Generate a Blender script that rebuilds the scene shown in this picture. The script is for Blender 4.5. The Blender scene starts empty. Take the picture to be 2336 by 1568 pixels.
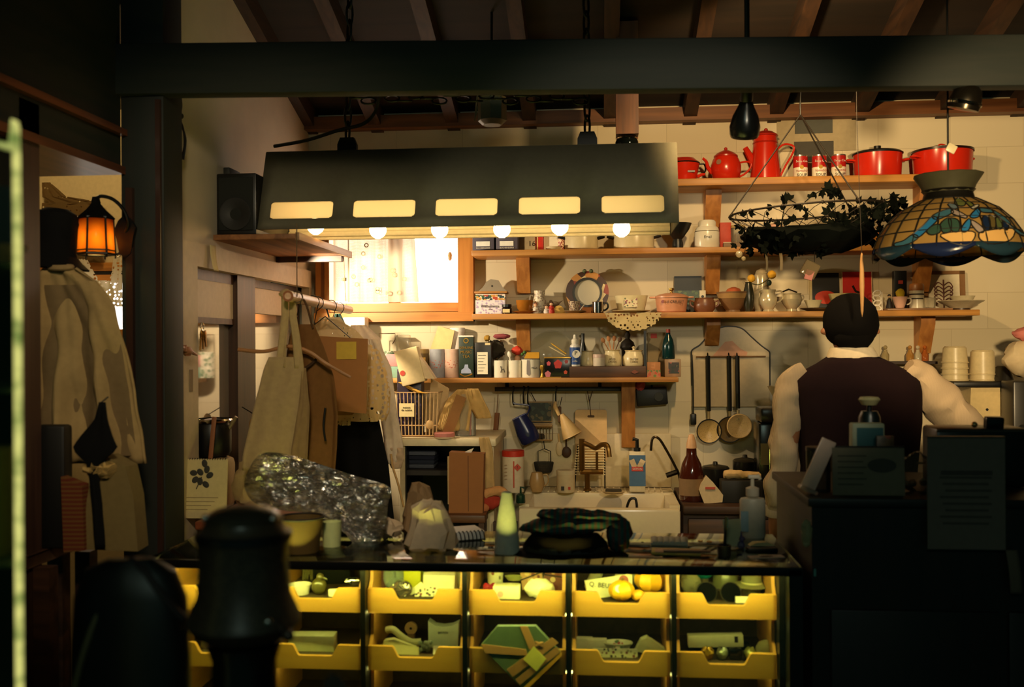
import bpy, bmesh, math, random
from math import pi, sin, cos, radians, atan2, sqrt
from mathutils import Vector, Matrix, noise as MN

# ------------------------------------------------------------------ camera, world, light, exposure
SC = bpy.context.scene
COL = SC.collection
RND = random.Random(11)
F = 2271.0                                    # focal length in pixels of the 2336 x 1568 frame (35 mm lens)
CAM = Vector((0, 0, 1.5))
MR = Matrix.Rotation(radians(5.0), 3, 'Z') @ Matrix.Rotation(pi / 2, 3, 'X') @ Matrix.Rotation(-0.0062, 3, 'Z')
cd = bpy.data.cameras.new('camera')
cd.sensor_width = 36; cd.lens = 36 * F / 2336; cd.clip_start = 0.05
cd.dof.use_dof = True; cd.dof.focus_distance = 4.1; cd.dof.aperture_fstop = 3.2
cam = bpy.data.objects.new('camera', cd); COL.objects.link(cam)
cam.location = CAM; cam.rotation_euler = MR.to_euler()
SC.camera = cam
SC.view_settings.view_transform = 'Standard'; SC.view_settings.look = 'None'
SC.view_settings.gamma = 1; SC.view_settings.use_curve_mapping = False
SC.view_settings.exposure = 0.0
SC.cycles.max_bounces = 7; SC.cycles.diffuse_bounces = 3; SC.cycles.glossy_bounces = 3
SC.cycles.transmission_bounces = 6; SC.cycles.transparent_max_bounces = 12
SC.cycles.use_denoising = True; SC.cycles.sample_clamp_indirect = 4.0
SC.cycles.caustics_reflective = False; SC.cycles.caustics_refractive = False

wd = bpy.data.worlds.new('room_dusk'); SC.world = wd; wd.use_nodes = True
wd.node_tree.nodes['Background'].inputs[0].default_value = (0.008, 0.033, 0.025, 1)
wd.node_tree.nodes['Background'].inputs[1].default_value = 0.7

def lamp(name, kind, loc, power, col, size=0.05, aim=None, size_y=None, spot=None, blend=0.5):
    l = bpy.data.lights.new(name, kind); l.energy = power; l.color = col
    if kind == 'AREA':
        l.size = size
        if size_y: l.shape = 'RECTANGLE'; l.size_y = size_y
    else: l.shadow_soft_size = size
    if spot: l.spot_size = radians(spot); l.spot_blend = blend
    o = bpy.data.objects.new(name, l); COL.objects.link(o); o.location = loc
    if aim is not None: o.rotation_euler = (Vector(aim) - Vector(loc)).to_track_quat('-Z', 'Y').to_euler()
    return o

WARM = (1.0, 0.66, 0.29)
lamp('bell_spot_light', 'SPOT', (0.46, 3.13, 2.40), 42, WARM, 0.03, (1.0, 4.4, 1.85), spot=128, blend=.4)
lamp('hood_front_fill', 'SPOT', (0.7, 0.6, 2.2), 78, (1.0, 0.86, 0.6), 0.1, (0.12, 3.35, 1.62), spot=35, blend=.3)  # unseen fill spot, its cone set to light the hood's front face
lamp('shop_side_light', 'SPOT', (0.85, 1.0, 1.86), 270, (1.0, 0.72, 0.36), 0.06, (1.62, 4.4, 1.86), spot=38, blend=.5)
lamp('black_lift_fill', 'POINT', (-0.1, -0.6, 2.4), 15, (0.74, 1.0, 0.80), 0.25)  # added greenish point fill behind the camera that lifts the blacks
lamp('under_window_fill', 'SPOT', (-1.19, 3.72, 1.79), 50, (1.0, 0.80, 0.52), 0.02, (-0.62, 4.40, 1.52), spot=84, blend=.22)  # added spot without a fitting, brightens the wall under the window
lamp('garment_fill', 'SPOT', (-0.35, 0.7, 2.45), 74, (1.0, 0.78, 0.48), 0.12, (-1.1, 3.0, 1.35), spot=46, blend=.6)  # warm fill added out of view for the cape and hanging clothes
lamp('side_room_fill', 'POINT', (-2.0, 3.3, 2.35), 11, (1.0, 0.74, 0.36), 0.08)  # unseen point fill that brightens the side room

# ------------------------------------------------------------------ photo geometry
def ray(x, y): return MR @ Vector(((x - 1168) / F, (784 - y) / F, -1))
def PY(x, y, Y): r = ray(x, y); return CAM + r * (Y / r.y)
def PX(x, y, X): r = ray(x, y); return CAM + r * (X / r.x)
def proj(p):
    v = MR.transposed() @ (Vector(p) - CAM); return 1168 - F * v.x / v.z, 784 + F * v.y / v.z, -v.z
def on(x, Y, z):
    y = 784
    for _ in range(4):
        X = PY(x, y, Y).x; y = proj((X, Y, z))[1]
    return Vector((X, Y, z))
def zat(x, y, Y): return PY(x, y, Y).z

# ------------------------------------------------------------------ shapes: (verts, faces) in pixel units, scaled when linked
def add(*gs):
    V, Fc = [], []
    for g in gs:
        n = len(V); V += g[0]; Fc += [tuple(i + n for i in f) for f in g[1]]
    return V, Fc
def xf(g, loc=(0, 0, 0), rot=(0, 0, 0), s=1.0):
    from mathutils import Euler
    e = Euler(rot).to_matrix(); l = Vector(loc)
    sc = Vector((s, s, s)) if not hasattr(s, '__len__') else Vector(s)
    return [tuple(e @ Vector((v[0] * sc.x, v[1] * sc.y, v[2] * sc.z)) + l) for v in g[0]], list(g[1])
def lathe(prof, seg=22, sx=1, sy=1, caps=True, c=(0, 0)):
    V, Fc = [], []
    for r, z in prof:
        for k in range(seg):
            a = 2 * pi * k / seg; V.append((c[0] + max(r, .01) * cos(a) * sx, c[1] + max(r, .01) * sin(a) * sy, z))
    n = len(prof)
    for i in range(n - 1):
        for k in range(seg):
            k2 = (k + 1) % seg
            Fc.append((i * seg + k, i * seg + k2, (i + 1) * seg + k2, (i + 1) * seg + k))
    if caps:
        Fc.append(tuple(reversed(range(seg)))); Fc.append(tuple((n - 1) * seg + k for k in range(seg)))
    return V, Fc
def box(x0, x1, y0, y1, z0, z1, b=0.0):
    if b <= 0:
        V = [(x, y, z) for z in (z0, z1) for y in (y0, y1) for x in (x0, x1)]
        return V, [(0, 2, 3, 1), (4, 5, 7, 6), (0, 1, 5, 4), (2, 6, 7, 3), (0, 4, 6, 2), (1, 3, 7, 5)]
    bm = bmesh.new(); bmesh.ops.create_cube(bm, size=1)
    for v in bm.verts: v.co = ((x0 + x1) / 2 + v.co.x * (x1 - x0), (y0 + y1) / 2 + v.co.y * (y1 - y0), (z0 + z1) / 2 + v.co.z * (z1 - z0))
    b = min(b, abs(x1 - x0) * .45, abs(y1 - y0) * .45, abs(z1 - z0) * .45)
    bmesh.ops.bevel(bm, geom=bm.edges[:], offset=b, segments=2, affect='EDGES', profile=0.5)
    bm.verts.index_update()
    g = [tuple(v.co) for v in bm.verts], [tuple(v.index for v in f.verts) for f in bm.faces]
    bm.free(); return g
def tube(pts, r, seg=8, closed=False):
    P = [Vector(p) for p in pts]; n = len(P); V, Fc = [], []
    rs = r if hasattr(r, '__len__') else [r] * n
    up = None
    for i in range(n):
        a = P[(i - 1) % n] if (closed or i > 0) else P[i]; b = P[(i + 1) % n] if (closed or i < n - 1) else P[i]
        t = (b - a).normalized() if (b - a).length > 1e-9 else Vector((0, 0, 1))
        if up is None: up = t.orthogonal().normalized()
        up = (up - t * up.dot(t)); up = up.normalized() if up.length > 1e-6 else t.orthogonal().normalized()
        w = t.cross(up)
        for k in range(seg):
            q = 2 * pi * k / seg; V.append(tuple(P[i] + (up * cos(q) + w * sin(q)) * rs[i]))
    for i in range(n if closed else n - 1):
        j = (i + 1) % n
        for k in range(seg):
            k2 = (k + 1) % seg; Fc.append((i * seg + k, i * seg + k2, j * seg + k2, j * seg + k))
    if not closed:
        Fc.append(tuple(reversed(range(seg)))); Fc.append(tuple((n - 1) * seg + k for k in range(seg)))
    return V, Fc
def smooth(pts, n=6, closed=False):
    P = [Vector(p) for p in pts]; out = []; m = len(P)
    for i in range(m if closed else m - 1):
        if closed: p0, p1, p2, p3 = P[i - 1], P[i], P[(i + 1) % m], P[(i + 2) % m]
        else: p0, p1, p2, p3 = P[max(i - 1, 0)], P[i], P[i + 1], P[min(i + 2, m - 1)]
        for k in range(n):
            t = k / n
            out.append(0.5 * ((2 * p1) + (p2 - p0) * t + (2 * p0 - 5 * p1 + 4 * p2 - p3) * t * t + (3 * p1 - p0 - 3 * p2 + p3) * t ** 3))
    if not closed: out.append(P[-1])
    return out
def prism(poly, y0, y1):
    """outline in x, z pushed from y0 to y1"""
    n = len(poly); V = [(p[0], y0, p[1]) for p in poly] + [(p[0], y1, p[1]) for p in poly]
    Fc = [tuple(range(n)), tuple(reversed(range(n, 2 * n)))]
    for i in range(n): j = (i + 1) % n; Fc.append((i, n + i, n + j, j))
    return V, Fc
def sheet(fn, nu, nv):
    V = [tuple(fn(i / nu, j / nv)) for j in range(nv + 1) for i in range(nu + 1)]
    Fc = [(j * (nu + 1) + i, j * (nu + 1) + i + 1, (j + 1) * (nu + 1) + i + 1, (j + 1) * (nu + 1) + i) for j in range(nv) for i in range(nu)]
    return V, Fc
def ball(r, c=(0, 0, 0), seg=16, rings=10, s=(1, 1, 1)):
    pr = [(r * sin(pi * i / rings), -r * cos(pi * i / rings)) for i in range(rings + 1)]
    V, Fc = lathe(pr, seg)
    return [(v[0] * s[0] + c[0], v[1] * s[1] + c[1], v[2] * s[2] + c[2]) for v in V], Fc
def crumple(g, amp, fr, seed=0.0):
    out = []
    for v in g[0]:
        q = Vector(v) * fr + Vector((seed, seed * 1.7, -seed))
        d = MN.noise_vector(q) + MN.noise_vector(q * 2.3) * .5
        out.append((v[0] + d.x * amp, v[1] + d.y * amp, v[2] + d.z * amp))
    return out, g[1]
def rrect(w, h, r, n=4, x0=0, z0=0):
    p = []
    for cx, cz, a0 in ((w / 2 - r, h / 2 - r, 0), (-w / 2 + r, h / 2 - r, 90), (-w / 2 + r, -h / 2 + r, 180), (w / 2 - r, -h / 2 + r, 270)):
        for k in range(n + 1):
            a = radians(a0 + 90 * k / n); p.append((x0 + cx + r * cos(a), z0 + cz + r * sin(a)))
    return p

# ------------------------------------------------------------------ materials
def lin(c): return tuple(((v / 255) / 12.92 if v <= 10 else ((v / 255 + .055) / 1.055) ** 2.4) for v in c) + (1,)
MATS = {}
def base(name):
    M = bpy.data.materials.new(name); M.use_nodes = True; nt = M.node_tree
    return M, nt, nt.nodes['Principled BSDF']
def m(r, g, b, rough=.5, metal=0.0, var=.12, sc=60.0, spec=.5):
    """plain colour with a little mottling"""
    k = (r, g, b, rough, metal, var, sc, spec)
    if k in MATS: return MATS[k]
    M, nt, p = base('paint_%d_%d_%d' % (r, g, b))
    p.inputs['Roughness'].default_value = rough; p.inputs['Metallic'].default_value = metal
    p.inputs['Specular IOR Level'].default_value = spec
    if var > 0:
        tc = nt.nodes.new('ShaderNodeTexCoord'); nz = nt.nodes.new('ShaderNodeTexNoise'); mx = nt.nodes.new('ShaderNodeMix')
        mx.data_type = 'RGBA'; nz.inputs['Scale'].default_value = sc; nz.inputs['Detail'].default_value = 2
        nt.links.new(tc.outputs['Object'], nz.inputs['Vector']); nt.links.new(nz.outputs['Fac'], mx.inputs['Factor'])
        c = lin((r, g, b))
        mx.inputs[6].default_value = tuple(v * (1 - var) for v in c[:3]) + (1,); mx.inputs[7].default_value = tuple(min(1, v * (1 + var)) for v in c[:3]) + (1,)
        nt.links.new(mx.outputs[2], p.inputs['Base Color'])
    else: p.inputs['Base Color'].default_value = lin((r, g, b))
    MATS[k] = M; return M
def wood(a, b, axis='X', rough=.55, scale=14.0):
    k = ('wood', a, b, axis, rough, scale)
    if k in MATS: return MATS[k]
    M, nt, p = base('wood_grain'); N = nt.nodes; Lk = nt.links
    tc = N.new('ShaderNodeTexCoord'); mp = N.new('ShaderNodeMapping'); nz = N.new('ShaderNodeTexNoise'); cr = N.new('ShaderNodeValToRGB')
    s = {'X': (.06, 1, 1), 'Y': (1, .06, 1), 'Z': (1, 1, .06)}[axis]
    mp.inputs['Scale'].default_value = tuple(v * scale for v in s)
    nz.inputs['Scale'].default_value = 2.2; nz.inputs['Detail'].default_value = 5; nz.inputs['Distortion'].default_value = .6
    cr.color_ramp.elements[0].position = .32; cr.color_ramp.elements[1].position = .68
    cr.color_ramp.elements[0].color = lin(a); cr.color_ramp.elements[1].color = lin(b)
    Lk.new(tc.outputs['Object'], mp.inputs['Vector']); Lk.new(mp.outputs[0], nz.inputs['Vector']); Lk.new(nz.outputs['Fac'], cr.inputs[0])
    Lk.new(cr.outputs[0], p.inputs['Base Color']); p.inputs['Roughness'].default_value = rough
    MATS[k] = M; return M
def glass(r, g, b, alpha=.25, rough=.05):
    """thin clear or tinted glass: mostly see-through, with a shiny coat"""
    k = ('glass', r, g, b, alpha, rough)
    if k in MATS: return MATS[k]
    M, nt, p = base('tinted_glass'); N = nt.nodes; Lk = nt.links
    p.inputs['Base Color'].default_value = lin((r, g, b)); p.inputs['Roughness'].default_value = rough
    tr = N.new('ShaderNodeBsdfTransparent'); tr.inputs[0].default_value = tuple(.7 + .3 * v for v in lin((r, g, b))[:3]) + (1,)
    fr = N.new('ShaderNodeFresnel'); fr.inputs[0].default_value = 1.45
    ad = N.new('ShaderNodeMath'); ad.operation = 'ADD'; ad.use_clamp = True; ad.inputs[1].default_value = alpha
    mx = N.new('ShaderNodeMixShader'); out = N['Material Output']
    Lk.new(fr.outputs[0], ad.inputs[0]); Lk.new(ad.outputs[0], mx.inputs[0]); Lk.new(tr.outputs[0], mx.inputs[1]); Lk.new(p.outputs[0], mx.inputs[2])
    Lk.new(mx.outputs[0], out.inputs[0]); MATS[k] = M; return M
def glow(r, g, b, s):
    k = ('glow', r, g, b, s)
    if k in MATS: return MATS[k]
    M, nt, p = base('lit_glass'); p.inputs['Base Color'].default_value = lin((r, g, b)); p.inputs['Roughness'].default_value = .3
    p.inputs['Emission Color'].default_value = lin((r, g, b)); p.inputs['Emission Strength'].default_value = s
    MATS[k] = M; return M
def spots(bg, cols, sc=40.0, dens=.45, rough=.4):
    """printed pattern: scattered blots of several colours on a ground"""
    k = ('spots', bg, tuple(cols), sc, dens)
    if k in MATS: return MATS[k]
    M, nt, p = base('printed_pattern'); N = nt.nodes; Lk = nt.links
    tc = N.new('ShaderNodeTexCoord'); vo = N.new('ShaderNodeTexVoronoi'); cr = N.new('ShaderNodeValToRGB'); ct = N.new('ShaderNodeMath'); mx = N.new('ShaderNodeMix')
    mx.data_type = 'RGBA'; vo.inputs['Scale'].default_value = sc; ct.operation = 'LESS_THAN'; ct.inputs[1].default_value = dens
    sp = N.new('ShaderNodeSeparateColor'); Lk.new(tc.outputs['Object'], vo.inputs['Vector']); Lk.new(vo.outputs['Color'], sp.inputs[0]); Lk.new(sp.outputs[0], cr.inputs[0])
    cr.color_ramp.interpolation = 'CONSTANT'
    while len(cr.color_ramp.elements) < len(cols): cr.color_ramp.elements.new(.5)
    for i, c in enumerate(cols): cr.color_ramp.elements[i].position = i / len(cols); cr.color_ramp.elements[i].color = lin(c)
    Lk.new(vo.outputs['Distance'], ct.inputs[0]); Lk.new(ct.outputs[0], mx.inputs['Factor']); mx.inputs[6].default_value = lin(bg); Lk.new(cr.outputs[0], mx.inputs[7])
    Lk.new(mx.outputs[2], p.inputs['Base Color']); p.inputs['Roughness'].default_value = rough
    MATS[k] = M; return M
def lace(r, g, b, sc=120.0, hole=.34, trans=.5, kind='voronoi'):
    """openwork cloth: real holes between threads, light passes through"""
    k = ('lace', r, g, b, sc, hole, kind)
    if k in MATS: return MATS[k]
    M, nt, p = base('openwork_cloth'); N = nt.nodes; Lk = nt.links
    p.inputs['Base Color'].default_value = lin((r, g, b)); p.inputs['Roughness'].default_value = .9
    tl = N.new('ShaderNodeBsdfTranslucent'); tl.inputs[0].default_value = lin((r, g, b))
    m1 = N.new('ShaderNodeMixShader'); m1.inputs[0].default_value = trans
    tr = N.new('ShaderNodeBsdfTransparent'); m2 = N.new('ShaderNodeMixShader'); out = N['Material Output']
    tc = N.new('ShaderNodeTexCoord'); lt = N.new('ShaderNodeMath'); lt.operation = 'LESS_THAN'; lt.inputs[1].default_value = hole
    if kind == 'voronoi':
        vo = N.new('ShaderNodeTexVoronoi'); vo.inputs['Scale'].default_value = sc; vo.inputs['Randomness'].default_value = .55
        Lk.new(tc.outputs['Object'], vo.inputs['Vector']); Lk.new(vo.outputs['Distance'], lt.inputs[0])
    else:
        w = []
        for ax in 'XZ':
            wv = N.new('ShaderNodeTexWave'); wv.bands_direction = ax; wv.inputs['Scale'].default_value = sc; Lk.new(tc.outputs['Object'], wv.inputs['Vector']); w.append(wv)
        mxm = N.new('ShaderNodeMath'); mxm.operation = 'MAXIMUM'
        Lk.new(w[0].outputs['Fac'], mxm.inputs[0]); Lk.new(w[1].outputs['Fac'], mxm.inputs[1]); Lk.new(mxm.outputs[0], lt.inputs[0])
    Lk.new(p.outputs[0], m1.inputs[1]); Lk.new(tl.outputs[0], m1.inputs[2])
    Lk.new(lt.outputs[0], m2.inputs[0]); Lk.new(m1.outputs[0], m2.inputs[1]); Lk.new(tr.outputs[0], m2.inputs[2]); Lk.new(m2.outputs[0], out.inputs[0])
    MATS[k] = M; return M
def cloth(r, g, b, trans=.25, rough=.95, stripe=None, sc=60.0):
    k = ('cloth', r, g, b, trans, stripe, sc)
    if k in MATS: return MATS[k]
    M, nt, p = base('woven_cloth'); N = nt.nodes; Lk = nt.links
    p.inputs['Roughness'].default_value = rough; p.inputs['Specular IOR Level'].default_value = .15
    tc = N.new('ShaderNodeTexCoord'); mx = N.new('ShaderNodeMix'); mx.data_type = 'RGBA'
    c = lin((r, g, b))
    if stripe:
        wv = N.new('ShaderNodeTexWave'); wv.bands_direction = stripe[0]; wv.inputs['Scale'].default_value = sc; Lk.new(tc.outputs['Object'], wv.inputs['Vector'])
        Lk.new(wv.outputs['Fac'], mx.inputs['Factor']); mx.inputs[6].default_value = c; mx.inputs[7].default_value = lin(stripe[1])
    else:
        nz = N.new('ShaderNodeTexNoise'); nz.inputs['Scale'].default_value = sc; Lk.new(tc.outputs['Object'], nz.inputs['Vector'])
        Lk.new(nz.outputs['Fac'], mx.inputs['Factor']); mx.inputs[6].default_value = tuple(v * .82 for v in c[:3]) + (1,); mx.inputs[7].default_value = tuple(min(1, v * 1.12) for v in c[:3]) + (1,)
    Lk.new(mx.outputs[2], p.inputs['Base Color'])
    if trans > 0:
        tl = N.new('ShaderNodeBsdfTranslucent'); Lk.new(mx.outputs[2], tl.inputs[0]); m1 = N.new('ShaderNodeMixShader'); m1.inputs[0].default_value = trans
        Lk.new(p.outputs[0], m1.inputs[1]); Lk.new(tl.outputs[0], m1.inputs[2]); Lk.new(m1.outputs[0], N['Material Output'].inputs[0])
    MATS[k] = M; return M

# ------------------------------------------------------------------ linking
def mesh_of(name, g, mat, u, solid=0, bend=None, sub=0, sharp=.6):
    me = bpy.data.meshes.new(name)
    me.from_pydata([(v[0] * u, v[1] * u, v[2] * u) for v in g[0]], [], [f for f in g[1]])
    me.validate(); bm = bmesh.new(); bm.from_mesh(me)
    bmesh.ops.recalc_face_normals(bm, faces=bm.faces[:]); bm.to_mesh(me); bm.free()
    me.materials.append(mat)
    me.polygons.foreach_set('use_smooth', [True] * len(me.polygons))
    try: me.set_sharp_from_angle(angle=sharp)
    except Exception: pass
    o = bpy.data.objects.new(name, me); COL.objects.link(o)
    if solid:
        md = o.modifiers.new('thickness', 'SOLIDIFY'); md.thickness = solid; md.offset = 0
    if sub:
        md = o.modifiers.new('smooth', 'SUBSURF'); md.levels = sub; md.render_levels = sub
    return o
def tag(o, label, cat, grp=None, kind=None):
    o['label'] = label; o['category'] = cat
    if grp: o['group'] = grp
    if kind: o['kind'] = kind
SUBPART = {'knob': ('lid',), 'printed_line': ('page', 'paper', 'paper_label'), 'lettering': ('paper_label', 'name_tag', 'label_card', 'page', 'white_field', 'red_patch', 'blue_label', 'warning_mark', 'stripe', 'carton', 'body'),
           'heading': ('paper',), 'emblem': ('paper', 'lid', 'body'), 'spigot_tap': ('spigot',), 'glint_ring': ('head',), 'band': ('crown', 'body'), 'hat_band': ('crown',), 'sticker': ('body',), 'gilt_rim': ('bowl',),
           'badge': ('body',), 'key_row': ('body',), 'pump_head': ('pump_stem',), 'red_stamp': ('bag',), 'rose_stamp': ('carton',), 'medallion': ('paper_label',), 'seal': ('paper_label', 'carton'), 'glaze_band': ('bowl',), 'bead': ('body',),
           'socket': ('bulb',), 'spiral': ('page', 'pages'), 'grass_print': ('card',), 'fruit': ('card',), 'sprig': ('card',), 'dot': ('card',), 'stamp': ('card',), 'grille': ('cabinet',), 'driver_cone': ('cabinet',), 'blossom_print': ('body',),
           'print': ('body', 'carton'), 'border': ('body',), 'slot': ('board', 'body'), 'crease': ('bag',), 'mouth': (), 'teal_panel': ('carton',), 'hands_print': ('blue_label',), 'rose_mark': ('carton',), 'rivet': ('handle',)}
class T:
    """one thing: loc is its base; shapes are in pixels at its depth (or metres when u=1)"""
    def __init__(s, name, label, cat, loc, grp=None, rz=0.0, u=None, rot=None):
        s.name, s.tags, s.loc = name, (label, cat, grp), Vector(loc)
        s.u = u if u else proj(loc)[2] / F
        s.rot = rot if rot else (0, 0, rz); s.root = None; s.named = {}
    def main(s, g, mat, **k):
        s.root = mesh_of(s.name, g, mat, s.u, **k); s._fin(); return s
    def _fin(s):
        s.root.location = s.loc; s.root.rotation_euler = s.rot; tag(s.root, *s.tags)
    def p(s, name, g, mat, label=None, par=None, **k):
        if s.root is None:
            s.root = bpy.data.objects.new(s.name, None); COL.objects.link(s.root); s.root.empty_display_size = .02; s._fin()
        o = mesh_of(name, g, mat, s.u, **k); o.parent = par if par else s.sub(name); s.named[name] = o
        if label: o['label'] = label
        return o
    def sub(s, name):
        for q in SUBPART.get(name, ()):
            o = s.named.get(q)
            if o and o.parent == s.root: return o
        return s.root
    def txt(s, body, size, loc, mat, rot=(pi / 2, 0, 0), par=None, name='lettering', align='CENTER', depth=.0004):
        c = bpy.data.curves.new(name, 'FONT'); c.body = body; c.size = size * s.u; c.align_x = align; c.align_y = 'CENTER'
        c.extrude = depth; c.resolution_u = 2; c.materials.append(mat)
        f = bpy.data.objects.new(name, c); me = bpy.data.meshes.new_from_object(f); bpy.data.objects.remove(f)
        o = bpy.data.objects.new(name, me); COL.objects.link(o); o.location = Vector(loc) * s.u; o.rotation_euler = rot
        o.parent = par if par else s.sub(name); return o
def st(name, g, mat, par=None, **k):
    """a piece of the setting, in metres"""
    o = mesh_of(name, g, mat, 1.0, **k); o['kind'] = 'structure'
    if par: o.parent = par
    return o
# ================================================================== the setting
YP = 2.80
YB = 4.40                                           # face of the back wall
XL = PY(706, 600, YB).x                             # face of the side wall with the glazed door
DARKWOOD = wood((30, 17, 11), (58, 36, 24), 'X', .5); DARKWOOD_Y = wood((30, 17, 11), (62, 38, 25), 'Y', .45); DARKWOOD_Z = wood((15, 25, 21), (28, 30, 25), 'Z', .7)
PINE = wood((164, 106, 44), (206, 148, 74), 'X', .5); PINE_Z = wood((150, 92, 38), (190, 128, 62), 'Z', .5)
ORANGE_Z = wood((176, 108, 36), (206, 136, 56), 'Z', .45); ORANGE_X = wood((176, 108, 36), (206, 136, 56), 'X', .45)
BLACK = m(14, 14, 14, .4); IRON = m(20, 20, 20, .45, .5)
WHITE = m(232, 224, 208, .5); CREAM = m(226, 212, 178, .4); CHROME = m(200, 198, 190, .12, 1, 0)

def wall_blocks():
    M, nt, p = base('painted_blocks'); N = nt.nodes; Lk = nt.links
    tc = N.new('ShaderNodeTexCoord'); sp = N.new('ShaderNodeSeparateXYZ'); cb = N.new('ShaderNodeCombineXYZ'); br = N.new('ShaderNodeTexBrick')
    Lk.new(tc.outputs['Object'], sp.inputs[0]); Lk.new(sp.outputs[0], cb.inputs[0]); Lk.new(sp.outputs[2], cb.inputs[1]); Lk.new(cb.outputs[0], br.inputs['Vector'])
    br.inputs['Scale'].default_value = 1; br.inputs['Brick Width'].default_value = .30; br.inputs['Row Height'].default_value = .155; br.inputs['Mortar Size'].default_value = .0015
    br.inputs['Color1'].default_value = lin((214, 200, 170)); br.inputs['Color2'].default_value = lin((206, 192, 160)); br.inputs['Mortar'].default_value = lin((190, 175, 145)); br.inputs['Mortar Smooth'].default_value = .4
    Lk.new(br.outputs[0], p.inputs['Base Color']); p.inputs['Roughness'].default_value = .6
    bp = N.new('ShaderNodeBump'); bp.inputs['Strength'].default_value = .25; bp.inputs['Distance'].default_value = .004; bp.invert = True; Lk.new(br.outputs['Fac'], bp.inputs['Height']); Lk.new(bp.outputs[0], p.inputs['Normal'])
    return M
PLASTER = m(206, 192, 168, .85, 0, .10, 9)
wx0, wx1 = PY(724, 640, YB).x, PY(1083, 640, YB).x; wz0, wz1 = zat(900, 735, YB), zat(900, 432, YB)
WB = wall_blocks()
st('wall_back', add(box(XL - .1, wx0, YB, YB + .15, 0, 2.62), box(wx1, 3.0, YB, YB + .15, 0, 2.62), box(wx0, wx1, YB, YB + .15, 0, wz0), box(wx0, wx1, YB, YB + .15, wz1, 2.62)), WB)
def cz(Y): return 2.535 + .31 * (YB - Y)           # underside of the sloping board ceiling
def slab(x0, x1, Y0, Y1, d0, d1):
    V = [(x, Y, cz(Y) + d) for d in (d0, d1) for Y in (Y0, Y1) for x in (x0, x1)]
    return V, [(0, 2, 3, 1), (4, 5, 7, 6), (0, 1, 5, 4), (2, 6, 7, 3), (0, 4, 6, 2), (1, 3, 7, 5)]
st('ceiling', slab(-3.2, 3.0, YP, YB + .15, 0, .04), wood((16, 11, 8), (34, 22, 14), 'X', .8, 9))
st('ceiling_shaded', slab(-3.2, 3.0, .3, YP, 0, .04), wood((8, 12, 10), (16, 18, 14), 'X', .8, 9))  # front bay in darker boards: its shade is put into the colour
RAFT = wood((36, 21, 11), (62, 38, 20), 'Y', .7); RAFT_SHADED = wood((8, 12, 10), (20, 18, 14), 'Y', .8)  # second set: same rafters nearer the camera, shade darkened into the wood
for i, px in enumerate((712, 862, 1036, 1210, 1392, 1572, 1765, 1957, 2148, 2320)):
    X = PY(px, 275, YB).x
    st('trim_%d' % (i + 1), slab(X - .028, X + .028, YP, YB, -.085, 0), RAFT); st('trim_%d' % (i + 40), slab(X - .028, X + .028, 1.0, YP, -.085, 0), RAFT_SHADED)
st('trim_20', box(XL, 3.0, YB - .07, YB, zat(1200, 291, YB), zat(1200, 262, YB)), wood((92, 52, 22), (130, 80, 38), 'X', .55))
# side wall with door, white casing and its two sliding glazed sashes
yn = PX(398, 600, XL).y; yd0, yd1 = PX(437, 600, XL).y, PX(703, 660, XL).y
zt = PX(428, 552, XL).z; th = .09
def wallslab(y0, y1, z0): return [(x, y, z) for x in (XL - th, XL) for (y, z) in ((y0, z0), (y1, z0), (y1, cz(y1)), (y0, cz(y0)))], [(0, 1, 2, 3), (7, 6, 5, 4), (0, 4, 5, 1), (1, 5, 6, 2), (2, 6, 7, 3), (3, 7, 4, 0)]
st('wall_left', add(wallslab(yn, YB, zt), box(XL - th, XL, yd1, YB, 0, zt), box(XL - th, XL, yn, yd0, 0, zt), box(XL - th, XL, yd0, yd1, 0, .85)), PLASTER)
CASE = m(196, 178, 150, .6, 0, .18, 30)
dr = st('door_1', add(box(XL - .02, XL + .018, yd0 - .0, yd1, zt - .075, zt), box(XL - .02, XL + .02, yn + .0, yd0, .86, zt), box(XL - .02, XL + .016, yd1 - .035, yd1, .86, zt)), CASE)
ym = PX(545, 700, XL).y; ym2 = PX(585, 700, XL).y
SASH = wood((40, 26, 18), (74, 48, 32), 'Z', .5)
zi = zt - .075
st('sash', add(box(XL - .06, XL - .02, yd0, ym2, zi - .035, zi), box(XL - .06, XL - .02, yd0, ym2, .86, .93)), SASH, dr)
st('sash', add(box(XL - .055, XL - .005, ym, ym2, .86, zi)), SASH, dr)
st('sash', add(box(XL - .07, XL - .03, ym2, yd1, zi - .03, zi), box(XL - .07, XL - .03, yd1 - .05, yd1 - .035, .86, zi), box(XL - .07, XL - .03, ym2, yd1, .86, .95)), SASH, dr)
RAIL = m(206, 190, 168, .6); st('sash_rail', box(XL - .05, XL - .022, yd0, ym, zi - .16, zi - .035), RAIL, dr); st('sash_rail', box(XL - .062, XL - .035, ym2, yd1 - .05, zi - .13, zi - .03), RAIL, dr)
st('batten', box(XL - .05, XL - .018, yd0, ym, zi - .18, zi - .16), SASH, dr)
def mirrorish():
    M, nt, p = base('reflecting_pane'); p.inputs['Base Color'].default_value = lin((190, 180, 176)); p.inputs['Roughness'].default_value = .06
    gl = nt.nodes.new('ShaderNodeBsdfGlossy'); gl.inputs['Roughness'].default_value = .05; gl.inputs['Color'].default_value = (.92, .88, .86, 1)
    df = nt.nodes.new('ShaderNodeBsdfDiffuse'); df.inputs[0].default_value = lin((150, 140, 132)); mx = nt.nodes.new('ShaderNodeMixShader'); mx.inputs[0].default_value = .52
    nt.links.new(df.outputs[0], mx.inputs[1]); nt.links.new(gl.outputs[0], mx.inputs[2]); nt.links.new(mx.outputs[0], nt.nodes['Material Output'].inputs[0]); return M
MIR = mirrorish()
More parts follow.
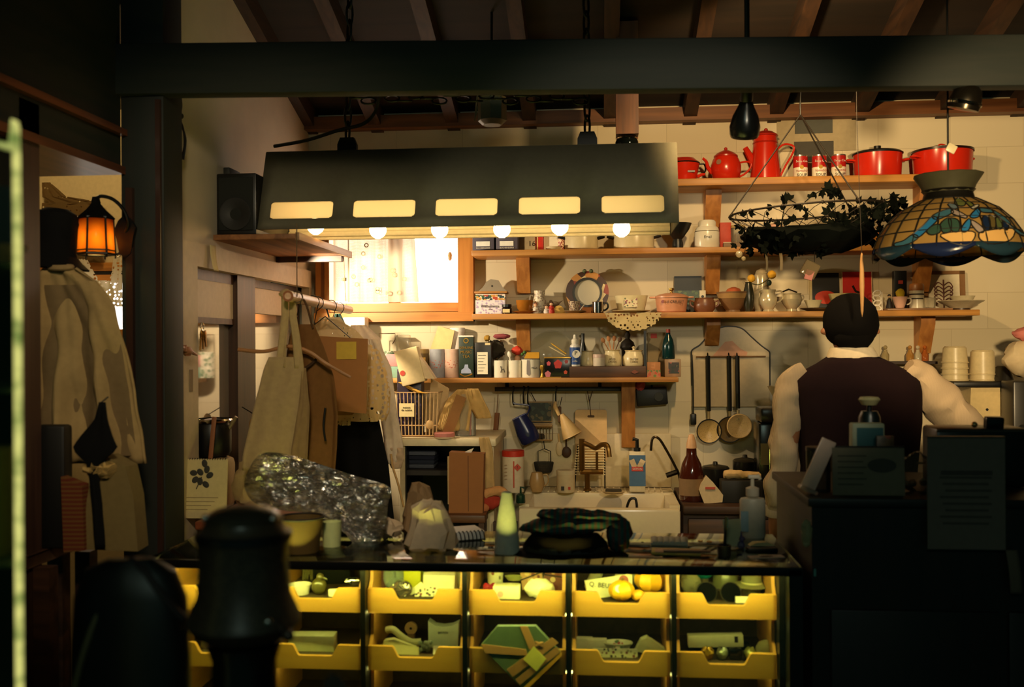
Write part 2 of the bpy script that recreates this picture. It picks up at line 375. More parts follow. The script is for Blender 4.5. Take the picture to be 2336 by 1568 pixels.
st('pane', box(XL - .045, XL - .04, yd0, ym, .93, zi - .18), MIR, dr); st('pane', box(XL - .055, XL - .05, ym2, yd1 - .05, .95, zi - .13), MIR, dr)
# window of the back wall: orange pine frame, bright frosted pane
w = st('window_1', add(box(wx0, PY(755, 640, YB).x, YB - .03, YB + .1, wz0, wz1), box(PY(1048, 640, YB).x, wx1, YB - .05, YB + .1, wz0, wz1), box(wx0, wx1, YB - .03, YB + .1, wz1 - .04, wz1)), ORANGE_Z)
st('window_sill', add(box(wx0, wx1, YB - .06, YB + .1, wz0, zat(900, 714, YB)), box(wx0 + .05, wx1 - .05, YB - .02, YB + .1, zat(900, 712, YB), zat(900, 692, YB))), ORANGE_X, w)
st('window_stile', box(PY(738, 640, YB).x, PY(744, 640, YB).x, YB - .035, YB - .03, wz0 + .1, wz1), m(120, 70, 24, .5), w)
st('window_stile', box(PY(884, 700, YB).x, PY(912, 700, YB).x, YB + .02, YB + .07, zat(900, 696, YB), wz1), ORANGE_Z, w)
st('window_pane', box(PY(750, 640, YB).x, PY(1050, 640, YB).x, YB + .075, YB + .085, zat(900, 695, YB), wz1 - .03), glow(255, 238, 216, 8), w)
# floor, far side walls
st('floor', box(-4, 3.2, .1, YB + .1, -.06, 0), wood((46, 32, 24), (70, 50, 36), 'Y', .5, 6))
st('wall_right', box(2.6, 2.7, .3, YB, 0, 3.7), m(120, 104, 80, .8))
# big dark beam across the room, the post under it, dark lintel panel and jamb at the side-room opening
YP = 2.80
xp0, xp1 = PY(300, 700, YP).x, PY(396, 700, YP).x
zb0, zb1 = PY(400, 213, YP - .08).z, PY(400, 96, YP - .08).z
bm_ = st('beam_main', xf(box(-.6, 4.2, -.08, -.02, zb0, zb1, .006), (xp1, YP, 0), (0, 0, radians(4.2))), wood((15, 25, 21), (27, 31, 26), 'X', .7))
st('post_main', box(xp0, xp1, YP - .06, YP + .07, 0, cz(YP), .004), DARKWOOD_Z)
st('trim_30', add(box(xp0 + .02, xp0 + .04, YP - .075, YP - .06, 1.0, 1.95), box(xp1 - .02, xp1 - .006, YP - .072, YP - .06, .9, 2.2)), m(52, 32, 24, .35))
XI = xp0 - .0
zl = PX(293, 405, XI).z
st('wall_lintel', add(box(XI - .06, XI, .6, YP - .06, zl + .02, 3.4)), wood((20, 30, 24), (40, 38, 30), 'Y', .6))
st('trim_31', add(box(XI - .3, XI + .014, 1.2, YP - .06, zl, zl + .022), box(XI - .34, XI + .02, 1.2, YP - .06, zl + .11, zl + .128)), wood((70, 38, 22), (120, 66, 38), 'Y', .3))
yj0, yj1 = PX(46, 700, XI).y, PX(92, 700, XI).y
st('jamb_side', box(XI - .06, XI + .0, yj0, yj1, 0, zl + .1), wood((56, 36, 28), (80, 54, 42), 'Z', .5))
st('wall_partition', box(XI - .06, XI - .02, .6, yj0, 0, zl + .1), m(40, 30, 24, .7))
# the side room seen through the opening
YS = 4.05
sx0, sx1 = XL - 1.6, XL - th
fx0, fx1, fz0, fz1 = PY(180, 700, YS).x, PY(297, 700, YS).x, zat(250, 752, YS), zat(250, 645, YS)
st('wall_side_room', add(box(sx0, fx0, YS, YS + .08, 0, 2.5), box(fx1, sx1, YS, YS + .08, 0, 2.5), box(fx0, fx1, YS, YS + .08, 0, fz0), box(fx0, fx1, YS, YS + .08, fz1, 2.5), box(sx0 - .05, sx0, 2.2, YS, 0, 2.5)), m(214, 190, 140, .8))
st('ceiling_side_room', box(sx0, sx1, 2.3, YS, 2.5, 2.55), DARKWOOD)
w2 = st('window_2', add(box(fx0 - .05, fx1 + .08, YS - .03, YS, fz1, zat(250, 628, YS)), box(fx0 - .3, fx1 + .08, YS - .02, YS, zat(250, 619, YS), zat(250, 600, YS)), box(fx0 - .05, fx1 + .08, YS - .03, YS, fz0 - .04, fz0)), ORANGE_X)
st('window_pane', box(fx0, fx1, YS + .03, YS + .035, fz0, fz1), glow(255, 250, 244, 2.2), w2)
st('trim_32', box(fx0 - .3, fx1 + .1, YS - .012, YS, zat(250, 627, YS), zat(250, 620, YS)), BLACK)

# ================================================================== wall shelves
YF = 4.19                                           # front edge of the shelves
SZ = {}
def shelf(k, label, xa, xb, ytop, xm, thick, brk, mat=PINE):
    z = zat(xm, ytop, YF); SZ[k] = z
    xa, xb = PY(xa, ytop, YF).x, PY(xb, ytop, YF).x
    t = T('wall_shelf', label, 'shelf', (0, 0, z), 'pine shelves on the back wall', u=1)
    t.p('board', box(xa, xb, YF, YB, -thick, 0, .003), mat)
    for bx, bh, bw in brk:
        X = PY(bx, ytop, YB).x; h = bh * 1.94e-3; q = bw * .97e-3
        g = prism([(0, -thick), (-.10, -thick), (-.10, -thick - .03), (-.035, -thick - h), (0, -thick - h)], -q, q)
        g = ([(X + v[1], YB + v[0], v[2]) for v in g[0]], g[1])
        t.p('bracket', g, PINE_Z if mat is PINE else DARKWOOD_Z)
shelf(1, 'topmost pine shelf on the back wall, carrying the red enamelware', 1440, 2160, 402.5, 1812, .030, [(1622, 80, 34), (2100, 80, 34)])
shelf(2, 'pine shelf level with the hood bulbs, holding the white thermos jar', 1076, 2100, 567, 1390, .024, [(1196, 78, 30), (1622, 84, 30), (2096, 84, 30)])
shelf(3, 'long pine shelf with the salt box, round mirror and pink casserole', 1076, 2236, 712, 1600, .024, [(1196, 72, 30), (1622, 60, 30), (2100, 80, 30)])
shelf(4, 'lowest pine shelf, lined with tea tins and mugs', 884, 1548, 862.5, 1200, .020, [(1432, 150, 30)])

# ================================================================== lamp hood over the counter
YH0, YH1 = 3.30, 3.66
zb = zat(1066, 516, YH0); ztp = zat(1075, 337, YH0 + .10)
hx0, hx1 = PY(586, 516, YH0).x, PY(1548, 516, YH0).x
tx0, tx1 = PY(608, 340, YH0 + .10).x, PY(1543, 335, YH0 + .10).x
hood = T('lamp_hood', 'long dark sheet-metal lamp hood with five lit slots, hung on chains', 'lamp', ((hx0 + hx1) / 2, (YH0 + YH1) / 2, zb), u=1)
HC = Vector(hood.loc)
HM = m(98, 94, 76, .75, .0, .1); HI = m(236, 226, 196, .5)
def hoodpt(u, v, back=False):
    """u 0..1 along, v 0 bottom..1 top"""
    x = (hx0 + (hx1 - hx0) * u) * (1 - v) + (tx0 + (tx1 - tx0) * u) * v
    y = (YH0 + .10 * v) if not back else (YH1 - .06 * v)
    return (x - HC.x, y - HC.y, (ztp - zb) * v)
slots = []
for a, b in ((612, 755), (802, 944), (991, 1133), (1182, 1323), (1372, 1516)):
    f = lambda q: (PY(q, 474, YH0).x - hx0) / (hx1 - hx0)
    slots.append((f(a), f(b)))
sv0, sv1 = .128, .345
def hoodfront(off):
    us = [0.0]; 
    for a, b in slots: us += [a, b]
    us.append(1.0); vs = [0, sv0, sv1, 1.0]; V = []; Fc = []
    for v in vs:
        for u in us:
            q = hoodpt(u, v); V.append((q[0], q[1] + off, q[2]))
    n = len(us)
    for j in range(3):
        for i in range(n - 1):
            if j == 1 and i % 2 == 1: continue
            Fc.append((j * n + i, j * n + i + 1, (j + 1) * n + i + 1, (j + 1) * n + i))
    return V, Fc
hood.p('front_panel', hoodfront(0), HM, solid=.004)
Q = lambda u, v, b=False: hoodpt(u, v, b)
hood.p('end_panel', ([Q(0, 0), Q(0, 0, 1), Q(0, 1, 1), Q(0, 1)], [(0, 1, 2, 3)]), HM, solid=.004)
hood.p('end_panel', ([Q(1, 0), Q(1, 0, 1), Q(1, 1, 1), Q(1, 1)], [(0, 1, 2, 3)]), HM, solid=.004)
hood.p('back_panel', ([Q(0, 0, 1), Q(1, 0, 1), Q(1, 1, 1), Q(0, 1, 1)], [(0, 1, 2, 3)]), HM, solid=.004)
hood.p('top_panel', ([Q(0, 1), Q(1, 1), Q(1, 1, 1), Q(0, 1, 1)], [(0, 1, 2, 3)]), HM, solid=.004)
inn = lambda q, d: (q[0] * .994, q[1] + d, q[2])
hood.p('reflector', add(([inn(Q(0, 0, 1), -.008), inn(Q(1, 0, 1), -.008), inn(Q(1, .95, 1), -.008), inn(Q(0, .95, 1), -.008)], [(0, 1, 2, 3)]),
                        ([inn(Q(0, .95, 1), -.008), inn(Q(1, .95, 1), -.008), inn(Q(1, .95), .008), inn(Q(0, .95), .008)], [(0, 1, 2, 3)])), HI, 'cream inner lining')
hood.p('rim', add(tube([inn(Q(0, .012, 1), -.012), inn(Q(1, .012, 1), -.012)], .006), tube([inn(Q(0, .07, 1), -.014), inn(Q(1, .07, 1), -.014)], .011)), HI)
def slotmat():
    M, nt, p = base('frosted_slot_panel'); tl = nt.nodes.new('ShaderNodeBsdfTranslucent'); tl.inputs[0].default_value = (1.0, .98, .86, 1)
    p.inputs['Base Color'].default_value = lin((200, 180, 130)); p.inputs['Roughness'].default_value = .6; mx = nt.nodes.new('ShaderNodeMixShader'); mx.inputs[0].default_value = .97
    nt.links.new(p.outputs[0], mx.inputs[1]); nt.links.new(tl.outputs[0], mx.inputs[2]); nt.links.new(mx.outputs[0], nt.nodes['Material Output'].inputs[0]); return M
SM = slotmat()
for a, b in slots:
    # frosted pane with rounded corners set in a masked slot
    c0, c1 = Q(a, sv0), Q(b, sv1); hgt = c1[2] - c0[2]; wid = Q(b, sv0)[0] - Q(a, sv0)[0]
    po = rrect(wid * 1.0, hgt, hgt * .16); cx = (Q(a, .23)[0] + Q(b, .23)[0]) / 2; cy = (c0[1] + c1[1]) / 2
    tilt = atan2(c1[1] - c0[1], hgt)
    hood.p('slot_panel', xf(prism(po, -.001, .001), (cx, cy + .001, (c0[2] + c1[2]) / 2), (-tilt, 0, 0)), SM)
    fr = rrect(wid + .004, hgt + .004, .0005, 1); ring = ([(p[0], 0, p[1]) for p in po], [])
    # corner fillets that round the slot off
    for sx, sz in ((-1, -1), (1, -1), (1, 1), (-1, 1)):
        r = hgt * .16; pts = [(sx * (wid / 2 + .001), sz * (hgt / 2 + .001))] + [(sx * (wid / 2 - r + r * cos(t * pi / 16)), sz * (hgt / 2 - r + r * sin(t * pi / 16))) for t in range(9)]
        hood.p('slot_corner', xf(prism(pts, -.003, .002), (cx, cy - .001, (c0[2] + c1[2]) / 2), (-tilt, 0, 0)), HM)
BULB = glow(255, 213, 140, 23.0)
for i, (bx, by) in enumerate(((720, 516), (862, 525), (1003, 524), (1145, 523), (1277, 517), (1418, 521))):
    q = PY(bx, by, 3.47) - HC
    b = hood.p('bulb', ball(.0300, q, 20, 14), BULB)
    hood.p('socket', xf(lathe([(.013, .026), (.016, .034), (.018, .085), (.01, .09)], 14), q), IRON)
for bx in (793, 1340):
    q = PY(bx, 337, YH0 + .14) - HC
    hood.p('hanger_plate', xf(prism([(-.034, -.03), (.034, -.03), (.034, .028), (.024, .052), (-.024, .052), (-.034, .028)], -.012, .012), (q.x, q.y, ztp - zb)), IRON)
def chain(a, b, n, r=.018, wire=.0045, sag=0):
    a, b = Vector(a), Vector(b); g = ([], [])
    for i in range(n):
        t = (i + .5) / n; p0 = a.lerp(b, t); p0.z -= sag * 4 * t * (1 - t); d = (b - a).normalized()
        s = d.orthogonal().normalized(); s2 = d.cross(s); s = s if i % 2 else s2
        L = (b - a).length / n * .68
        g = add(g, tube([p0 + d * L * cos(k * pi / 6) + s * r * .7 * sin(k * pi / 6) for k in range(12)], wire, 5, True))
    return g
for bx, by in ((800, 215), (1338, 215)):
    q = PY(793 if bx < 1000 else 1340, 337, YH0 + .14) - HC; q.z = ztp - zb + .04
    top = PY(bx, by, YH0 + .14) - HC; top.z = cz(YH0 + .14) - .08 - HC.z
    hood.p('hanging_chain', chain(q, top, 9), IRON)
hood.p('power_cable', tube(smooth([PY(625, 334, 3.42) - HC, PY(700, 320, 3.4) - HC, PY(770, 298, 3.38) - HC, PY(830, 282, 3.36) - HC, PY(858, 250, 3.34) - HC, PY(866, 205, 3.3) - HC], 5), .006, 6), BLACK)
# ================================================================== things on the shelves
INK = m(44, 36, 32, .6, 0, 0); INKRED = m(168, 40, 30, .6, 0, 0); GOLD = m(206, 160, 70, .3, .8); RED = m(206, 42, 20, .22, 0, .05); REDLID = m(176, 38, 24, .3, 0, .05)
PORC = m(228, 220, 200, .25, 0, .05); IVORY = m(214, 198, 158, .3, 0, .08); BRASS = m(150, 112, 52, .3, .9); COPPER = m(200, 120, 70, .25, .9); PAPER = m(232, 222, 196, .8)
CLEAR = glass(235, 235, 225, .06); DEEPGREEN = m(24, 44, 30, .5)
def S(k, x, Y=4.29): return on(x, Y, SZ[k])
def cup(rt, rb, h, th=1.6, mid=None):
    pr = [(0, 0), (rb, 0)] + ([(mid[0], mid[1])] if mid else []) + [(rt, h), (rt - th, h)] + ([(mid[0] - th, mid[1])] if mid else []) + [(rb - th, th), (0, th)]
    return lathe(pr, 24, caps=False)
def hnd(x, z0, z1, out, r=1.6, y=0):
    return tube(smooth([(x, y, z1), (x + out * .8, y, z1 + (z1 - z0) * .02), (x + out, y, (z0 + z1) / 2), (x + out * .55, y, z0 + (z1 - z0) * .12), (x, y, z0)], 4), r, 7)
def cyl(r, z0, z1, seg=22, c=(0, 0)): return lathe([(0, z0), (r, z0), (r, z1), (0, z1)], seg, caps=False, c=c)
def tin(name, label, cat, loc, w, h, d, mat, grp=None, lid=None, rz=0, b=1.2):
    t = T(name, label, cat, loc, grp, rz); t.main(box(-w / 2, w / 2, -d / 2, d / 2, 0, h, b), mat)
    if lid: t.p('lid', box(-w / 2 - .6, w / 2 + .6, -d / 2 - .6, d / 2 + .6, h * lid[0], h + .8, 1), lid[1])
    return t
def canister(name, label, cat, loc, r, h, mat, grp=None, lid=None, lh=8):
    t = T(name, label, cat, loc, grp); t.main(lathe([(0, 0), (r * .97, 0), (r, 1.5), (r, h - lh), (0, h - lh)], 24, caps=False), mat)
    t.p('lid', lathe([(0, h - lh), (r * 1.03, h - lh), (r * 1.03, h - 1), (r * .98, h), (0, h)], 24, caps=False), lid or mat)
    return t
def flowerball(t, x, y, z, r, mat): return t.p('flower_head', crumple(ball(r, (x, y, z), 12, 8), r * .12, .6), mat)

# ---- topmost shelf
t = T('red_pot', 'squat red enamel pot half hidden behind the lamp hood', 'pot', S(1, 1560), 'red enamelware')
t.p('body', lathe([(0, 0), (26, 0), (28, 3), (35, 38), (36, 42), (0, 42)], 28, caps=False), RED)
t.p('lid', lathe([(36, 42), (34, 46), (28, 50), (24, 54), (0, 56)], 28, caps=False), REDLID)
t.p('rim', lathe([(36, 41), (37, 42.5), (36, 44)], 28, caps=False), BLACK)
t.p('handle', hnd(33, 14, 40, 16, 2), BLACK); t.p('label_strip', box(6, 22, -32, -30, 18, 22), BLACK)
t.p('spout', tube([(30, 0, 12), (40, 0, 17), (48, 0, 18)], [4, 3.4, 3]), RED)
t = T('red_teapot', 'round red enamel teapot with a curved spout on the topmost shelf', 'teapot', S(1, 1656, 4.262), 'red enamelware')
t.p('body', lathe([(0, 0), (24, 0), (30, 6), (34, 20), (34, 34), (30, 46), (26, 53), (0, 53)], 28, caps=False), RED)
t.p('lid', lathe([(27, 53), (27, 56), (20, 62), (10, 67), (5, 69), (0, 69)], 24, caps=False), REDLID); t.p('knob', ball(4, (0, 0, 72), 12, 8), REDLID)
t.p('spout', tube(smooth([(-30, 0, 18), (-40, 0, 30), (-44, 0, 44), (-52, 0, 52)], 4), [6, 5.6, 5.2, 4.8, 4.5, 4.2, 4, 3.8, 3.6, 3.4, 3.2, 3, 2.8]), RED)
t.p('handle', tube(smooth([(32, 0, 40), (46, 0, 42), (57, 0, 38), (54, 0, 26), (42, 0, 14), (30, 0, 8)], 4), 2.2), RED); t.p('sticker', xf(cyl(6, 0, .6), (-19, -28, 38), (pi / 2 - .15, 0, -.55)), m(150, 110, 90, .5))
t = T('red_coffee_pot', 'tall tapering red enamel coffee pot, tallest piece on the topmost shelf', 'coffee pot', S(1, 1746, 4.33), 'red enamelware')
t.p('body', lathe([(0, 0), (35, 0), (35, 4), (27, 84), (27, 90), (25, 104), (0, 104)], 28, caps=False), RED); t.p('bead', lathe([(27, 87), (28.4, 89), (27, 91)], 28, caps=False), REDLID)
t.p('lid', lathe([(25, 103), (29, 104), (28, 107), (18, 114), (8, 117), (0, 117)], 24, caps=False), REDLID); t.p('knob', ball(4.5, (2, 0, 119), 12, 8), REDLID)
t.p('spout', tube([(-26, 0, 42), (-34, 0, 60), (-45, 0, 80)], [9, 8, 6]), RED)
t.p('handle', tube(smooth([(26, 0, 74), (44, 0, 86), (64, 0, 80), (60, 0, 62), (46, 0, 38), (33, 0, 12)], 4), 2.3), RED)
for i, x in enumerate((1826, 1869, 1913)):
    t = T('soup_tin', ('red and white soup tin standing beside the tall red coffee pot', 'red and white soup tin standing in the middle of three', 'red and white soup tin standing beside the pot with a black knob')[i], 'tin', S(1, x), 'soup tins')
    t.p('body', lathe([(0, 0), (16.5, 0), (16.5, 1.5), (16, 2), (16, 53), (16.5, 53.5), (16.5, 55), (0, 55)], 24, caps=False), m(210, 204, 190, .25, .9))
    t.p('paper_label', lathe([(16.3, 3), (16.3, 27)], 24, caps=False), m(236, 226, 204, .35), 'white lower half of the label'); t.p('paper_label', lathe([(16.3, 27), (16.3, 52)], 24, caps=False), m(178, 30, 26, .35), 'red upper half of the label')
    t.p('medallion', xf(cyl(4.4, 0, .7), (0, -16.1, 27), (pi / 2, 0, 0)), GOLD)
    t.txt('SOUP', 9, (0, -17.2, 9), INK); t.txt("TOMATO", 6, (0, -17.2, 18), INKRED); t.txt("Soup Co.", 7, (0, -17.2, 40), WHITE)
t = T('red_pot', 'straight-sided red enamel pot with black lid and knob', 'pot', S(1, 2002), 'red enamelware')
t.p('body', lathe([(0, 0), (50, 0), (51, 4), (54, 54), (0, 54)], 32, caps=False), RED); t.p('lid', lathe([(55, 53), (56, 56), (50, 60), (20, 63), (0, 63)], 32, caps=False), BLACK); t.p('knob', lathe([(4, 63), (4, 66), (8, 67), (8, 74), (0, 74)], 14, caps=False), BLACK)
for s in (-1, 1): t.p('handle', tube(smooth([(s * 52, -9, 40), (s * 66, -9, 42), (s * 69, 0, 42), (s * 66, 9, 42), (s * 52, 9, 40)], 3), 2.4), RED)
t = T('red_casserole', 'wide shallow red enamel casserole at the shelf end above the stained-glass lamp', 'casserole', S(1, 2150), 'red enamelware', .35)
t.p('body', lathe([(0, 0), (60, 0), (62, 4), (65, 56), (0, 56)], 36, caps=False), RED); t.p('lid', lathe([(67, 55), (67, 60), (50, 64), (0, 66)], 36, caps=False), m(36, 14, 12, .3)); t.p('lid_loop', tube(smooth([(-12, 0, 64), (-9, 0, 73), (0, 0, 75), (9, 0, 72), (12, 0, 64)], 4), 1.8), RED)
for s in (-1, 1): t.p('handle', tube(smooth([(s * 63, -9, 42), (s * 77, -9, 44), (s * 80, 0, 44), (s * 77, 9, 44), (s * 63, 9, 42)], 3), 2.8), RED)
t = T('wall_notice', 'faded sheet with two grey panels fixed high on the wall behind the tins', 'notice', PY(1862, 345, YB - .004))
t.p('sheet', box(-88, 88, -2, 0, 0, 92), m(166, 150, 118, .8)); t.p('panel', box(-48, 36, -3.5, -2, 40, 78), m(74, 74, 66, .7)); t.p('panel', box(-50, 38, -3.5, -2, -24, 22), m(62, 58, 50, .7))

# ---- shelf level with the bulbs
for i, x in enumerate((1106, 1159)):
    t = T('archive_box', ('slate-grey archive box beside the window frame', 'slate-grey archive box next to the page numbered 16')[i], 'box', S(2, x), 'archive boxes')
    t.p('carton', box(-24.5, 24.5, -30, 30, 0, 62, 1), m(84, 78, 92, .7)); t.p('label_card', box(-16, 15, -31, -29.5, 11, 22), m(240, 236, 226, .7)); t.txt('BUCHBINDEREI', 4.6, (0, -31, 7), WHITE)
t = T('tear_off_calendar', 'white tear-off page showing a black 16', 'calendar', S(2, 1211)); t.p('page', box(-14, 14, -3, 0, 0, 44), m(240, 230, 204, .7)); t.txt('16', 17, (3, -4, 18), INK)
t = T('leaning_card', 'blank cream card leaning behind the page numbered 16', 'card', S(2, 1194, 4.33)); t.main(box(-14, 12, -2, 2, 0, 40), m(236, 224, 192, .8))
t = T('red_binder', 'slim red dotted book spine beside the page numbered 16', 'book', S(2, 1233)); t.p('cover', box(-7, 7, -10, 20, 0, 46, .6), m(200, 40, 26, .5)); t.p('spine_band', box(-7.3, -5, -10.4, -9.8, 4, 42), m(236, 196, 120, .6))
t = T('white_card', 'blank white card standing beside the red book', 'card', S(2, 1257)); t.main(box(-16, 16, -2, 1, 0, 40), PAPER)
t = T('dish', 'low cream dish lying at the foot of the white card', 'dish', S(2, 1262, 4.25)); t.main(cup(18, 14, 8), IVORY)
t = T('patterned_beaker', 'slim rose-spotted beaker standing under the hood', 'beaker', S(2, 1281)); t.main(cup(9, 7.5, 36), spots((232, 206, 170), [(150, 60, 56), (176, 96, 80)], 130, .5))
for i, (x, r) in enumerate(((1326, 38), (1446, 46))):
    t = T('enamel_basin_pot', ('cream enamel pot with black handle tips beside the spotted beaker', 'bigger cream enamel pot with black handle tips, under the last bulb')[i], 'pot', S(2, x), 'cream enamel pots')
    t.p('body', lathe([(0, 0), (r - 4, 0), (r, 4), (r, 40), (r - 2, 46), (0, 46)], 30, caps=False), IVORY)
    t.p('lid', lathe([(r, 46), (r - 6, 52), (10, 58), (0, 58)], 30, caps=False), IVORY)
    for s in (-1, 1): t.p('handle', tube(smooth([(s * (r - 2), -8, 28), (s * (r + 11), -8, 31), (s * (r + 13), 0, 31), (s * (r + 11), 8, 31), (s * (r - 2), 8, 28)], 3), 3), BLACK)
t = T('iron_funnel', 'black cast-iron funnel bowl on a stubby foot beside the white thermos jar', 'funnel', S(2, 1546, 4.26)); t.p('bowl', lathe([(10, 22), (14, 27), (26, 44), (32, 58), (30.5, 58), (24, 44), (8, 28)], 26, caps=False), BLACK); t.p('foot', lathe([(0, 0), (12.5, 0), (12, 14), (10, 22), (0, 22)], 20, caps=False), BLACK)
t = T('thermos_jar', 'white enamel thermos jar with rounded shoulders beside the iron funnel', 'jar', S(2, 1613, 4.26)); t.p('body', lathe([(0, 0), (27, 0), (28, 3), (28, 38), (26, 45), (23, 49), (0, 49)], 28, caps=False), PORC); t.p('lid', lathe([(20.5, 49), (20, 60), (17, 64), (0, 65)], 28, caps=False), PORC); t.p('seam', lathe([(28, 37.5), (28.5, 38.3), (28, 39)], 28, caps=False), m(90, 80, 62, .4)); t.txt('Email', 8, (-1, -28.6, 24), INK)
t = T('red_carton', 'red carton with a white price slip behind the thermos jar', 'carton', S(2, 1655, 4.34)); t.p('carton', box(-13, 12, -10, 10, 0, 62, 1), m(196, 66, 40, .6)); t.p('price_slip', box(-6, 13, -11.5, -10, 10, 17), PAPER)
t = T('storage_jar', 'glass storage jar half filled with spice sticks under the hanging basket', 'jar', S(2, 1684, 4.31)); t.p('glass', cup(16, 16, 48), CLEAR); t.p('lid', cyl(16.5, 48, 54), m(196, 170, 110, .4)); t.p('sticks', add(*[xf(cyl(1.4, 2, 34, 6), (RND.uniform(-9, 9), RND.uniform(-9, 9), 0)) for _ in range(12)]), m(120, 84, 40, .8))
t = T('wooden_block', 'low grey wooden block in front of the spice jar', 'block', S(2, 1672, 4.24)); t.main(box(-22, 24, -8, 8, 0, 11, 1), m(140, 116, 92, .8))
t = T('pink_jar', 'pale pink glass jar seen through the wire basket', 'jar', S(2, 1768, 4.31)); t.p('body', lathe([(0, 0), (28, 0), (31, 6), (28, 32), (20, 42), (0, 42)], 24, caps=False), m(226, 180, 160, .3)); t.p('lid', lathe([(22, 42), (18, 52), (6, 58), (0, 58)], 24, caps=False), m(224, 172, 150, .35))
t = T('tea_cup', 'gilt-edged white tea cup in front of the pink jar', 'cup', S(2, 1752, 4.23)); t.p('bowl', cup(19, 12, 22), PORC); t.p('gilt_rim', lathe([(19, 21), (19.4, 22), (18, 22.4)], 24, caps=False), GOLD); t.p('handle', hnd(17, 5, 18, 9), PORC)
t = T('glass_bowl', 'clear footed glass bowl behind the ivy leaves', 'bowl', S(2, 1836, 4.28)); t.main(lathe([(12, 0), (8, 6), (26, 20), (30, 36), (28.5, 36), (24, 21), (4, 8)], 24, caps=False), glass(240, 226, 190, .15))
t = T('woven_box', 'small wicker box with a lid at the far end behind the ivy', 'basket', S(2, 1944, 4.31)); t.p('body', box(-16, 16, -12, 12, 0, 34, 2), cloth(176, 136, 84, 0, .9, ('Z', (120, 88, 50)), 90)); t.p('lid', box(-17, 17, -13, 13, 34, 46, 2), cloth(150, 112, 66, 0, .9, ('Z', (96, 70, 40)), 90))
t = T('gilt_bell', 'golden ball ornament with a spiral finial beside the stained-glass lamp', 'ornament', S(2, 2004, 4.28)); t.p('ball', lathe([(0, 0), (13, 1), (16, 8), (16, 16), (11, 24), (5, 28), (0, 29)], 22, caps=False), m(214, 150, 66, .3, .5)); t.p('finial', add(xf(lathe([(8, -1), (9, 0), (8, 1)], 18, caps=False), (0, 0, 38), (pi / 2, 0, 0), 1), tube([(0, 0, 28), (0, 0, 60)], 1.4)), COPPER)
t = T('wire_ornament', 'white wire ornament with beads standing beside the golden ball', 'ornament', S(2, 1984, 4.3)); t.main(add(tube([(0, 0, 0), (0, 0, 58)], 1.2), *[ball(3.2, (RND.uniform(-9, 9), RND.uniform(-6, 6), 8 + 6 * i), 8, 6) for i in range(8)], *[tube(smooth([(0, 0, 6 + 8 * i), (9 * (-1) ** i, 2, 10 + 8 * i), (0, 0, 16 + 8 * i)], 4), .9, 5) for i in range(5)]), WHITE)

# ---- long shelf with salt box and mirror
t = T('salt_box', 'white floral salt box with wooden lid and tall grey back plate', 'salt box', S(3, 1122, 4.29))
t.p('body', box(-35, 33, -20, 18, 0, 46, 1.5), m(232, 222, 214, .4)); t.p('wooden_lid', box(-37, 37, -23, 20, 47, 52, 1), PINE); t.p('border', box(-35.3, 33.3, -20.6, -20, 32, 44), spots((236, 226, 208), [(30, 60, 70), (186, 70, 40), (210, 150, 60), (60, 90, 60)], 95, .62)); t.p('print', box(-34, 32, -20.5, -20, 1, 32), spots((228, 218, 224), [(176, 156, 196), (196, 180, 208)], 85, .4))
t.p('back_plate', add(prism([(-36, 52), (36, 52), (24, 62), (14, 79), (-4, 82), (-14, 76), (-24, 62)], 18, 21)), m(140, 130, 112, .45)); t.p('hole', xf(cyl(2, 0, .6), (-1, 17.9, 66), (pi / 2, 0, 0)), BLACK)
t.txt('Wilhelmina', 9, (-2, -21.6, 18), INK); t.txt('1876', 4, (-2, -21.6, 11), INK)
t = T('jam_jar', 'small dark jam jar with black lid beside the salt box', 'jar', S(3, 1156, 4.235)); t.p('glass', lathe([(0, 0), (11, 0), (11.5, 2), (11.5, 13), (9, 16), (0, 16)], 20, caps=False), m(30, 18, 16, .15)); t.p('lid', cyl(11, 16, 22), BLACK); t.p('paper_label', box(-8, 8, -12.4, -11, 3, 11), m(226, 206, 150, .6))
t = T('amber_cup', 'translucent amber glass cup with handle', 'cup', S(3, 1197, 4.25) + Vector((0, 0, .010)), None); t.p('bowl', lathe([(0, 0), (12, 0), (18, 9), (20, 26), (18.6, 26), (16, 9), (0, 3)], 26, caps=False), glass(190, 120, 40, .55, .1)); t.p('handle', hnd(18, 8, 22, 9), glass(190, 120, 40, .55, .1))
t = T('amber_saucer', 'amber glass saucer under the amber cup', 'saucer', S(3, 1200, 4.25)); t.main(lathe([(0, 0), (16, 0), (32, 5), (31, 6.4), (14, 3), (0, 3)], 28, caps=False), glass(170, 100, 36, .6, .1))
t = T('floral_jug', 'tall mottled white jug behind the amber cup', 'jug', S(3, 1231, 4.33)); t.p('body', lathe([(0, 0), (15, 0), (17, 6), (15, 30), (12, 44), (13, 54), (12, 54), (11, 44)], 24, caps=False), spots((222, 212, 186), [(186, 170, 150), (160, 140, 120)], 110, .5)); t.p('handle', hnd(-14, 14, 42, -9), PORC)
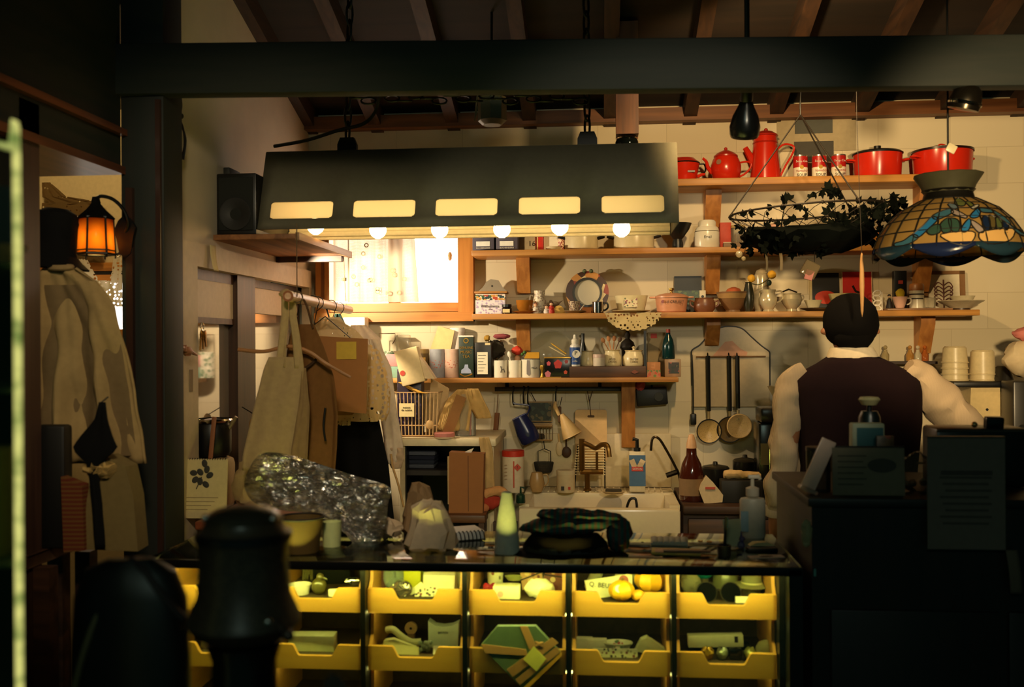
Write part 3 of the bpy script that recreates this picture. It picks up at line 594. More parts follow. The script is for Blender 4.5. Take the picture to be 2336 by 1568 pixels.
for i, (x, c1, c2, h) in enumerate(((1222, (226, 214, 196), (186, 120, 96), 24), (1247, (216, 206, 196), (70, 50, 46), 18), (1258, (190, 46, 30), (60, 28, 26), 27))):
    t = T('toy_figurine', ('tiny pale figurine with a ring-shaped wreath beside the amber saucer', 'tiny kneeling white figurine with dark hair', 'tiny red-robed figurine beside the yellow fan')[i], 'figurine', S(3, x, 4.23), 'tiny figurines'); t.p('body', lathe([(0, 0), (7, 0), (7.5, 4), (5, h * .6), (2.5, h * .68), (0, h * .68)], 14, caps=False), m(*c1, .5)); t.p('head', ball(4.4, (0, 0, h * .8), 12, 8), m(224, 178, 140, .5)); t.p('hair', ball(4.8, (0, 1.2, h * .85), 12, 8, (1, 1, .9)), m(*c2, .5)); t.p('arm', tube([(-5, -3, h * .5), (0, -7, h * .36), (5, -3, h * .5)], 1.7), m(*c1, .5))
t = T('yellow_fan', 'yellow half-round fan standing behind the red figurine', 'fan', S(3, 1275, 4.27)); t.main(prism([(-14, 0), (14, 0)] + [(14 * cos(a * pi / 10), 19 * sin(a * pi / 10)) for a in range(1, 10)], -1, 1), m(222, 178, 80, .6))
t = T('bird_figure', 'small dark bird figure beside the yellow fan', 'figurine', S(3, 1266, 4.34)); t.main(add(ball(7, (0, 0, 24), 12, 8, (1.5, .8, .8)), tube([(0, 0, 0), (0, 0, 20)], 1), xf(lathe([(3, 0), (0.2, 12)], 8), (8, 0, 26), (0, 1.1, 0)), ball(4, (-9, 0, 29), 10, 6)), m(120, 100, 74, .6))
t = T('round_mirror', 'round porthole mirror with a patterned wide rim and black inner ring', 'mirror', S(3, 1340, 4.33), rot=(-.06, 0, 0))
def ring(r0, r1, y0, y1, zc, seg=40): return xf(lathe([(r0, y0), (r1, y0), (r1, y1), (r0, y1), (r0, y0)], seg, caps=False), (0, 0, zc), (pi / 2, 0, 0))
t.p('rim', ring(33, 49, -5, 3, 49), spots((150, 96, 56), [(60, 30, 22), (140, 50, 34), (200, 140, 70), (220, 200, 150)], 26, .9)); t.p('inner_ring', ring(29, 34, -3, 6, 49), BLACK); t.p('glass', xf(cyl(30, 1, 2, 40), (0, 0, 49), (pi / 2, 0, 0)), m(196, 186, 160, .5, 0, 0)); 
for s in (-6, 9): t.p('glass_knob', ball(5, (s, -2, 98), 12, 8), glass(120, 150, 110, .4))
t = T('patterned_cup', 'small brown-patterned cup in front of the mirror', 'cup', S(3, 1310, 4.23) + Vector((0, 0, .012))); t.p('bowl', cup(13.5, 11, 21), spots((206, 184, 156), [(96, 70, 60), (140, 110, 90)], 150, .55)); 
t = T('cup_saucer', 'thin saucer carrying the brown-patterned cup', 'saucer', S(3, 1312, 4.23)); t.main(lathe([(0, 0), (12, 0), (26, 5), (25, 6), (10, 2.5), (0, 2.5)], 26, caps=False), m(150, 126, 96, .3))
t = T('tea_spoon', 'tiny spoon propped on the thin saucer', 'spoon', S(3, 1326, 4.215) + Vector((0, 0, .01))); t.main(add(tube([(-4, 0, 0), (7, 0, 14)], 1), ball(2.6, (-5, 0, 0), 10, 6, (1.3, 1, .5))), m(220, 206, 180, .3))
t = T('orange_packet', 'small orange packet lying under the mirror', 'packet', S(3, 1338, 4.25)); t.main(box(-11, 11, -5, 5, 0, 14, 1), m(206, 120, 44, .6))
t = T('chrome_mug', 'polished chrome mug with black handle beside the mirror', 'mug', S(3, 1364, 4.235)); t.p('body', lathe([(0, 0), (13, 0), (13, 25), (14, 26), (12.5, 26), (12, 2)], 24, caps=False), CHROME); t.p('handle', hnd(12, 6, 22, 11, 2.2), BLACK)
t = T('floral_planter', 'wide ivory oval dish with a rose spray, above the lace doily', 'dish', S(3, 1440, 4.28)); t.p('bowl', lathe([(0, 0), (26, 0), (30, 4), (38, 40), (36, 40), (26, 6), (0, 5)], 30, sx=1.0, sy=.6, caps=False), m(214, 200, 160, .3)); t.p('rose_print', xf(sheet(lambda u, v: ((u - .5) * 30, 0, (v - .5) * 22), 1, 1), (-2, -22, 24), (-.12, 0, 0)), spots((214, 200, 160), [(150, 70, 70), (90, 96, 60), (120, 60, 80)], 95, .38))
t = T('serving_plate', 'flat plate under the ivory oval dish', 'plate', S(3, 1440, 4.24)); t.main(lathe([(0, 0), (26, 0), (44, 4), (43, 5.5), (24, 2), (0, 2)], 30, caps=False), m(160, 140, 104, .3))
def doily():
    def f(u, v):
        a = pi * (1 + u); r = 8 + v * 54 + (1.6 * sin(u * 90) if v > .97 else 0)
        return (r * cos(a) * 1.02, -2.2 - 1.2 * sin(u * 20) * v, r * sin(a) * .66)
    return sheet(f, 120, 16)
t = T('lace_doily', 'half-round crocheted doily hanging over the shelf edge', 'doily', on(1444, YF - .003, SZ[3] - .0005)); t.main(doily(), lace(214, 192, 140, 75, .40, .2))
t = T('pink_casserole', 'pale pink lidded casserole beside the lace doily', 'casserole', S(3, 1532, 4.27)); PK = m(208, 146, 112, .35)
t.p('body', lathe([(0, 0), (30, 0), (33, 3), (37, 34), (0, 34)], 30, caps=False), PK); t.p('lid', lathe([(39, 34), (39, 37), (28, 42), (12, 45), (0, 45)], 30, caps=False), PK); t.p('knob', lathe([(3, 45), (3, 50), (6, 52), (6, 56), (0, 57)], 14, caps=False), BRASS)
for s in (-1, 1): t.p('handle', box(min(s * 34, s * 50), max(s * 34, s * 50), -9, 9, 33, 37, 1.5), PK)
t.txt('LE CREUSET', 7.6, (5, -37.2, 24), INK); t.p('emblem', xf(cyl(3.6, 0, .6), (-22, -31.8, 24.5), (pi / 2, 0, -.6)), m(130, 40, 30, .5))
t = T('landscape_card', 'dark blue and green landscape card leaning behind the pink casserole', 'card', S(3, 1570, 4.37), rot=(-.05, 0, 0)); t.p('card', box(-31, 31, -1, 1, 0, 85), m(24, 34, 42, .5)); t.p('grass_print', box(-31, 31, -1.6, -1, 20, 52), spots((40, 66, 36), [(70, 96, 44), (30, 50, 40), (96, 110, 60)], 60, .5))
t = T('clay_pot', 'small brown glazed pot with two ears beside the pink casserole', 'pot', S(3, 1607, 4.26)); BRN = m(120, 76, 52, .35); t.p('body', lathe([(0, 0), (18, 0), (24, 8), (25, 20), (21, 30), (22, 33), (20, 33), (18, 26)], 24, caps=False), BRN); 
for s in (-1, 1): t.p('ear', tube(smooth([(s * 22, 0, 24), (s * 31, 0, 27), (s * 31, 0, 17), (s * 23, 0, 12)], 3), 2.4), BRN)
t = T('memo_card', 'small white card with a black dot standing behind the brown glazed pot', 'card', S(3, 1603, 4.36)); t.p('card', box(-7, 7, -1, 1, 28, 52), PAPER); t.p('dot', xf(cyl(3, 0, .5), (0, -1, 38), (pi / 2, 0, 0)), BLACK); t.p('pick', box(-1, 1, -1, 1, 0, 28), PINE)
t = T('stoneware_bowl', 'large footed brown stoneware bowl', 'bowl', S(3, 1672, 4.27)); t.p('bowl', lathe([(0, 0), (17, 0), (16, 5), (26, 18), (34, 34), (37, 46), (34.6, 46), (26, 24), (0, 10)], 30, caps=False), m(134, 98, 62, .45)); t.p('glaze_band', lathe([(33.4, 31), (36.4, 42)], 30, caps=False), m(170, 132, 82, .35))
t = T('onion', 'reddish onion heaped in the brown stoneware bowl', 'onion', S(3, 1674, 4.27) + Vector((0, 0, .062))); t.main(lathe([(0, 0), (12, 1), (21, 9), (14, 20), (4, 24), (0, 24)], 18, caps=False), m(180, 92, 56, .4))
t = T('flower_vase', 'slender dark vase holding two yellow globe flowers', 'vase', S(3, 1708, 4.245)); t.p('body', lathe([(0, 0), (7, 0), (10, 10), (13, 32), (11, 50), (7, 66), (8, 68), (6, 68)], 18, caps=False, sx=1), m(40, 40, 28, .3)); flowerball(t, 6, -3, 76, 9, m(214, 160, 40, .8)); t.p('stem', tube(smooth([(2, 0, 66), (24, -2, 62), (46, -2, 76)], 5), 1.1, 6), m(60, 58, 30, .7)); flowerball(t, 52, -2, 84, 9.5, m(214, 160, 40, .8)); t.p('leaf', ball(5, (46, 0, 66), 10, 6, (1.2, .5, 1.4)), DEEPGREEN)
t = T('tall_jug', 'tall silvery-white coffee jug with a narrow neck', 'jug', S(3, 1738, 4.30)); SILV = m(196, 182, 150, .2, .35); t.p('body', lathe([(0, 0), (17, 0), (15, 4), (22, 24), (18, 46), (15, 70), (17, 84), (14, 88), (0, 88)], 26, caps=False), SILV); t.p('lid', lathe([(15, 88), (12, 95), (4, 99), (0, 100)], 22, caps=False), SILV); t.p('spout', tube(smooth([(-18, 0, 30), (-30, 0, 52), (-42, 0, 72)], 4), [5, 4.6, 4.2, 3.9, 3.6, 3.3, 3, 2.7, 2.4]), SILV)
t = T('cream_jug', 'round-bellied silvery cream jug with looped handle', 'jug', S(3, 1753, 4.235)); t.p('body', lathe([(0, 0), (13, 0), (11, 5), (19, 18), (20, 30), (15, 42), (17, 50), (15.6, 50), (13, 42)], 26, caps=False), SILV); t.p('handle', hnd(17, 20, 46, 15, 2), SILV)
t = T('sugar_bowl', 'silvery footed sugar bowl', 'bowl', S(3, 1806, 4.25)); t.p('bowl', lathe([(0, 0), (13, 0), (11, 6), (20, 16), (24, 28), (20, 38), (22, 41), (20, 41), (18, 36)], 26, caps=False), SILV); t.p('handle', hnd(22, 26, 36, 5, 1.4), SILV)
t = T('sugar_tongs', 'silver tongs lying across the footed sugar bowl', 'tongs', S(3, 1800, 4.25) + Vector((0, 0, .078))); t.main(add(tube([(-16, -3, 2), (0, 0, 8), (18, -3, 1)], 1.6), tube([(-16, 3, 2), (0, 4, 9), (18, 3, 1)], 1.6)), CHROME)
t = T('small_bowl', 'cream bowl on a dark saucer in front of the black print', 'bowl', S(3, 1855, 4.24) + Vector((0, 0, .012))); t.main(cup(20, 12, 19), m(206, 190, 150, .35))
t = T('dark_saucer', 'dark wide saucer under the cream bowl', 'saucer', S(3, 1866, 4.24)); t.main(lathe([(0, 0), (20, 0), (40, 6), (39, 7.4), (18, 2.5), (0, 2.5)], 28, caps=False), m(52, 40, 30, .3))
t = T('fruit_print', 'black card with a big orange-red fruit, leaning on the wall', 'picture', S(3, 1886, 4.385), rot=(-.05, 0, 0)); t.p('card', box(-32, 28, -1, 1, 0, 90), m(20, 20, 22, .5)); t.p('edge_strip', box(-38, -32, -1.5, 1, 0, 84), m(206, 188, 140, .6)); t.p('fruit', prism([(24 * cos(a * pi / 12) - 2, 34 + 15 * sin(a * pi / 12)) for a in range(24)], -1.8, -1), m(214, 60, 26, .5))
t = T('poppy_print', 'red card print with a dark sprig, leaning on the wall', 'picture', S(3, 1956, 4.385), rot=(-.05, 0, 0)); t.p('card', box(-32, 32, -1, 1, 0, 92), m(186, 30, 22, .5)); t.p('edge_strip', box(-34, -32, -1.4, 1, 0, 92), m(220, 190, 150, .6)); t.p('edge_strip', box(32, 34, -1.4, 1, 0, 92), m(220, 190, 150, .6)); t.p('sprig', tube([(-10, -2, 60), (-4, -2, 48), (4, -2, 44)], 2.4), BLACK)
t = T('soup_bowl', 'pale green shallow bowl stacked before the red print', 'bowl', S(3, 1925, 4.27)); t.main(lathe([(0, 0), (12, 0), (30, 26), (34, 40), (32.5, 40), (28, 27), (0, 3)], 26, caps=False), m(190, 176, 126, .4))
t = T('openwork_letters', 'white openwork ornament of stacked curls', 'ornament', S(3, 2001, 4.25)); t.main(add(*[xf(tube([(9 * cos(k * pi / 7), 0, 6 * sin(k * pi / 7)) for k in range(14)], 1.6, 6, True), (0, 0, 7 + 11 * i), (0, .4 * (-1) ** i, 0)) for i in range(4)], tube([(11, 0, 0), (11, 0, 42)], 1.4)), WHITE)
t = T('black_figurine', 'tiny black-gowned figurine beside the pink cup', 'figurine', S(3, 2029, 4.25) + Vector((0, 0, .010))); t.p('gown', lathe([(0, 0), (8, 0), (6, 12), (3.5, 22), (0, 24)], 14, caps=False), m(26, 20, 22, .5)); t.p('head', ball(3.6, (0, 0, 27), 10, 8), m(206, 170, 130, .5)); t.p('hair', ball(4, (0, .8, 29), 10, 8, (1, 1, .8)), m(24, 16, 14, .5))
t = T('pink_cup', 'white and pink tea cup holding a yellow globe flower', 'cup', S(3, 2053, 4.24) + Vector((0, 0, .010))); t.p('bowl', lathe([(0, 0), (9, 0), (12, 8), (17, 26), (15.6, 26), (10, 8), (0, 2)], 24, caps=False), m(222, 176, 156, .3)); t.p('handle', hnd(15, 8, 22, 10, 1.8), PORC); flowerball(t, 2, 4, 34, 10.5, m(222, 190, 40, .8))
t = T('lidded_canister', 'white canister with brown lid and bands', 'canister', S(3, 2091, 4.27) + Vector((0, 0, .010))); t.p('body', cyl(16, 0, 40), PORC); t.p('lid', lathe([(16.5, 40), (16.5, 52), (14, 56), (0, 56)], 22, caps=False), m(150, 96, 50, .4)); t.p('band', lathe([(16.3, 30), (16.6, 32), (16.3, 33)], 22, caps=False), INK); t.p('band', lathe([(16.3, 20), (16.6, 22), (16.3, 23)], 22, caps=False), INK)
t = T('cut_glass_tumbler', 'cut-glass tumbler beside the white canister', 'glass', S(3, 2121, 4.24) + Vector((0, 0, .010))); t.main(cup(14, 12, 23), glass(236, 228, 206, .22))
t = T('serving_tray', 'thin wooden tray carrying the pink cup and white canister', 'tray', S(3, 2090, 4.255)); t.main(box(-72, 72, -28, 26, 0, 4.6, 1.5), m(150, 112, 80, .4))
t = T('framed_print', 'wood-framed white print of a brown scroll ornament', 'picture', S(3, 2153, 4.375), rot=(-.06, 0, 0)); t.p('print', box(-34, 36, -1, 1, 3, 84), PAPER); t.p('frame', add(box(-46, -34, -3, 2, 0, 92), box(36, 48, -3, 2, 0, 92), box(-46, 48, -3, 2, 84, 92), box(-46, 48, -3, 2, 0, 4)), m(130, 92, 52, .5)); 
t.p('ornament_print', add(*[tube(smooth([(0, -1.6, 22 + 9 * i), (s * 12, -1.6, 30 + 9 * i), (s * 20, -1.6, 24 + 8 * i), (s * 14, -1.6, 18 + 8 * i)], 4), 1.3, 5) for i in range(5) for s in (-1, 1)], tube([(0, -1.6, 8), (0, -1.6, 72)], 1.6, 5)), m(110, 70, 62, .7))
t = T('wide_bowl', 'wide shallow grey-white bowl at the shelf end', 'bowl', S(3, 2192, 4.24)); t.p('bowl', lathe([(0, 4), (22, 4), (24, 6), (50, 20), (49, 21.6), (22, 9), (0, 8)], 32, caps=False), m(196, 184, 156, .3)); t.p('foot', cyl(20, 0, 5), m(70, 54, 40, .4))
t = T('finger_bowl', 'small cream bowl stacked inside the wide shallow bowl', 'bowl', S(3, 2196, 4.24) + Vector((0, 0, .036))); t.main(lathe([(0, -14), (14, -12), (27, 12), (25.6, 12), (12, -9), (0, -10)], 26, caps=False), m(218, 206, 174, .35))
t = T('black_tin', 'tall narrow black tin with a red badge behind the flower cup', 'tin', S(3, 2052, 4.35)); t.p('body', box(-14, 14, -9, 9, 0, 92, 1), BLACK); t.p('badge', box(-5, 5, -10, -9, 62, 70), m(150, 50, 36, .5))

# ---- lowest shelf with tins and mugs
t = T('wire_handled_jar', 'green and white glass jar with upright wire bail behind the white cardigan', 'jar', S(4, 885, 4.32)); t.p('body', lathe([(0, 0), (19, 0), (20, 4), (20, 60), (0, 60)], 22, caps=False), spots((206, 200, 180), [(90, 120, 96), (230, 222, 200), (120, 140, 110)], 70, .5)); t.p('bail', tube([(-20, 0, 56), (-20, 0, 100), (17, 0, 100), (17, 0, 86), (11, 0, 76)], 1.2), m(120, 100, 76, .3, .8))
t = T('two_tone_box', 'pink and mint cardboard box beside the white cardigan', 'box', S(4, 902, 4.27)); t.p('carton', box(-17, 17, -18, 18, 0, 26, .8), m(130, 170, 150, .7)); t.p('lid', box(-17.5, 17.5, -18.5, 18.5, 26, 54, .8), m(206, 140, 140, .7))
t = T('glass_block', 'clear square glass canister at the back of the tea shelf', 'canister', S(4, 922, 4.35)); t.main(box(-16, 14, -12, 12, 0, 96, 2), glass(230, 226, 206, .10))
t = canister('tea_tin', 'olive-gold tea tin with a paper label', 'tin', S(4, 962, 4.28), 17, 65, m(110, 84, 40, .4), 'tea tins', m(150, 120, 66, .35), 10); t.p('paper_label', box(-13, 12, -18, -16.5, 8, 46), m(206, 160, 70, .6)); t.p('seal', box(-8, 6, -18.6, -18, 28, 36), m(170, 70, 40, .6))
for i, (x, c, lb) in enumerate(((998, (150, 152, 160), 'pale blue-grey tea tin with red script'), (1032, (206, 170, 150), 'dusty pink tea tin with red script'))):
    t = canister('tea_tin', lb, 'tin', S(4, x, 4.27), 17.5, 65, m(*c, .45), 'tea tins', None, 9); t.p('print', xf(lathe([(17.8, 22), (17.8, 40)], 24, caps=False), (0, 0, 0)), spots(c, [(176, 84, 66), (190, 120, 96)], 120, .34))
t = canister('paper_cup_stack', 'tall white paper drum behind the pink tea tin', 'canister', S(4, 1044, 4.36), 17, 112, m(226, 214, 202, .7), None, m(236, 230, 222, .6), 9)
t = T('coffee_packet', 'slanting cream paper packet with folded top behind the blue-grey tin', 'packet', S(4, 996, 4.335), rot=(0, .16, 0)); t.main(crumple(prism([(-20, 0), (20, 0), (24, 60), (26, 112), (-12, 116), (-22, 62)], -12, 12), 1.5, .06), m(226, 196, 136, .8))
t = T('tall_tea_tin', 'tall dark green oblong tea tin with gold lettering', 'tin', S(4, 1066, 4.26), 'tea tins'); t.p('body', box(-17, 17, -17, 17, 0, 92, 1), DEEPGREEN); t.p('lid', box(-17.4, 17.4, -17.4, 17.4, 92, 96, 1), m(226, 220, 206, .4))
for i, (w_, sz) in enumerate((('GENUINE', 7.5), ('MUSIC', 9), ('TEA', 9))): t.txt(w_, sz, (0, -17.8, 68 - 10 * i), GOLD)
t.p('crest_print', add(prism([(-12, 10), (12, 10), (10, 18), (5, 22), (4, 30), (-3, 30), (-5, 22), (-11, 18)], -17.6, -17)), m(150, 160, 190, .5)); t.p('crest_band', tube(smooth([(-14, -17.4, 9), (-5, -17.4, 4), (5, -17.4, 5), (14, -17.4, 9)], 4), 1.4, 6), GOLD); t.p('emblem', xf(ring(4, 6, -.5, .5, 0, 20), (0, -17.4, 84)), GOLD)
t = T('black_box', 'black oblong carton with a tall cream label', 'box', S(4, 1105, 4.26)); t.p('carton', box(-19, 18, -18, 18, 0, 80, 1), m(18, 16, 14, .4)); t.p('paper_label', box(-14, 10, -19, -18, 8, 58), PAPER); t.p('seal', box(4, 16, -18.8, -18, 74, 79), m(220, 200, 150, .6))
for k in range(6): t.p('printed_line', box(-12, 6 - 3 * (k % 3), -19.3, -19, 50 - 7 * k, 51 - 7 * k), INK)
t = T('dried_bouquet', 'dark bunch of dried flowers with a pink head behind the black carton', 'bouquet', S(4, 1128, 4.35)); t.p('foliage', crumple(ball(20, (0, 0, 62), 16, 12, (1.3, .6, 1.1)), 8, .12), m(48, 40, 26, .9)); t.p('stem', add(*[tube([(RND.uniform(-3, 3), 0, 0), (RND.uniform(-14, 14), 0, 56)], 1.2, 5) for _ in range(6)]), m(90, 76, 40, .8)); t.p('flower_head', crumple(ball(12, (18, -4, 92), 14, 8, (1.7, .8, .5)), 3, .2), m(150, 70, 74, .8)); t.p('flower_head', crumple(ball(7, (-16, -4, 88), 12, 8), 2, .3), m(170, 130, 44, .8))
t = T('white_mug', 'white mug printed with a small grey animal', 'mug', S(4, 1142, 4.25), 'white mugs'); t.p('body', cup(16, 16, 39), PORC); t.p('print', add(tube([(2, -16.4, 12), (4, -16.6, 18), (9, -16, 20), (11, -15.4, 12)], 1.2, 5), tube([(4, -16.6, 18), (2, -16.6, 26)], 1, 5)), m(90, 80, 70, .6))
t = T('white_mug', 'plain white mug holding a white spoon', 'mug', S(4, 1175, 4.25), 'white mugs'); t.p('body', cup(15.5, 15.5, 39), PORC)
t = T('plastic_spoon', 'white spoon standing in the plain white mug', 'spoon', S(4, 1170, 4.25) + Vector((0, 0, .006)), rot=(0, -.16, 0)); t.main(add(tube([(0, 0, 0), (0, 0, 44)], 1.6), ball(5, (0, 0, 50), 12, 8, (.9, .5, 1.5))), WHITE)
t = T('toy_doll', 'small red and orange toy doll poking out behind the mugs', 'doll', S(4, 1180, 4.32)); t.p('body', lathe([(0, 0), (9, 0), (10, 20), (6, 46), (0, 50)], 14, caps=False), m(220, 170, 130, .6)); t.p('hair', crumple(ball(13, (0, 0, 60), 14, 10, (1, .8, .75)), 2.5, .2), m(206, 60, 36, .7)); t.p('bow', add(ball(4, (12, -3, 52), 10, 6), ball(4, (17, -3, 56), 10, 6)), m(70, 110, 50, .6))
t = T('enamel_measure', 'white enamel canister with a grey drip stripe', 'canister', S(4, 1211, 4.25)); t.p('body', cyl(21, 0, 42), PORC); t.p('rim', lathe([(21, 41), (22, 42.5), (20, 43)], 24, caps=False), m(120, 120, 130, .4)); t.p('drip_stripe', prism([(-7, 40), (-1, 40), (0, 20), (1, 8), (-3, 4), (-8, 8), (-8, 22)], -21.6, -20.2), m(140, 130, 128, .5)); t.txt('MELK', 6, (10, -20.6, 22), INK)
t = T('sponge', 'yellow sponge resting on the striped white canister', 'sponge', S(4, 1214, 4.25) + Vector((0, 0, .0815))); t.main(prism([(-18, 0), (17, 0), (17, 14), (-11, 14)], -10, 10), m(206, 150, 40, .9))
t = T('floral_tin', 'square black tin painted with red and pink blossoms', 'tin', S(4, 1273, 4.255)); t.p('body', box(-30, 30, -22, 22, 0, 44, 1), m(16, 14, 14, .25)); t.p('gilt_edge', add(box(-30.5, 30.5, -22.6, 22.6, 43.5, 46, .5), box(-30.5, 8, -22.6, -22, 0, 2)), GOLD)
for q, (x, z, r, c) in enumerate(((1, 30, 9, (190, 50, 44)), (-20, 32, 4.5, (206, 80, 90)), (-22, 8, 6.5, (196, 110, 120)), (20, 36, 4, (150, 60, 60)), (18, 12, 4, (190, 70, 40)))): t.p('blossom_print', prism([(x + r * (1 + .12 * sin(5 * a)) * cos(a), z + r * 1.1 * (1 + .12 * sin(5 * a)) * sin(a)) for a in [k * pi / 10 for k in range(20)]], -22.7, -22), m(*c, .5))
for q, (dx, rr) in enumerate(((0, -.95), (5, -1.05))): 
    t = T('pencil', ('yellow pencil slanting out of the black floral tin', 'thin cream pencil slanting below the yellow one')[q], 'pencil', S(4, 1292 - q * 2, 4.24) + Vector((0, 0, .100 - .008 * q)), rot=(0, rr, 0)); t.main(lathe([(1.5, 0), (1.5, 38), (.2, 44)], 6), (m(220, 170, 50, .5), m(214, 196, 150, .5))[q])
t = T('glass_platter', 'big round glass platter standing against the wall behind the floral tin', 'platter', S(4, 1259, 4.365), rot=(-.08, 0, 0)); t.p('plate', xf(lathe([(0, 0), (30, 0), (36, -3), (52, -7), (52, -5), (36, -1), (30, 2), (0, 2)], 40, caps=False), (0, 0, 53), (-pi / 2, 0, 0)), glass(226, 222, 204, .05))
t = T('brass_figure', 'tiny shiny brass cup beside the black floral tin', 'cup', S(4, 1237, 4.23)); t.main(lathe([(0, 0), (6, 0), (2.5, 8), (2.5, 14), (6, 22), (5, 28), (0, 28)], 14, caps=False), GOLD)
t = T('wooden_drawer_box', 'long dark wooden box with a front board, carrying jars', 'box', S(4, 1388, 4.265)); t.p('box', box(-88, 84, -30, 36, 0, 25, 1), wood((60, 36, 20), (92, 58, 34), 'X', .5)); t.p('pull', prism([(50, 12), (58, 17), (68, 12), (58, 8)], -33, -30), m(120, 62, 40, .5))
topz = Vector((0, 0, 25.3 * 4.3 / F))
t = T('glue_bottle', 'white squeeze bottle with blue label and nozzle cap', 'bottle', S(4, 1312, 4.235) + topz * .99); t.p('body', lathe([(0, 0), (12, 0), (12, 40), (11, 47), (7, 51), (0, 51)], 22, caps=False), m(232, 226, 218, .4)); t.p('cap', lathe([(7, 51), (8, 53), (8, 60), (4, 64), (3, 72), (0, 72)], 18, caps=False), WHITE); t.p('blue_label', lathe([(12.3, 4), (12.3, 43)], 22, caps=False), m(50, 84, 150, .4)); t.p('white_field', xf(cyl(9, 0, .6), (3, -12.4, 28), (pi / 2, 0, 0)), WHITE); t.txt('P', 13, (2, -13.4, 30), INK); t.txt('colle', 6, (0, -12.9, 12), WHITE)
for i, (x, r, h, lb) in enumerate(((1341, 17, 32, 'cream lidless jar beside the squeeze bottle'), (1397, 21, 34, 'cream spice jar lettered on the belly, holding wooden spoons'), (1446, 25, 33, 'biggest cream spice jar with a knobbed lid'))):
    t = T('cream_jar', lb, 'jar', S(4, x, 4.265) + topz, 'cream stoneware jars'); t.p('body', lathe([(0, 0), (r - 2, 0), (r, 4), (r, h * .62), (r * .8, h * .85), (r * .76, h), (0, h)], 26, caps=False), IVORY); t.p('rim', lathe([(r * .78, h), (r * .84, h + 1.4), (r * .78, h + 2.5), (0, h + 2.5)], 26, caps=False), m(190, 170, 126, .4))
    if i == 2: t.p('knob', lathe([(3, h + 2), (2.5, h + 6), (5, h + 9), (0, h + 12)], 14, caps=False), IVORY)
    if i: t.txt(('', 'ANIJS\nZADEN', 'BLOEM\nSUIKER')[i], 6, (0, -r - .8, h * .38), m(120, 96, 60, .6, 0, 0))
t = canister('squat_jar', 'squat white jar with a pink lid in front of the cream jars', 'jar', S(4, 1367, 4.23) + topz, 13.5, 27, m(222, 206, 186, .4), None, m(206, 176, 160, .4), 8)
for i, x in enumerate((1372, 1384, 1396, 1408)):
    t = T('wooden_spoon', ('short wooden spoon leaning towards the squeeze bottle', 'wooden spoon with the palest bowl among the spoons in the jar', 'upright wooden spoon in the lettered jar', 'dark wooden spoon leaning towards the knobbed jar')[i], 'spoon', S(4, 1397, 4.265) + topz + Vector((.006 * (i - 1.5), 0, .055)), 'spoons in the lettered jar', rot=(0, -.5 + .3 * i, 0)); t.main(add(tube([(0, 0, 0), (0, 0, 28)], 1.2), ball(4.6, (0, 0, 33), 12, 8, (1, .5, 1.4))), m(*((150, 100, 56), (190, 130, 80), (160, 104, 60), (90, 60, 36))[i], .7))
t = T('dark_mill', 'dark turned pepper mill standing behind the knobbed jar', 'mill', S(4, 1432, 4.345)); t.main(lathe([(0, 0), (12, 0), (14, 60), (18, 66), (14, 78), (5, 86), (7, 94), (3, 104), (0, 104)], 18, caps=False), m(34, 28, 20, .5))
t = T('dark_bottle', 'dark slender bottle behind the squeeze bottle', 'bottle', S(4, 1330, 4.36)); t.main(lathe([(0, 0), (9, 0), (9, 60), (4, 80), (4, 98), (0, 98)], 16, caps=False), m(24, 26, 22, .3))
t = T('iron_divider', 'black upright bar fixed across the end of the tea shelf', 'bar', S(4, 1472, 4.22)); t.main(box(-3, 3, -2, 2, 0, 106), BLACK)
t = T('postcard', 'pale postcard with a red stamp leaning on the wall at the tea shelf end', 'card', S(4, 1497, 4.38)); t.p('card', box(-19, 22, -1, 1, 0, 100), m(150, 130, 92, .7)); t.p('stamp', box(-12, 2, -1.6, -1, 86, 97), m(170, 50, 36, .6))
t = T('teal_bottle', 'dark teal glass bottle with a red cap at the tea shelf end', 'bottle', S(4, 1525, 4.29) + Vector((0, 0, .0755))); t.p('body', lathe([(0, 0), (14, 0), (15, 3), (14, 30), (11, 44), (5, 56), (4, 66), (0, 66)], 20, caps=False), m(14, 46, 48, .15)); t.p('cap', cyl(4.6, 58, 68), m(170, 60, 40, .4))
t = T('picture_tin', 'small tin with a dark picture on its front, under the teal bottle', 'tin', S(4, 1534, 4.28)); t.p('body', box(-18, 18, -16, 16, 0, 40, 1), m(160, 130, 100, .4)); t.p('picture', box(-10, 14, -16.6, -16, 8, 33), spots((60, 50, 44), [(150, 70, 60), (90, 80, 60), (40, 50, 40)], 90, .6))
t = T('kraft_carton', 'small peach-coloured carton beside the black bar', 'carton', S(4, 1491, 4.26)); t.p('carton', box(-15, 15, -10, 10, 0, 34, 1), m(190, 130, 84, .7)); t.p('print', box(-15.2, 15.2, -10.5, -10, 0, 16), spots((190, 130, 84), [(110, 130, 60), (200, 90, 50)], 80, .5))
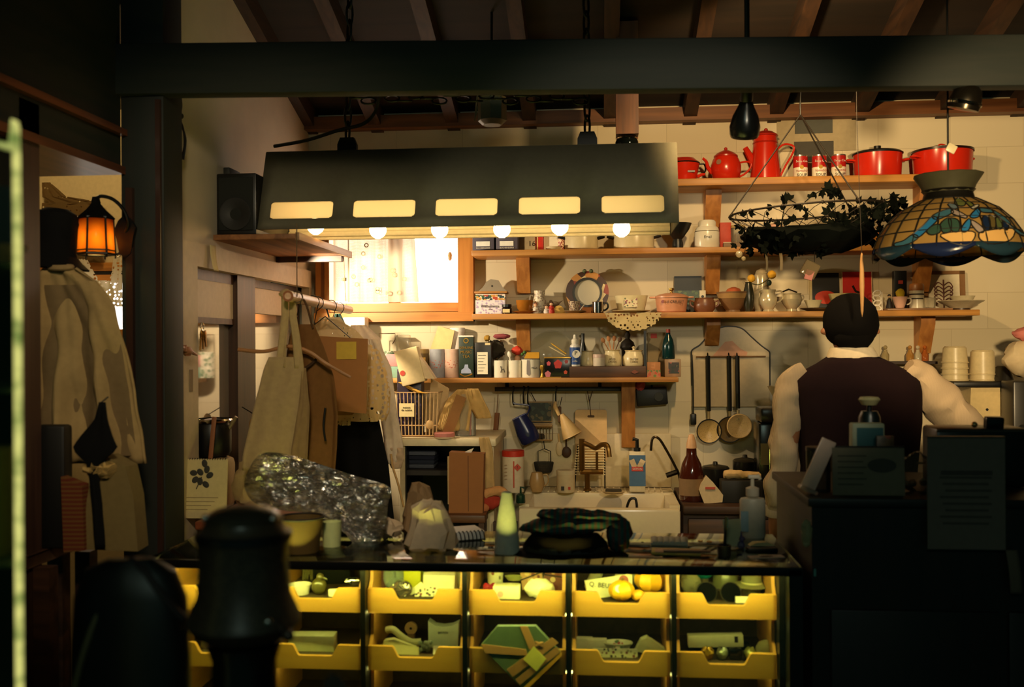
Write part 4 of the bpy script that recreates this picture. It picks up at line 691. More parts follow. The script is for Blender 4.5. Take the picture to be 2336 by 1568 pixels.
# ================================================================== rail of clothes by the glazed door
def drape(rows, ax, ay, amp=4, nf=3, seed=0.0, nu=22, nv=26, grow=True):
    """hanging cloth: rows of (left x, right x, y) in pixels at the garment's depth, with folds in depth"""
    rows = sorted(rows, key=lambda r: r[2]); y0, y1 = rows[0][2], rows[-1][2]
    def f(u, v):
        y = y0 + (y1 - y0) * v
        for a, b in zip(rows, rows[1:]):
            if y <= b[2] + 1e-6:
                t = (y - a[2]) / (b[2] - a[2] + 1e-9); xl = a[0] + (b[0] - a[0]) * t; xr = a[1] + (b[1] - a[1]) * t; break
        g = (v if grow else 1)
        d = amp * g * (sin(u * nf * 2 * pi + seed + v * 1.3) + .5 * sin(u * nf * 3.7 * pi + seed * 2)) + amp * .8 * MN.noise(Vector((u * 4, v * 5, seed)))
        return (xl + (xr - xl) * u - ax, d, ay - y)
    return sheet(f, nu, nv)
def at(x, y, Y): return PY(x, y, Y)
ra, rb = PY(657, 681, 2.86), PY(797, 704, 4.08); rb.z = ra.z = (ra.z + rb.z) / 2
plk0, plk1 = 3.52, 3.96; plz = zat(725, 592, plk1)
t = T('plank_shelf', 'rough plank shelf on the side wall over the glazed door', 'shelf', (XL, 0, plz), u=1)
PLK = wood((120, 76, 44), (168, 112, 66), 'Y', .6)
t.p('plank', box(.001, .29, plk0 - .25, plk1 + .02, .010, .028, .002), PLK); t.p('batten', box(.001, .27, plk1 - .03, plk1, -.012, .010), DARKWOOD); t.p('front_lip', box(.285, .30, plk0 - .25, plk1 + .03, .006, .032, .002), wood((140, 100, 70), (190, 150, 110), 'Y', .5))
t = T('loudspeaker', 'black loudspeaker box on the plank shelf', 'loudspeaker', (XL + .075, 3.42, plz + .0285), u=1); t.p('cabinet', box(-.07, .07, -.13, .13, 0, .21, .006), BLACK); t.p('grille', box(-.06, .06, -.136, -.13, .015, .195, .004), m(24, 26, 24, .9)); t.p('driver_cone', xf(lathe([(.02, 0), (.05, .006), (.055, .006)], 24, caps=False), (0, -.136, .07), (pi / 2, 0, 0)), m(20, 20, 20, .5))
t = T('wall_switch_box', 'small dark box fixed on the white side wall above the loudspeaker', 'box', PX(520, 420, XL) + Vector((.014, 0, 0)), u=1); t.main(box(-.012, .012, -.05, .05, -.05, .05, .003), m(40, 40, 36, .6))
t = T('clothes_rail', 'pale wooden clothes rail hung on two cords', 'rail', ra, u=1); d = rb - ra
t.p('pole', tube([(0, 0, 0), d], .0165, 14), wood((190, 140, 110), (222, 180, 150), 'Y', .4)); t.p('end_grain', xf(cyl(.0163, -.001, .001), (0, -.0005, 0), (pi / 2, 0, 0)), m(150, 90, 56, .7))
t.p('cord', add(tube([(.012, .05, 0), (.012, .05, plz + .016 - ra.z)], .0018, 6), tube([(.012 + .017 * cos(a * pi / 6), .05, .017 * sin(a * pi / 6)) for a in range(12)], .002, 5, True)), m(90, 70, 50, .8))
t.p('cord', add(tube([d + Vector((.02, -.13, 0)), d + Vector((.01, -.13, plz + .016 - ra.z))], .0018, 6), ball(.006, d + Vector((.012, -.13, .12)), 8, 6)), m(110, 90, 60, .8))
def railpt(Y): k = (Y - ra.y) / d.y; return ra + d * k
def hook(t, pt, drop):
    """hanger hook over the rail, in the thing's local pixels"""
    q = (railpt(pt) - t.loc) / t.u; r = .021 / t.u
    pts = [(q.x + r * cos(a), q.y, q.z + r * sin(a)) for a in [radians(k) for k in range(200, -60, -20)]] + [(q.x, q.y, q.z - drop)]
    return tube(pts, .0016 / t.u, 6)
CANV = cloth(196, 168, 122, .15); LINEN = cloth(216, 196, 160, .3)
t = T('canvas_tote', 'beige canvas tote bag hanging at the near end of the clothes rail', 'tote bag', at(640, 690, 2.92))
t.p('bag', drape([(612, 690, 815), (600, 694, 840), (575, 680, 930), (548, 662, 1040), (545, 655, 1075)], 640, 690, 4, 1.2, .4), CANV, solid=.003)
t.p('gusset', drape([(690, 698, 840), (680, 706, 930), (660, 700, 1050)], 640, 690, 3, 1, 2), cloth(160, 130, 90, .1), solid=.002)
for x0, x1, dd in ((650, 640, 0), (668, 684, -3)):
    t.p('strap', drape([(x0 - 8, x0 + 8, 668), (x0 - 8, x0 + 9, 720), ((x0 + x1) / 2 - 9, (x0 + x1) / 2 + 9, 770), (x1 - 12, x1 + 10, 838)], 640, 690 + dd, 2, 1, x0, 6, 16), CANV, solid=.002)
t.p('strap_fold', xf(tube(smooth([(6, -20, 16), (14, -4, 26), (22, 14, 18)], 4), 5), (0, 0, 0)), CANV)
t = T('brown_apron', 'tan canvas apron with dark tie hanging behind the beige tote', 'apron', at(700, 780, 3.02))
t.p('cloth', drape([(668, 716, 740), (655, 742, 800), (648, 762, 860), (640, 772, 950), (634, 768, 1040), (630, 766, 1075)], 700, 780, 9, 2.2, 1.7), cloth(132, 92, 52, .1), solid=.003)
t.p('neck_loop', tube(smooth([(-34, 0, 30), (-22, -4, 90), (-10, -6, 100), (2, -4, 80), (14, 0, 30)], 5), 2.6), cloth(90, 66, 44, 0)); t.p('tie', tube(smooth([(-36, -14, -58), (-14, -18, -66), (10, -16, -54), (24, -8, -40)], 5), 3.2), cloth(70, 50, 36, 0)); t.p('tie_end', tube(smooth([(46, -14, -150), (42, -16, -190), (46, -14, -225)], 4), 2.6), BLACK)
t = T('wooden_hanger', 'curved wooden clothes hanger poking out beside the tote', 'hanger', at(660, 790, 2.97)); t.p('arms', tube(smooth([(-120, 0, -7), (-60, 0, -12), (0, 0, 0), (45, 0, -13), (85, 0, -40), (142, 0, -72)], 5), [4.5] * 5 + [4.2] * 16 + [3.5] * 4 + [3.2]), wood((150, 100, 60), (196, 140, 90), 'X', .4)); t.p('hook', hook(t, 2.97, 50), IRON)
t = T('lace_blouse', 'cream lace blouse with crochet sleeve on a wire hanger', 'blouse', at(745, 725, 3.42))
t.p('body', drape([(735, 768, 728), (700, 812, 752), (690, 846, 790), (700, 850, 870), (706, 846, 930), (712, 842, 962)], 745, 725, 5, 1.6, .9), lace(222, 198, 150, 70, .16, .45), solid=0)
t.p('sleeve', drape([(826, 840, 782), (832, 866, 800), (838, 884, 850), (840, 892, 900), (838, 890, 940), (846, 880, 962)], 745, 725, 8, 1, 2.2), lace(226, 196, 134, 62, .40, .55)); t.p('lining', drape([(720, 820, 790), (720, 826, 940)], 745, 717, 3, 1, 2.2), cloth(176, 140, 92, .3))
t.p('hem_trim', drape([(762, 800, 950), (764, 798, 966)], 745, 720, 4, 3, 0), lace(226, 206, 160, 60, .3, .4)); t.p('yoke', drape([(728, 776, 728), (716, 800, 756)], 745, 729, 2, 1, 0), lace(230, 210, 166, 50, .3, .4))
t = T('wire_hanger', 'thin wire hanger across the kraft paper sheet', 'hanger', at(742, 722, 3.34)); t.p('wire', tube([(0, 0, 0), (-48, 0, -36), (-40, 0, -76), (94, 0, -92), (96, 0, -82), (0, 0, 0)], 1.1, 6), IRON); t.p('hook', hook(t, 3.34, 18), IRON)
t = T('kraft_sheet', 'stiff brown kraft paper cover hung over a blouse, with a yellow note', 'paper cover', at(770, 766, 3.26)); KR = m(176, 116, 62, .8, 0, .08, 30)
t.p('sheet', crumple(prism([(-82, 2), (70, -8), (66, -178), (-2, -172), (-6, -262), (-34, -270), (-84, -268)], -1.2, 1.2), .8, .02), KR); t.p('sticky_note', box(-2, 44, -3, -2, -54, -14), m(226, 186, 70, .8)); t.p('hook', hook(t, 3.26, 60), IRON)
t = T('white_cardigan', 'white knitted cardigan behind the lace blouse, its sleeve hanging long', 'cardigan', at(830, 745, 3.62))
t.p('body', drape([(800, 836, 742), (790, 868, 772), (786, 880, 830), (790, 876, 930)], 830, 745, 5, 1.3, .3), cloth(226, 206, 182, .35)); t.p('sleeve', drape([(842, 862, 764), (856, 892, 830), (866, 904, 930), (876, 918, 1010), (884, 914, 1048)], 830, 735, 6, 1, 1.4), cloth(230, 212, 190, .35), solid=.004); t.p('cuff', drape([(880, 919, 1005), (882, 921, 1030), (890, 912, 1052)], 830, 728, 5, 1, .4), cloth(206, 176, 146, .3), solid=.004); t.p('hook', hook(t, 3.62, 40), IRON)
t = T('black_skirt', 'black garment hanging down to the counter between blouse and cardigan', 'skirt', at(810, 950, 3.5)); t.p('cloth', drape([(780, 860, 930), (752, 872, 990), (738, 886, 1060), (730, 900, 1200), (728, 905, 1300)], 810, 950, 7, 2, .6), cloth(16, 15, 16, 0), solid=.004); t.p('hanger_strap', tube([(0, 0, 20), ((railpt(3.5) - t.loc) / t.u)], 2), BLACK)
t = T('green_collar_coat', 'dark green garment of which only the collar shows behind the lace yoke', 'coat', at(772, 720, 3.8)); t.p('collar', drape([(764, 776, 716), (758, 786, 735), (760, 794, 760), (772, 800, 830)], 772, 720, 4, 1, .2), cloth(22, 44, 40, 0), solid=.004); t.p('hook', hook(t, 3.8, 20), IRON)
t = T('apron_cord', 'long cream cord dangling past the cardigan cuff', 'cord', at(892, 1046, 3.6)); t.main(tube(smooth([(0, 0, 10), (4, 0, -20), (18, -4, -62), (30, -8, -110)], 5), 2.6), cloth(196, 156, 106, .1))
t = T('folded_linen', 'stack of white linen seen above the garments under the window', 'linen', at(812, 742, 4.3)); t.p('cloth', box(-27, 26, -20, 18, -8, 18, 4), WHITE); t.p('cloth', box(-12, 22, -20, 18, -20, -8, 4), m(150, 110, 84, .9))
t.p('wall_peg', box(-4, 4, 18, 50, -16, -10), DARKWOOD)

# ================================================================== lit display counter with scoop-front drawers
YC = 2.36; ZC = zat(1200, 1279, YC); U = proj((0, YC, ZC))[2] / F
def CT(x, y): r = ray(x, y); return CAM + r * ((ZC - 1.5) / r.z)
cA, cB = PY(828, 1400, YC + .02).x, PY(1783, 1400, YC + .02).x; cw = (cB - cA) / 4
cx0, cx1 = cA - 2 * cw - .02, PY(1824, 1300, YC).x
YCB = CT(1180, 1213).y
def counter_glass():
    M, nt, p = base('counter_glass'); N = nt.nodes; tr = N.new('ShaderNodeBsdfTransparent'); tr.inputs[0].default_value = (.86, .92, .80, 1); gl = N.new('ShaderNodeBsdfGlossy'); gl.inputs['Roughness'].default_value = .06; gl.inputs['Color'].default_value = (.9, .95, .9, 1)
    fr = N.new('ShaderNodeFresnel'); fr.inputs[0].default_value = 1.5; mx = N.new('ShaderNodeMixShader'); nt.links.new(fr.outputs[0], mx.inputs[0]); nt.links.new(tr.outputs[0], mx.inputs[1]); nt.links.new(gl.outputs[0], mx.inputs[2]); nt.links.new(mx.outputs[0], N['Material Output'].inputs[0]); return M
ctr = T('display_counter', 'lit glass-topped counter with rows of scoop-front wooden drawers', 'counter', (0, YC, 0), u=1)
FRM = m(16, 15, 14, .35); zr = ZC - .019
ctr.p('glass_top', box(cx0, cx1, -.028, YCB - YC, ZC - .006, ZC, .0015), counter_glass())
ctr.p('top_rail', box(cx0, cx1, -.036, -.028, zr - .003, ZC - .001, .002), FRM); ctr.p('front_glass', box(cx0 + .02, cx1 - .03, -.033, -.031, .1, zr - .003), counter_glass()); ctr.p('back_rail', box(cx0, cx1, YCB - YC - .02, YCB - YC, ZC - .03, ZC - .0062), FRM)
ctr.p('end_panel', box(cx1 - .03, cx1, -.036, YCB - YC, 0, ZC - .0062), FRM); ctr.p('end_panel', box(cx0, cx0 + .02, -.036, YCB - YC, 0, ZC - .0062), FRM); ctr.p('back_panel', box(cx0 + .02, cx1 - .03, YCB - YC - .02, YCB - YC - .005, 0, ZC - .03), m(120, 96, 50, .6))
def zrow(y): return zat(1300, y, YC + .02)
zr0 = zrow(1411); rh = zrow(1411) - zrow(1545)
for i in range(7): X = cA - 2 * cw + i * cw; ctr.p('upright', box(X - .006, X + .006, .018, .30, .1, zr - .006), FRM)
ctr.p('light_tube', tube([(cx0 + .05, -.019, zr + .004), (cx1 - .05, -.019, zr + .004)], .005, 8), glow(250, 238, 126, 105.0), 'glowing fluorescent tube')
DW = wood((196, 140, 56), (216, 164, 76), 'X', .5, 10); DWY = wood((176, 124, 50), (206, 150, 70), 'Y', .5, 10); DIN_SHADED = wood((52, 38, 22), (74, 54, 30), 'Y', .7)  # last one: drawer insides, their shade put into a darker wood
dw = cw - .016; dh = rh * .42; dsc = dh * .46
def frontpoly():
    h = dw / 2; pts = [(-h, 0), (h, 0), (h, dh)]
    for k in range(7): a = k / 6; pts.append((h * (.50 - .16 * a) , dh - dsc * (3 * a * a - 2 * a ** 3)))
    for k in range(7): a = k / 6; pts.append((-h * (.34 + .16 * a), dh - dsc + dsc * (3 * a * a - 2 * a ** 3)))
    pts.append((-h, dh)); return pts
fp = prism(frontpoly(), 0, .012)
def sidepoly(s):
    pr = [(0.0, 0), (.26, 0), (.26, rh * .93), (.035, rh * .93), (.028, dh + .02), (.012, dh), (0, dh)]
    V = [(s * (dw / 2) - (.004 if s > 0 else -.004) + q, p[0], p[1]) for q in (-.004, .004) for p in pr]; n = len(pr)
    return V, [tuple(range(n)), tuple(reversed(range(n, 2 * n)))] + [(i, n + i, n + (i + 1) % n, (i + 1) % n) for i in range(n)]
FLO = dh - dsc - .004
protos = None
for r in range(3):
    for c in range(6):
        X = cA - 2 * cw + (c + .5) * cw; Zd = zr0 - r * rh
        if protos is None:
            d0 = ctr.p('drawer', fp, DW); ch = []
            for s in (-1, 1): ch.append(ctr.p('side_panel', sidepoly(s), DWY, par=d0))
            ch.append(ctr.p('floor_panel', box(-dw / 2 + .008, dw / 2 - .008, .012, .26, FLO - .006, FLO), DIN_SHADED, par=d0)); ch.append(ctr.p('rear_panel', box(-dw / 2 + .008, dw / 2 - .008, .252, .26, FLO, rh * .9), DIN_SHADED, par=d0))
            protos = (d0, ch); dd = d0
        else:
            dd = protos[0].copy(); COL.objects.link(dd)
            for o in protos[1]: q = o.copy(); COL.objects.link(q); q.parent = dd
        dd.location = (X, .036, Zd)
for r in (1, 2): ctr.p('light_tube', tube([(cA - 2 * cw + .03, .075, zr0 - (r - 1) * rh - .006), (cB - .03, .075, zr0 - (r - 1) * rh - .006)], .0035, 8), glow(250, 240, 150, 14.0))
ctr.p('light_tube', tube([(cx0 + .05, .36, ZC - .10), (cx1 - .05, .36, ZC - .10)], .005, 8), glow(244, 246, 110, 16.0))  # tube added out of sight to light the counter-top things from below
for r in (1, 2): ctr.p('cross_rail', box(cA - 2 * cw, cB, .10, .30, zr0 - r * rh + rh * .94, zr0 - r * rh + rh * .985), FRM)
ctr.p('plinth', box(cx0 + .02, cx1 - .03, -.03, .30, 0, .1), FRM)
def D(name, label, cat, x, row, y=0.10, dz=0.0, grp=None, rot=None, rz=0):
    z = zr0 - (row - 1) * rh + FLO + .0004 + dz
    t = T(name, label, cat, on(x, YC + .05 + y, z), grp, rz, rot=rot); return t
NEWS = spots((214, 210, 180), [(70, 66, 60), (120, 60, 60), (150, 146, 120)], 120, .42)
# upper drawers
t = D('white_dish', 'white rounded dish in the drawer nearest the speckled urn', 'dish', 685, 1, .05); t.main(cup(26, 20, 22), PORC)
t = D('bird_ornament', 'glossy olive bird-shaped ornament beside the white rounded dish', 'ornament', 728, 1, .05); t.main(add(ball(20, (0, 0, 18), 16, 10, (.9, .8, 1)), ball(9, (4, -6, 40), 12, 8), tube([(10, -8, 40), (22, -12, 36)], 2)), m(84, 78, 40, .2))
t = D('black_pouch', 'folded black velvet pouch at the back of the first drawer', 'pouch', 765, 1, .17); t.main(crumple(box(-48, 40, -20, 20, 0, 50, 6), 4, .05), cloth(16, 18, 16, 0))
t = D('straw_bundle', 'loose bundle of greenish straw behind the bird ornament', 'straw', 715, 1, .2); t.main(add(*[tube([(RND.uniform(-28, 10), RND.uniform(-8, 8), 0), (RND.uniform(-24, 30), RND.uniform(-8, 8), RND.uniform(50, 78))], 1.4, 5) for _ in range(22)]), m(130, 124, 70, .8)); t.root['kind'] = 'stuff'
t = D('silver_brooch', 'sparkling silver brooch beside the black velvet pouch', 'brooch', 805, 1, .09, .012); t.main(crumple(ball(14, (0, 0, 10), 12, 8, (1.3, .6, .7)), 3, .4, 3), m(206, 204, 190, .15, 1))
t = D('paper_scrap', 'white paper scrap at the lip of the first drawer', 'paper', 762, 1, .03); t.main(crumple(box(-12, 12, -6, 6, 0, 16, 1), 2, .2), PAPER)
t = D('tube_box', 'dull rose cylinder box standing in the second drawer', 'box', 862, 1, .12); t.main(cyl(18, 0, 74), m(120, 74, 70, .6))
t = D('glass_disc', 'tilted clear glass disc leaning beside the rose cylinder box', 'disc', 900, 1, .08, rot=(-.5, .35, .5)); t.main(xf(cyl(34, 0, 2, 30), (0, 0, 34), (pi / 2, 0, 0)), glass(200, 214, 200, .2))
t = D('lime_box', 'small lime-yellow box in the second drawer', 'box', 943, 1, .12); t.main(box(-19, 20, -16, 16, 0, 58, 1), m(196, 196, 30, .6))
t = D('match_box', 'pale box printed BOITE D\'ALLUMETTES in black', 'box', 1027, 1, .15); t.p('carton', box(-26, 26, -14, 14, 0, 78, 1), m(222, 220, 178, .7)); t.txt("BOITE\nD'ALLUMETTES", 7.5, (1, -14.8, 52), INK); t.p('printed_frame', add(box(-25, 25, -14.6, -14, 74, 75.5), box(-25, -24, -14.6, -14, 40, 75)), INK)
t = D('blue_carton', 'narrow pale blue carton beside the printed match box', 'carton', 988, 1, .19); t.main(box(-10, 10, -10, 10, 0, 80, 1), m(170, 196, 186, .7))
t = D('white_card_sheet', 'pale card standing at the back behind the lime-yellow box', 'card', 935, 1, .235); t.main(box(-32, 32, -1, 1, 0, 80), m(206, 206, 170, .8))
t = D('tissue_wad', 'crumpled white tissue with specks beneath the printed match box', 'tissue', 1005, 1, .09); t.main(crumple(box(-38, 36, -14, 14, 0, 44, 5), 7, .06), PAPER)
t = D('paper_slip', 'cream paper slip lying aslant in front of the lime-yellow box', 'paper', 950, 1, .055, .008, rot=(-.4, -.65, 0)); t.main(box(-22, 22, -1, 1, 0, 12), m(230, 224, 180, .8))
t = D('silver_clasp', 'ornate silver clasp at the scoop of the second drawer', 'clasp', 915, 1, .04); t.main(crumple(ball(20, (0, 0, 16), 16, 10, (1.3, .6, .9)), 5, .22, 1), m(150, 140, 130, .2, .8))
t = D('floral_card', 'small floral card lying flat at the lip of the second drawer', 'card', 972, 1, .04, rot=(-.9, 0, .1)); t.main(box(-26, 26, -1, 1, 0, 26), NEWS)
t = D('patterned_tumbler', 'white beaker with a meadow pattern in the third drawer', 'beaker', 1130, 1, .15); t.main(cup(21, 17, 74), spots((226, 220, 190), [(120, 110, 60), (150, 90, 70)], 70, .3))
t = D('red_bow', 'little crimson bow beside the meadow-patterned beaker', 'bow', 1118, 1, .08); t.main(add(crumple(ball(10, (-7, 0, 14), 10, 8), 2, .3), crumple(ball(10, (8, 0, 14), 10, 8), 2, .3), box(-4, 4, -4, 4, 0, 18)), m(170, 24, 44, .6))
t = D('green_leaf_dish', 'boat-shaped sage green dish in the third drawer', 'dish', 1173, 1, .13, .02); t.main(lathe([(0, 0), (14, 2), (22, 12), (20, 12), (12, 4)], 20, sy=.5, caps=False), m(150, 150, 90, .5)); 
for i, x in enumerate((1222, 1262)):
    t = D('floral_pouch', ('peach floral pouch with a dark zip', 'maroon floral pouch against the drawer side')[i], 'pouch', x, 1, .14, 0, 'floral pouches', (0, -.3 + .5 * i, 0)); t.p('bag', crumple(prism([(-32, 0), (28, 0), (22, 56), (-18, 62)], -12, 12), 3, .07), spots(((196, 150, 110), (130, 80, 70))[i], [(120, 60, 50), (220, 190, 150), (110, 110, 80)], 60, .5)); t.p('zip', tube([(-26, -13, 30), (24, -13, 34)], 1.6), INK)
t = D('white_gift_box', 'white gift box with a rose stamp at the third scoop', 'box', 1157, 1, .04); t.p('carton', box(-31, 30, -14, 14, 0, 30, 1.5), m(230, 224, 196, .6)); t.p('rose_stamp', xf(cyl(7, 0, .6), (-14, -14.2, 12), (pi / 2, 0, 0)), m(206, 160, 150, .6)); t.p('flap', box(-26, 26, -12, 12, 30, 32, .5), m(196, 186, 150, .6))
t = D('white_scarf', 'crumpled white scarf pooling at the third scoop', 'scarf', 1232, 1, .045); t.main(crumple(ball(26, (0, 0, 22), 18, 12, (1.3, .6, .85)), 7, .09, 4), m(232, 228, 196, .7))
t = D('paper_roll', 'grey roll of wrapping film leaning in the fourth drawer', 'roll', 1345, 1, .14, rot=(0, .42, 0)); t.main(cyl(14, 0, 92), m(150, 146, 120, .35))
t = D('news_bag', 'folded newsprint bag with a red flower, in the fourth drawer', 'bag', 1395, 1, .065, .002, rot=(-.3, -.12, 0)); t.p('paper', crumple(prism([(-54, 0), (48, 0), (52, 44), (-58, 40)], -6, 6), 3, .05), m(222, 216, 180, .8)); t.p('rose_print', xf(cyl(11, 0, .8), (32, -8, 32), (pi / 2, 0, 0)), m(160, 80, 80, .7)); t.txt('Q. BEURRE', 15, (-12, -9, 24), INK, (pi / 2, .2, 0))
t = D('grey_cloth', 'folded grey-green cloth at the back of the fourth drawer', 'cloth', 1462, 1, .19); t.main(crumple(box(-58, 56, -24, 24, 0, 66, 6), 5, .05), cloth(176, 172, 140, 0))
def pumpkin(r, lobes=8):
    g = ball(r, (0, 0, r * .75), 40, 14, (1, 1, .78))
    return [((v[0]) * (1 - .13 * abs(sin(lobes / 2 * atan2(v[1], v[0])))), v[1] * (1 - .13 * abs(sin(lobes / 2 * atan2(v[1], v[0])))), v[2]) for v in g[0]], g[1]
for i, (x, y, dz, r, lb) in enumerate(((1418, .035, 0, 30, 'bright yellow mini pumpkin with a white sticker'), (1483, .075, .012, 36, 'larger ribbed yellow mini pumpkin beside the one with a sticker'))):
    t = D('mini_pumpkin', lb, 'pumpkin', x, 1, y, dz, 'mini pumpkins'); t.p('body', pumpkin(r), m(226, 168, 24, .5)); t.p('stalk', tube([(0, 0, r * 1.4), (3, 0, r * 1.7)], 2.5), m(110, 90, 40, .8))
    if not i: t.p('sticker', xf(cyl(9, 0, 1), (-6, -r * .72, r * 1.05), (pi / 2 - .5, 0, 0)), WHITE)
t = D('yellow_squash', 'small yellow squash tucked under the larger mini pumpkin', 'squash', 1456, 1, .03); t.main(pumpkin(17, 6), m(220, 160, 30, .5))
t = D('teal_bauble', 'teal glass ball in the fifth drawer', 'bauble', 1606, 1, .19, .018); t.p('ball', ball(25, (0, 0, 25), 20, 12), m(20, 110, 120, .25)); t.p('stand', cyl(10, -17, 2), m(80, 70, 50, .6))
t = D('net_bag', 'grey net bag beside the teal glass ball', 'bag', 1575, 1, .12); t.main(crumple(ball(24, (0, 0, 22), 16, 10, (1, .7, 1)), 6, .1, 2), m(120, 116, 90, .8))
t = D('glass_bowl', 'upturned smoky glass bowl behind the sunglasses', 'bowl', 1655, 1, .19); t.main(lathe([(30, 0), (28, 30), (16, 56), (0, 62)], 24, caps=False), m(110, 112, 80, .2))
t = D('straw_hat', 'miniature grey straw hat in the fifth drawer', 'hat', 1715, 1, .13); t.p('brim', lathe([(22, 20), (40, 16), (42, 18), (22, 23)], 26, caps=False), m(150, 146, 104, .9)); t.p('crown', lathe([(24, 18), (22, 40), (16, 50), (0, 52)], 24, caps=False), m(130, 128, 94, .9)); t.p('band', lathe([(24.4, 20), (24, 26)], 24, caps=False), m(206, 200, 150, .8)); t.p('stand', cyl(20, 0, 18), m(90, 86, 60, .8))
t = D('sunglasses', 'black round-lensed sunglasses lying over the fifth scoop', 'sunglasses', 1640, 1, .035, rot=(-.25, 0, 0)); 
for s in (-1, 1): t.p('lens', xf(cyl(22, 0, 2, 26), (s * 27, 0, 21), (pi / 2, 0, 0)), m(10, 10, 10, .08))
t.p('frame', add(tube([(-6, 0, 24), (0, -2, 28), (6, 0, 24)], 2), xf(tube([(22 * cos(k * pi / 12), 0, 22 * sin(k * pi / 12)) for k in range(24)], 1.8, 6, True), (-27, 0, 21)), xf(tube([(22 * cos(k * pi / 12), 0, 22 * sin(k * pi / 12)) for k in range(24)], 1.8, 6, True), (27, 0, 21))), m(40, 36, 26, .3)); t.p('temple', tube([(48, 0, 30), (52, 10, 28), (46, 60, 16)], 2), BLACK)
t = D('white_tag', 'white price tag under the rim of the miniature straw hat', 'tag', 1700, 1, .03); t.main(box(-22, 22, -2, 2, 0, 14), PAPER)
# middle drawers
t = D('flat_box', 'long flat white carton in the drawer under the white rounded dish', 'carton', 712, 2, .05, rz=.05); t.main(box(-50, 54, -20, 20, 0, 36, 1), m(224, 222, 170, .7))
t = D('crumpled_wrapper', 'crumpled pale wrapper in the drawer behind the black stand', 'wrapper', 492, 2, .06); t.main(crumple(box(-30, 28, -14, 14, 0, 34, 4), 8, .06, 3), m(206, 200, 150, .7))
t = D('bead_rope', 'thick cream rope of beads curling in the middle drawer', 'rope', 918, 2, .06, .012); t.main(tube(smooth([(-36, 0, 34), (-20, -4, 36), (0, -8, 22), (22, -8, 10), (44, -4, 10)], 6), 8, 10), cloth(226, 220, 170, 0, .9, ('X', (150, 140, 100)), 120))
t = D('wooden_reel', 'small wooden reel with a dark centre behind the rope of beads', 'reel', 938, 2, .12); t.p('disc', xf(cyl(14, -4, 4), (0, 0, 34), (pi / 2, 0, 0)), m(170, 130, 84, .6)); t.p('hole', xf(cyl(3, 0, .6), (0, -4, 34), (pi / 2, 0, 0)), BLACK); t.p('stand', box(-8, 8, -6, 6, 0, 22), m(120, 90, 60, .7))
t = D('soap_box', 'pale grey rounded soap box standing in the middle drawer', 'box', 1013, 2, .10); t.p('carton', add(prism([(-34, 0), (34, 0), (36, 58), (20, 50), (0, 47), (-20, 50), (-34, 60)], -14, 14)), m(200, 204, 176, .6)); t.txt('SAVON', 7, (0, -14.8, 34), INK)
t = D('cream_pouch', 'cream cotton pouch under the rope of beads', 'pouch', 918, 2, .035); t.main(crumple(prism([(-44, 0), (40, 0), (38, 14), (-20, 34), (-40, 30)], -10, 10), 3, .08), m(226, 216, 160, .8))
t = D('glass_beads', 'small heap of clear glass beads beside the grey soap box', 'beads', 968, 2, .04); t.main(add(*[ball(5.5, (RND.uniform(-12, 14), RND.uniform(-8, 8), 6 + 8 * (i // 5)), 10, 7) for i in range(14)]), glass(210, 220, 200, .4)); t.root['kind'] = 'stuff'
t = D('note_slip', 'white note slip beneath the grey soap box', 'paper', 1004, 2, .03, rot=(-.5, 0, .1)); t.main(box(-16, 18, -1, 1, 0, 20), PAPER)
# the octagonal box leans out of the drawer
t = T('gift_box', 'large green octagonal gift box with tan ribbons and a yellow tag', 'gift box', PY(1190, 1500, YC + .009), rot=(-.06, 0, 0))
oc = [(-56, 68), (32, 70), (88, 12), (2, -70), (-34, -36), (-94, 24)]
t.p('box', prism(oc, 0, 20), m(84, 104, 82, .6)); t.p('gilt_edge', prism([(88, 12), (90, 4), (4, -80), (2, -70)], -1, 20), m(226, 166, 60, .5)); RB = m(176, 128, 84, .7)
for po in ([(-4, 70), (14, 70), (34, 24), (18, 18)], [(-92, 28), (-84, 8), (14, 4), (10, 18)], [(-34, -28), (-20, -44), (84, 34), (70, 46)], [(-14, -50), (-4, -62), (88, 14), (80, 26)]): t.p('ribbon', prism(po, -2, -.2), RB)
t.p('tag', prism([(28, 26), (56, -2), (34, -30), (4, -4)], -3.6, -2.2), m(222, 214, 110, .7)); t.p('bow', add(*[xf(ball(8, (0, 0, 0), 10, 6, (1.5, .2, .5)), (40, -2.4, 30), (0, a, 0)) for a in (.6, -.5)]), RB)
t = D('card_stack', 'stack of white cards in the drawer under the pumpkins', 'cards', 1362, 2, .09); t.main(add(box(-22, 22, -10, 10, 0, 26), box(-60, -10, -6, 12, 0, 28)), PAPER)
t = D('floral_saucer', 'round floral dish beside the stack of white cards', 'dish', 1410, 2, .085, .0); t.p('bowl', lathe([(0, 0), (20, 0), (34, 20), (33, 22), (18, 4)], 26, sy=.6, caps=False), m(226, 220, 190, .4)); t.p('rose_print', xf(cyl(12, 0, .8), (0, -17, 19), (pi / 2 - .5, 0, 0)), spots((220, 200, 180), [(170, 60, 60), (90, 110, 70)], 90, .5))
t = D('printed_wallet', 'blue and white printed wallet at the scoop under the pumpkins', 'wallet', 1402, 2, .035, rot=(-.2, 0, 0)); t.main(box(-52, 52, -5, 5, 0, 20, 1.5), NEWS)
t = D('folded_napkin', 'folded white napkin pointing up beside the round floral dish', 'napkin', 1482, 2, .07); t.main(prism([(-34, 8), (28, 0), (34, 14), (-6, 40), (-20, 34)], -12, 12), m(226, 222, 172, .8))
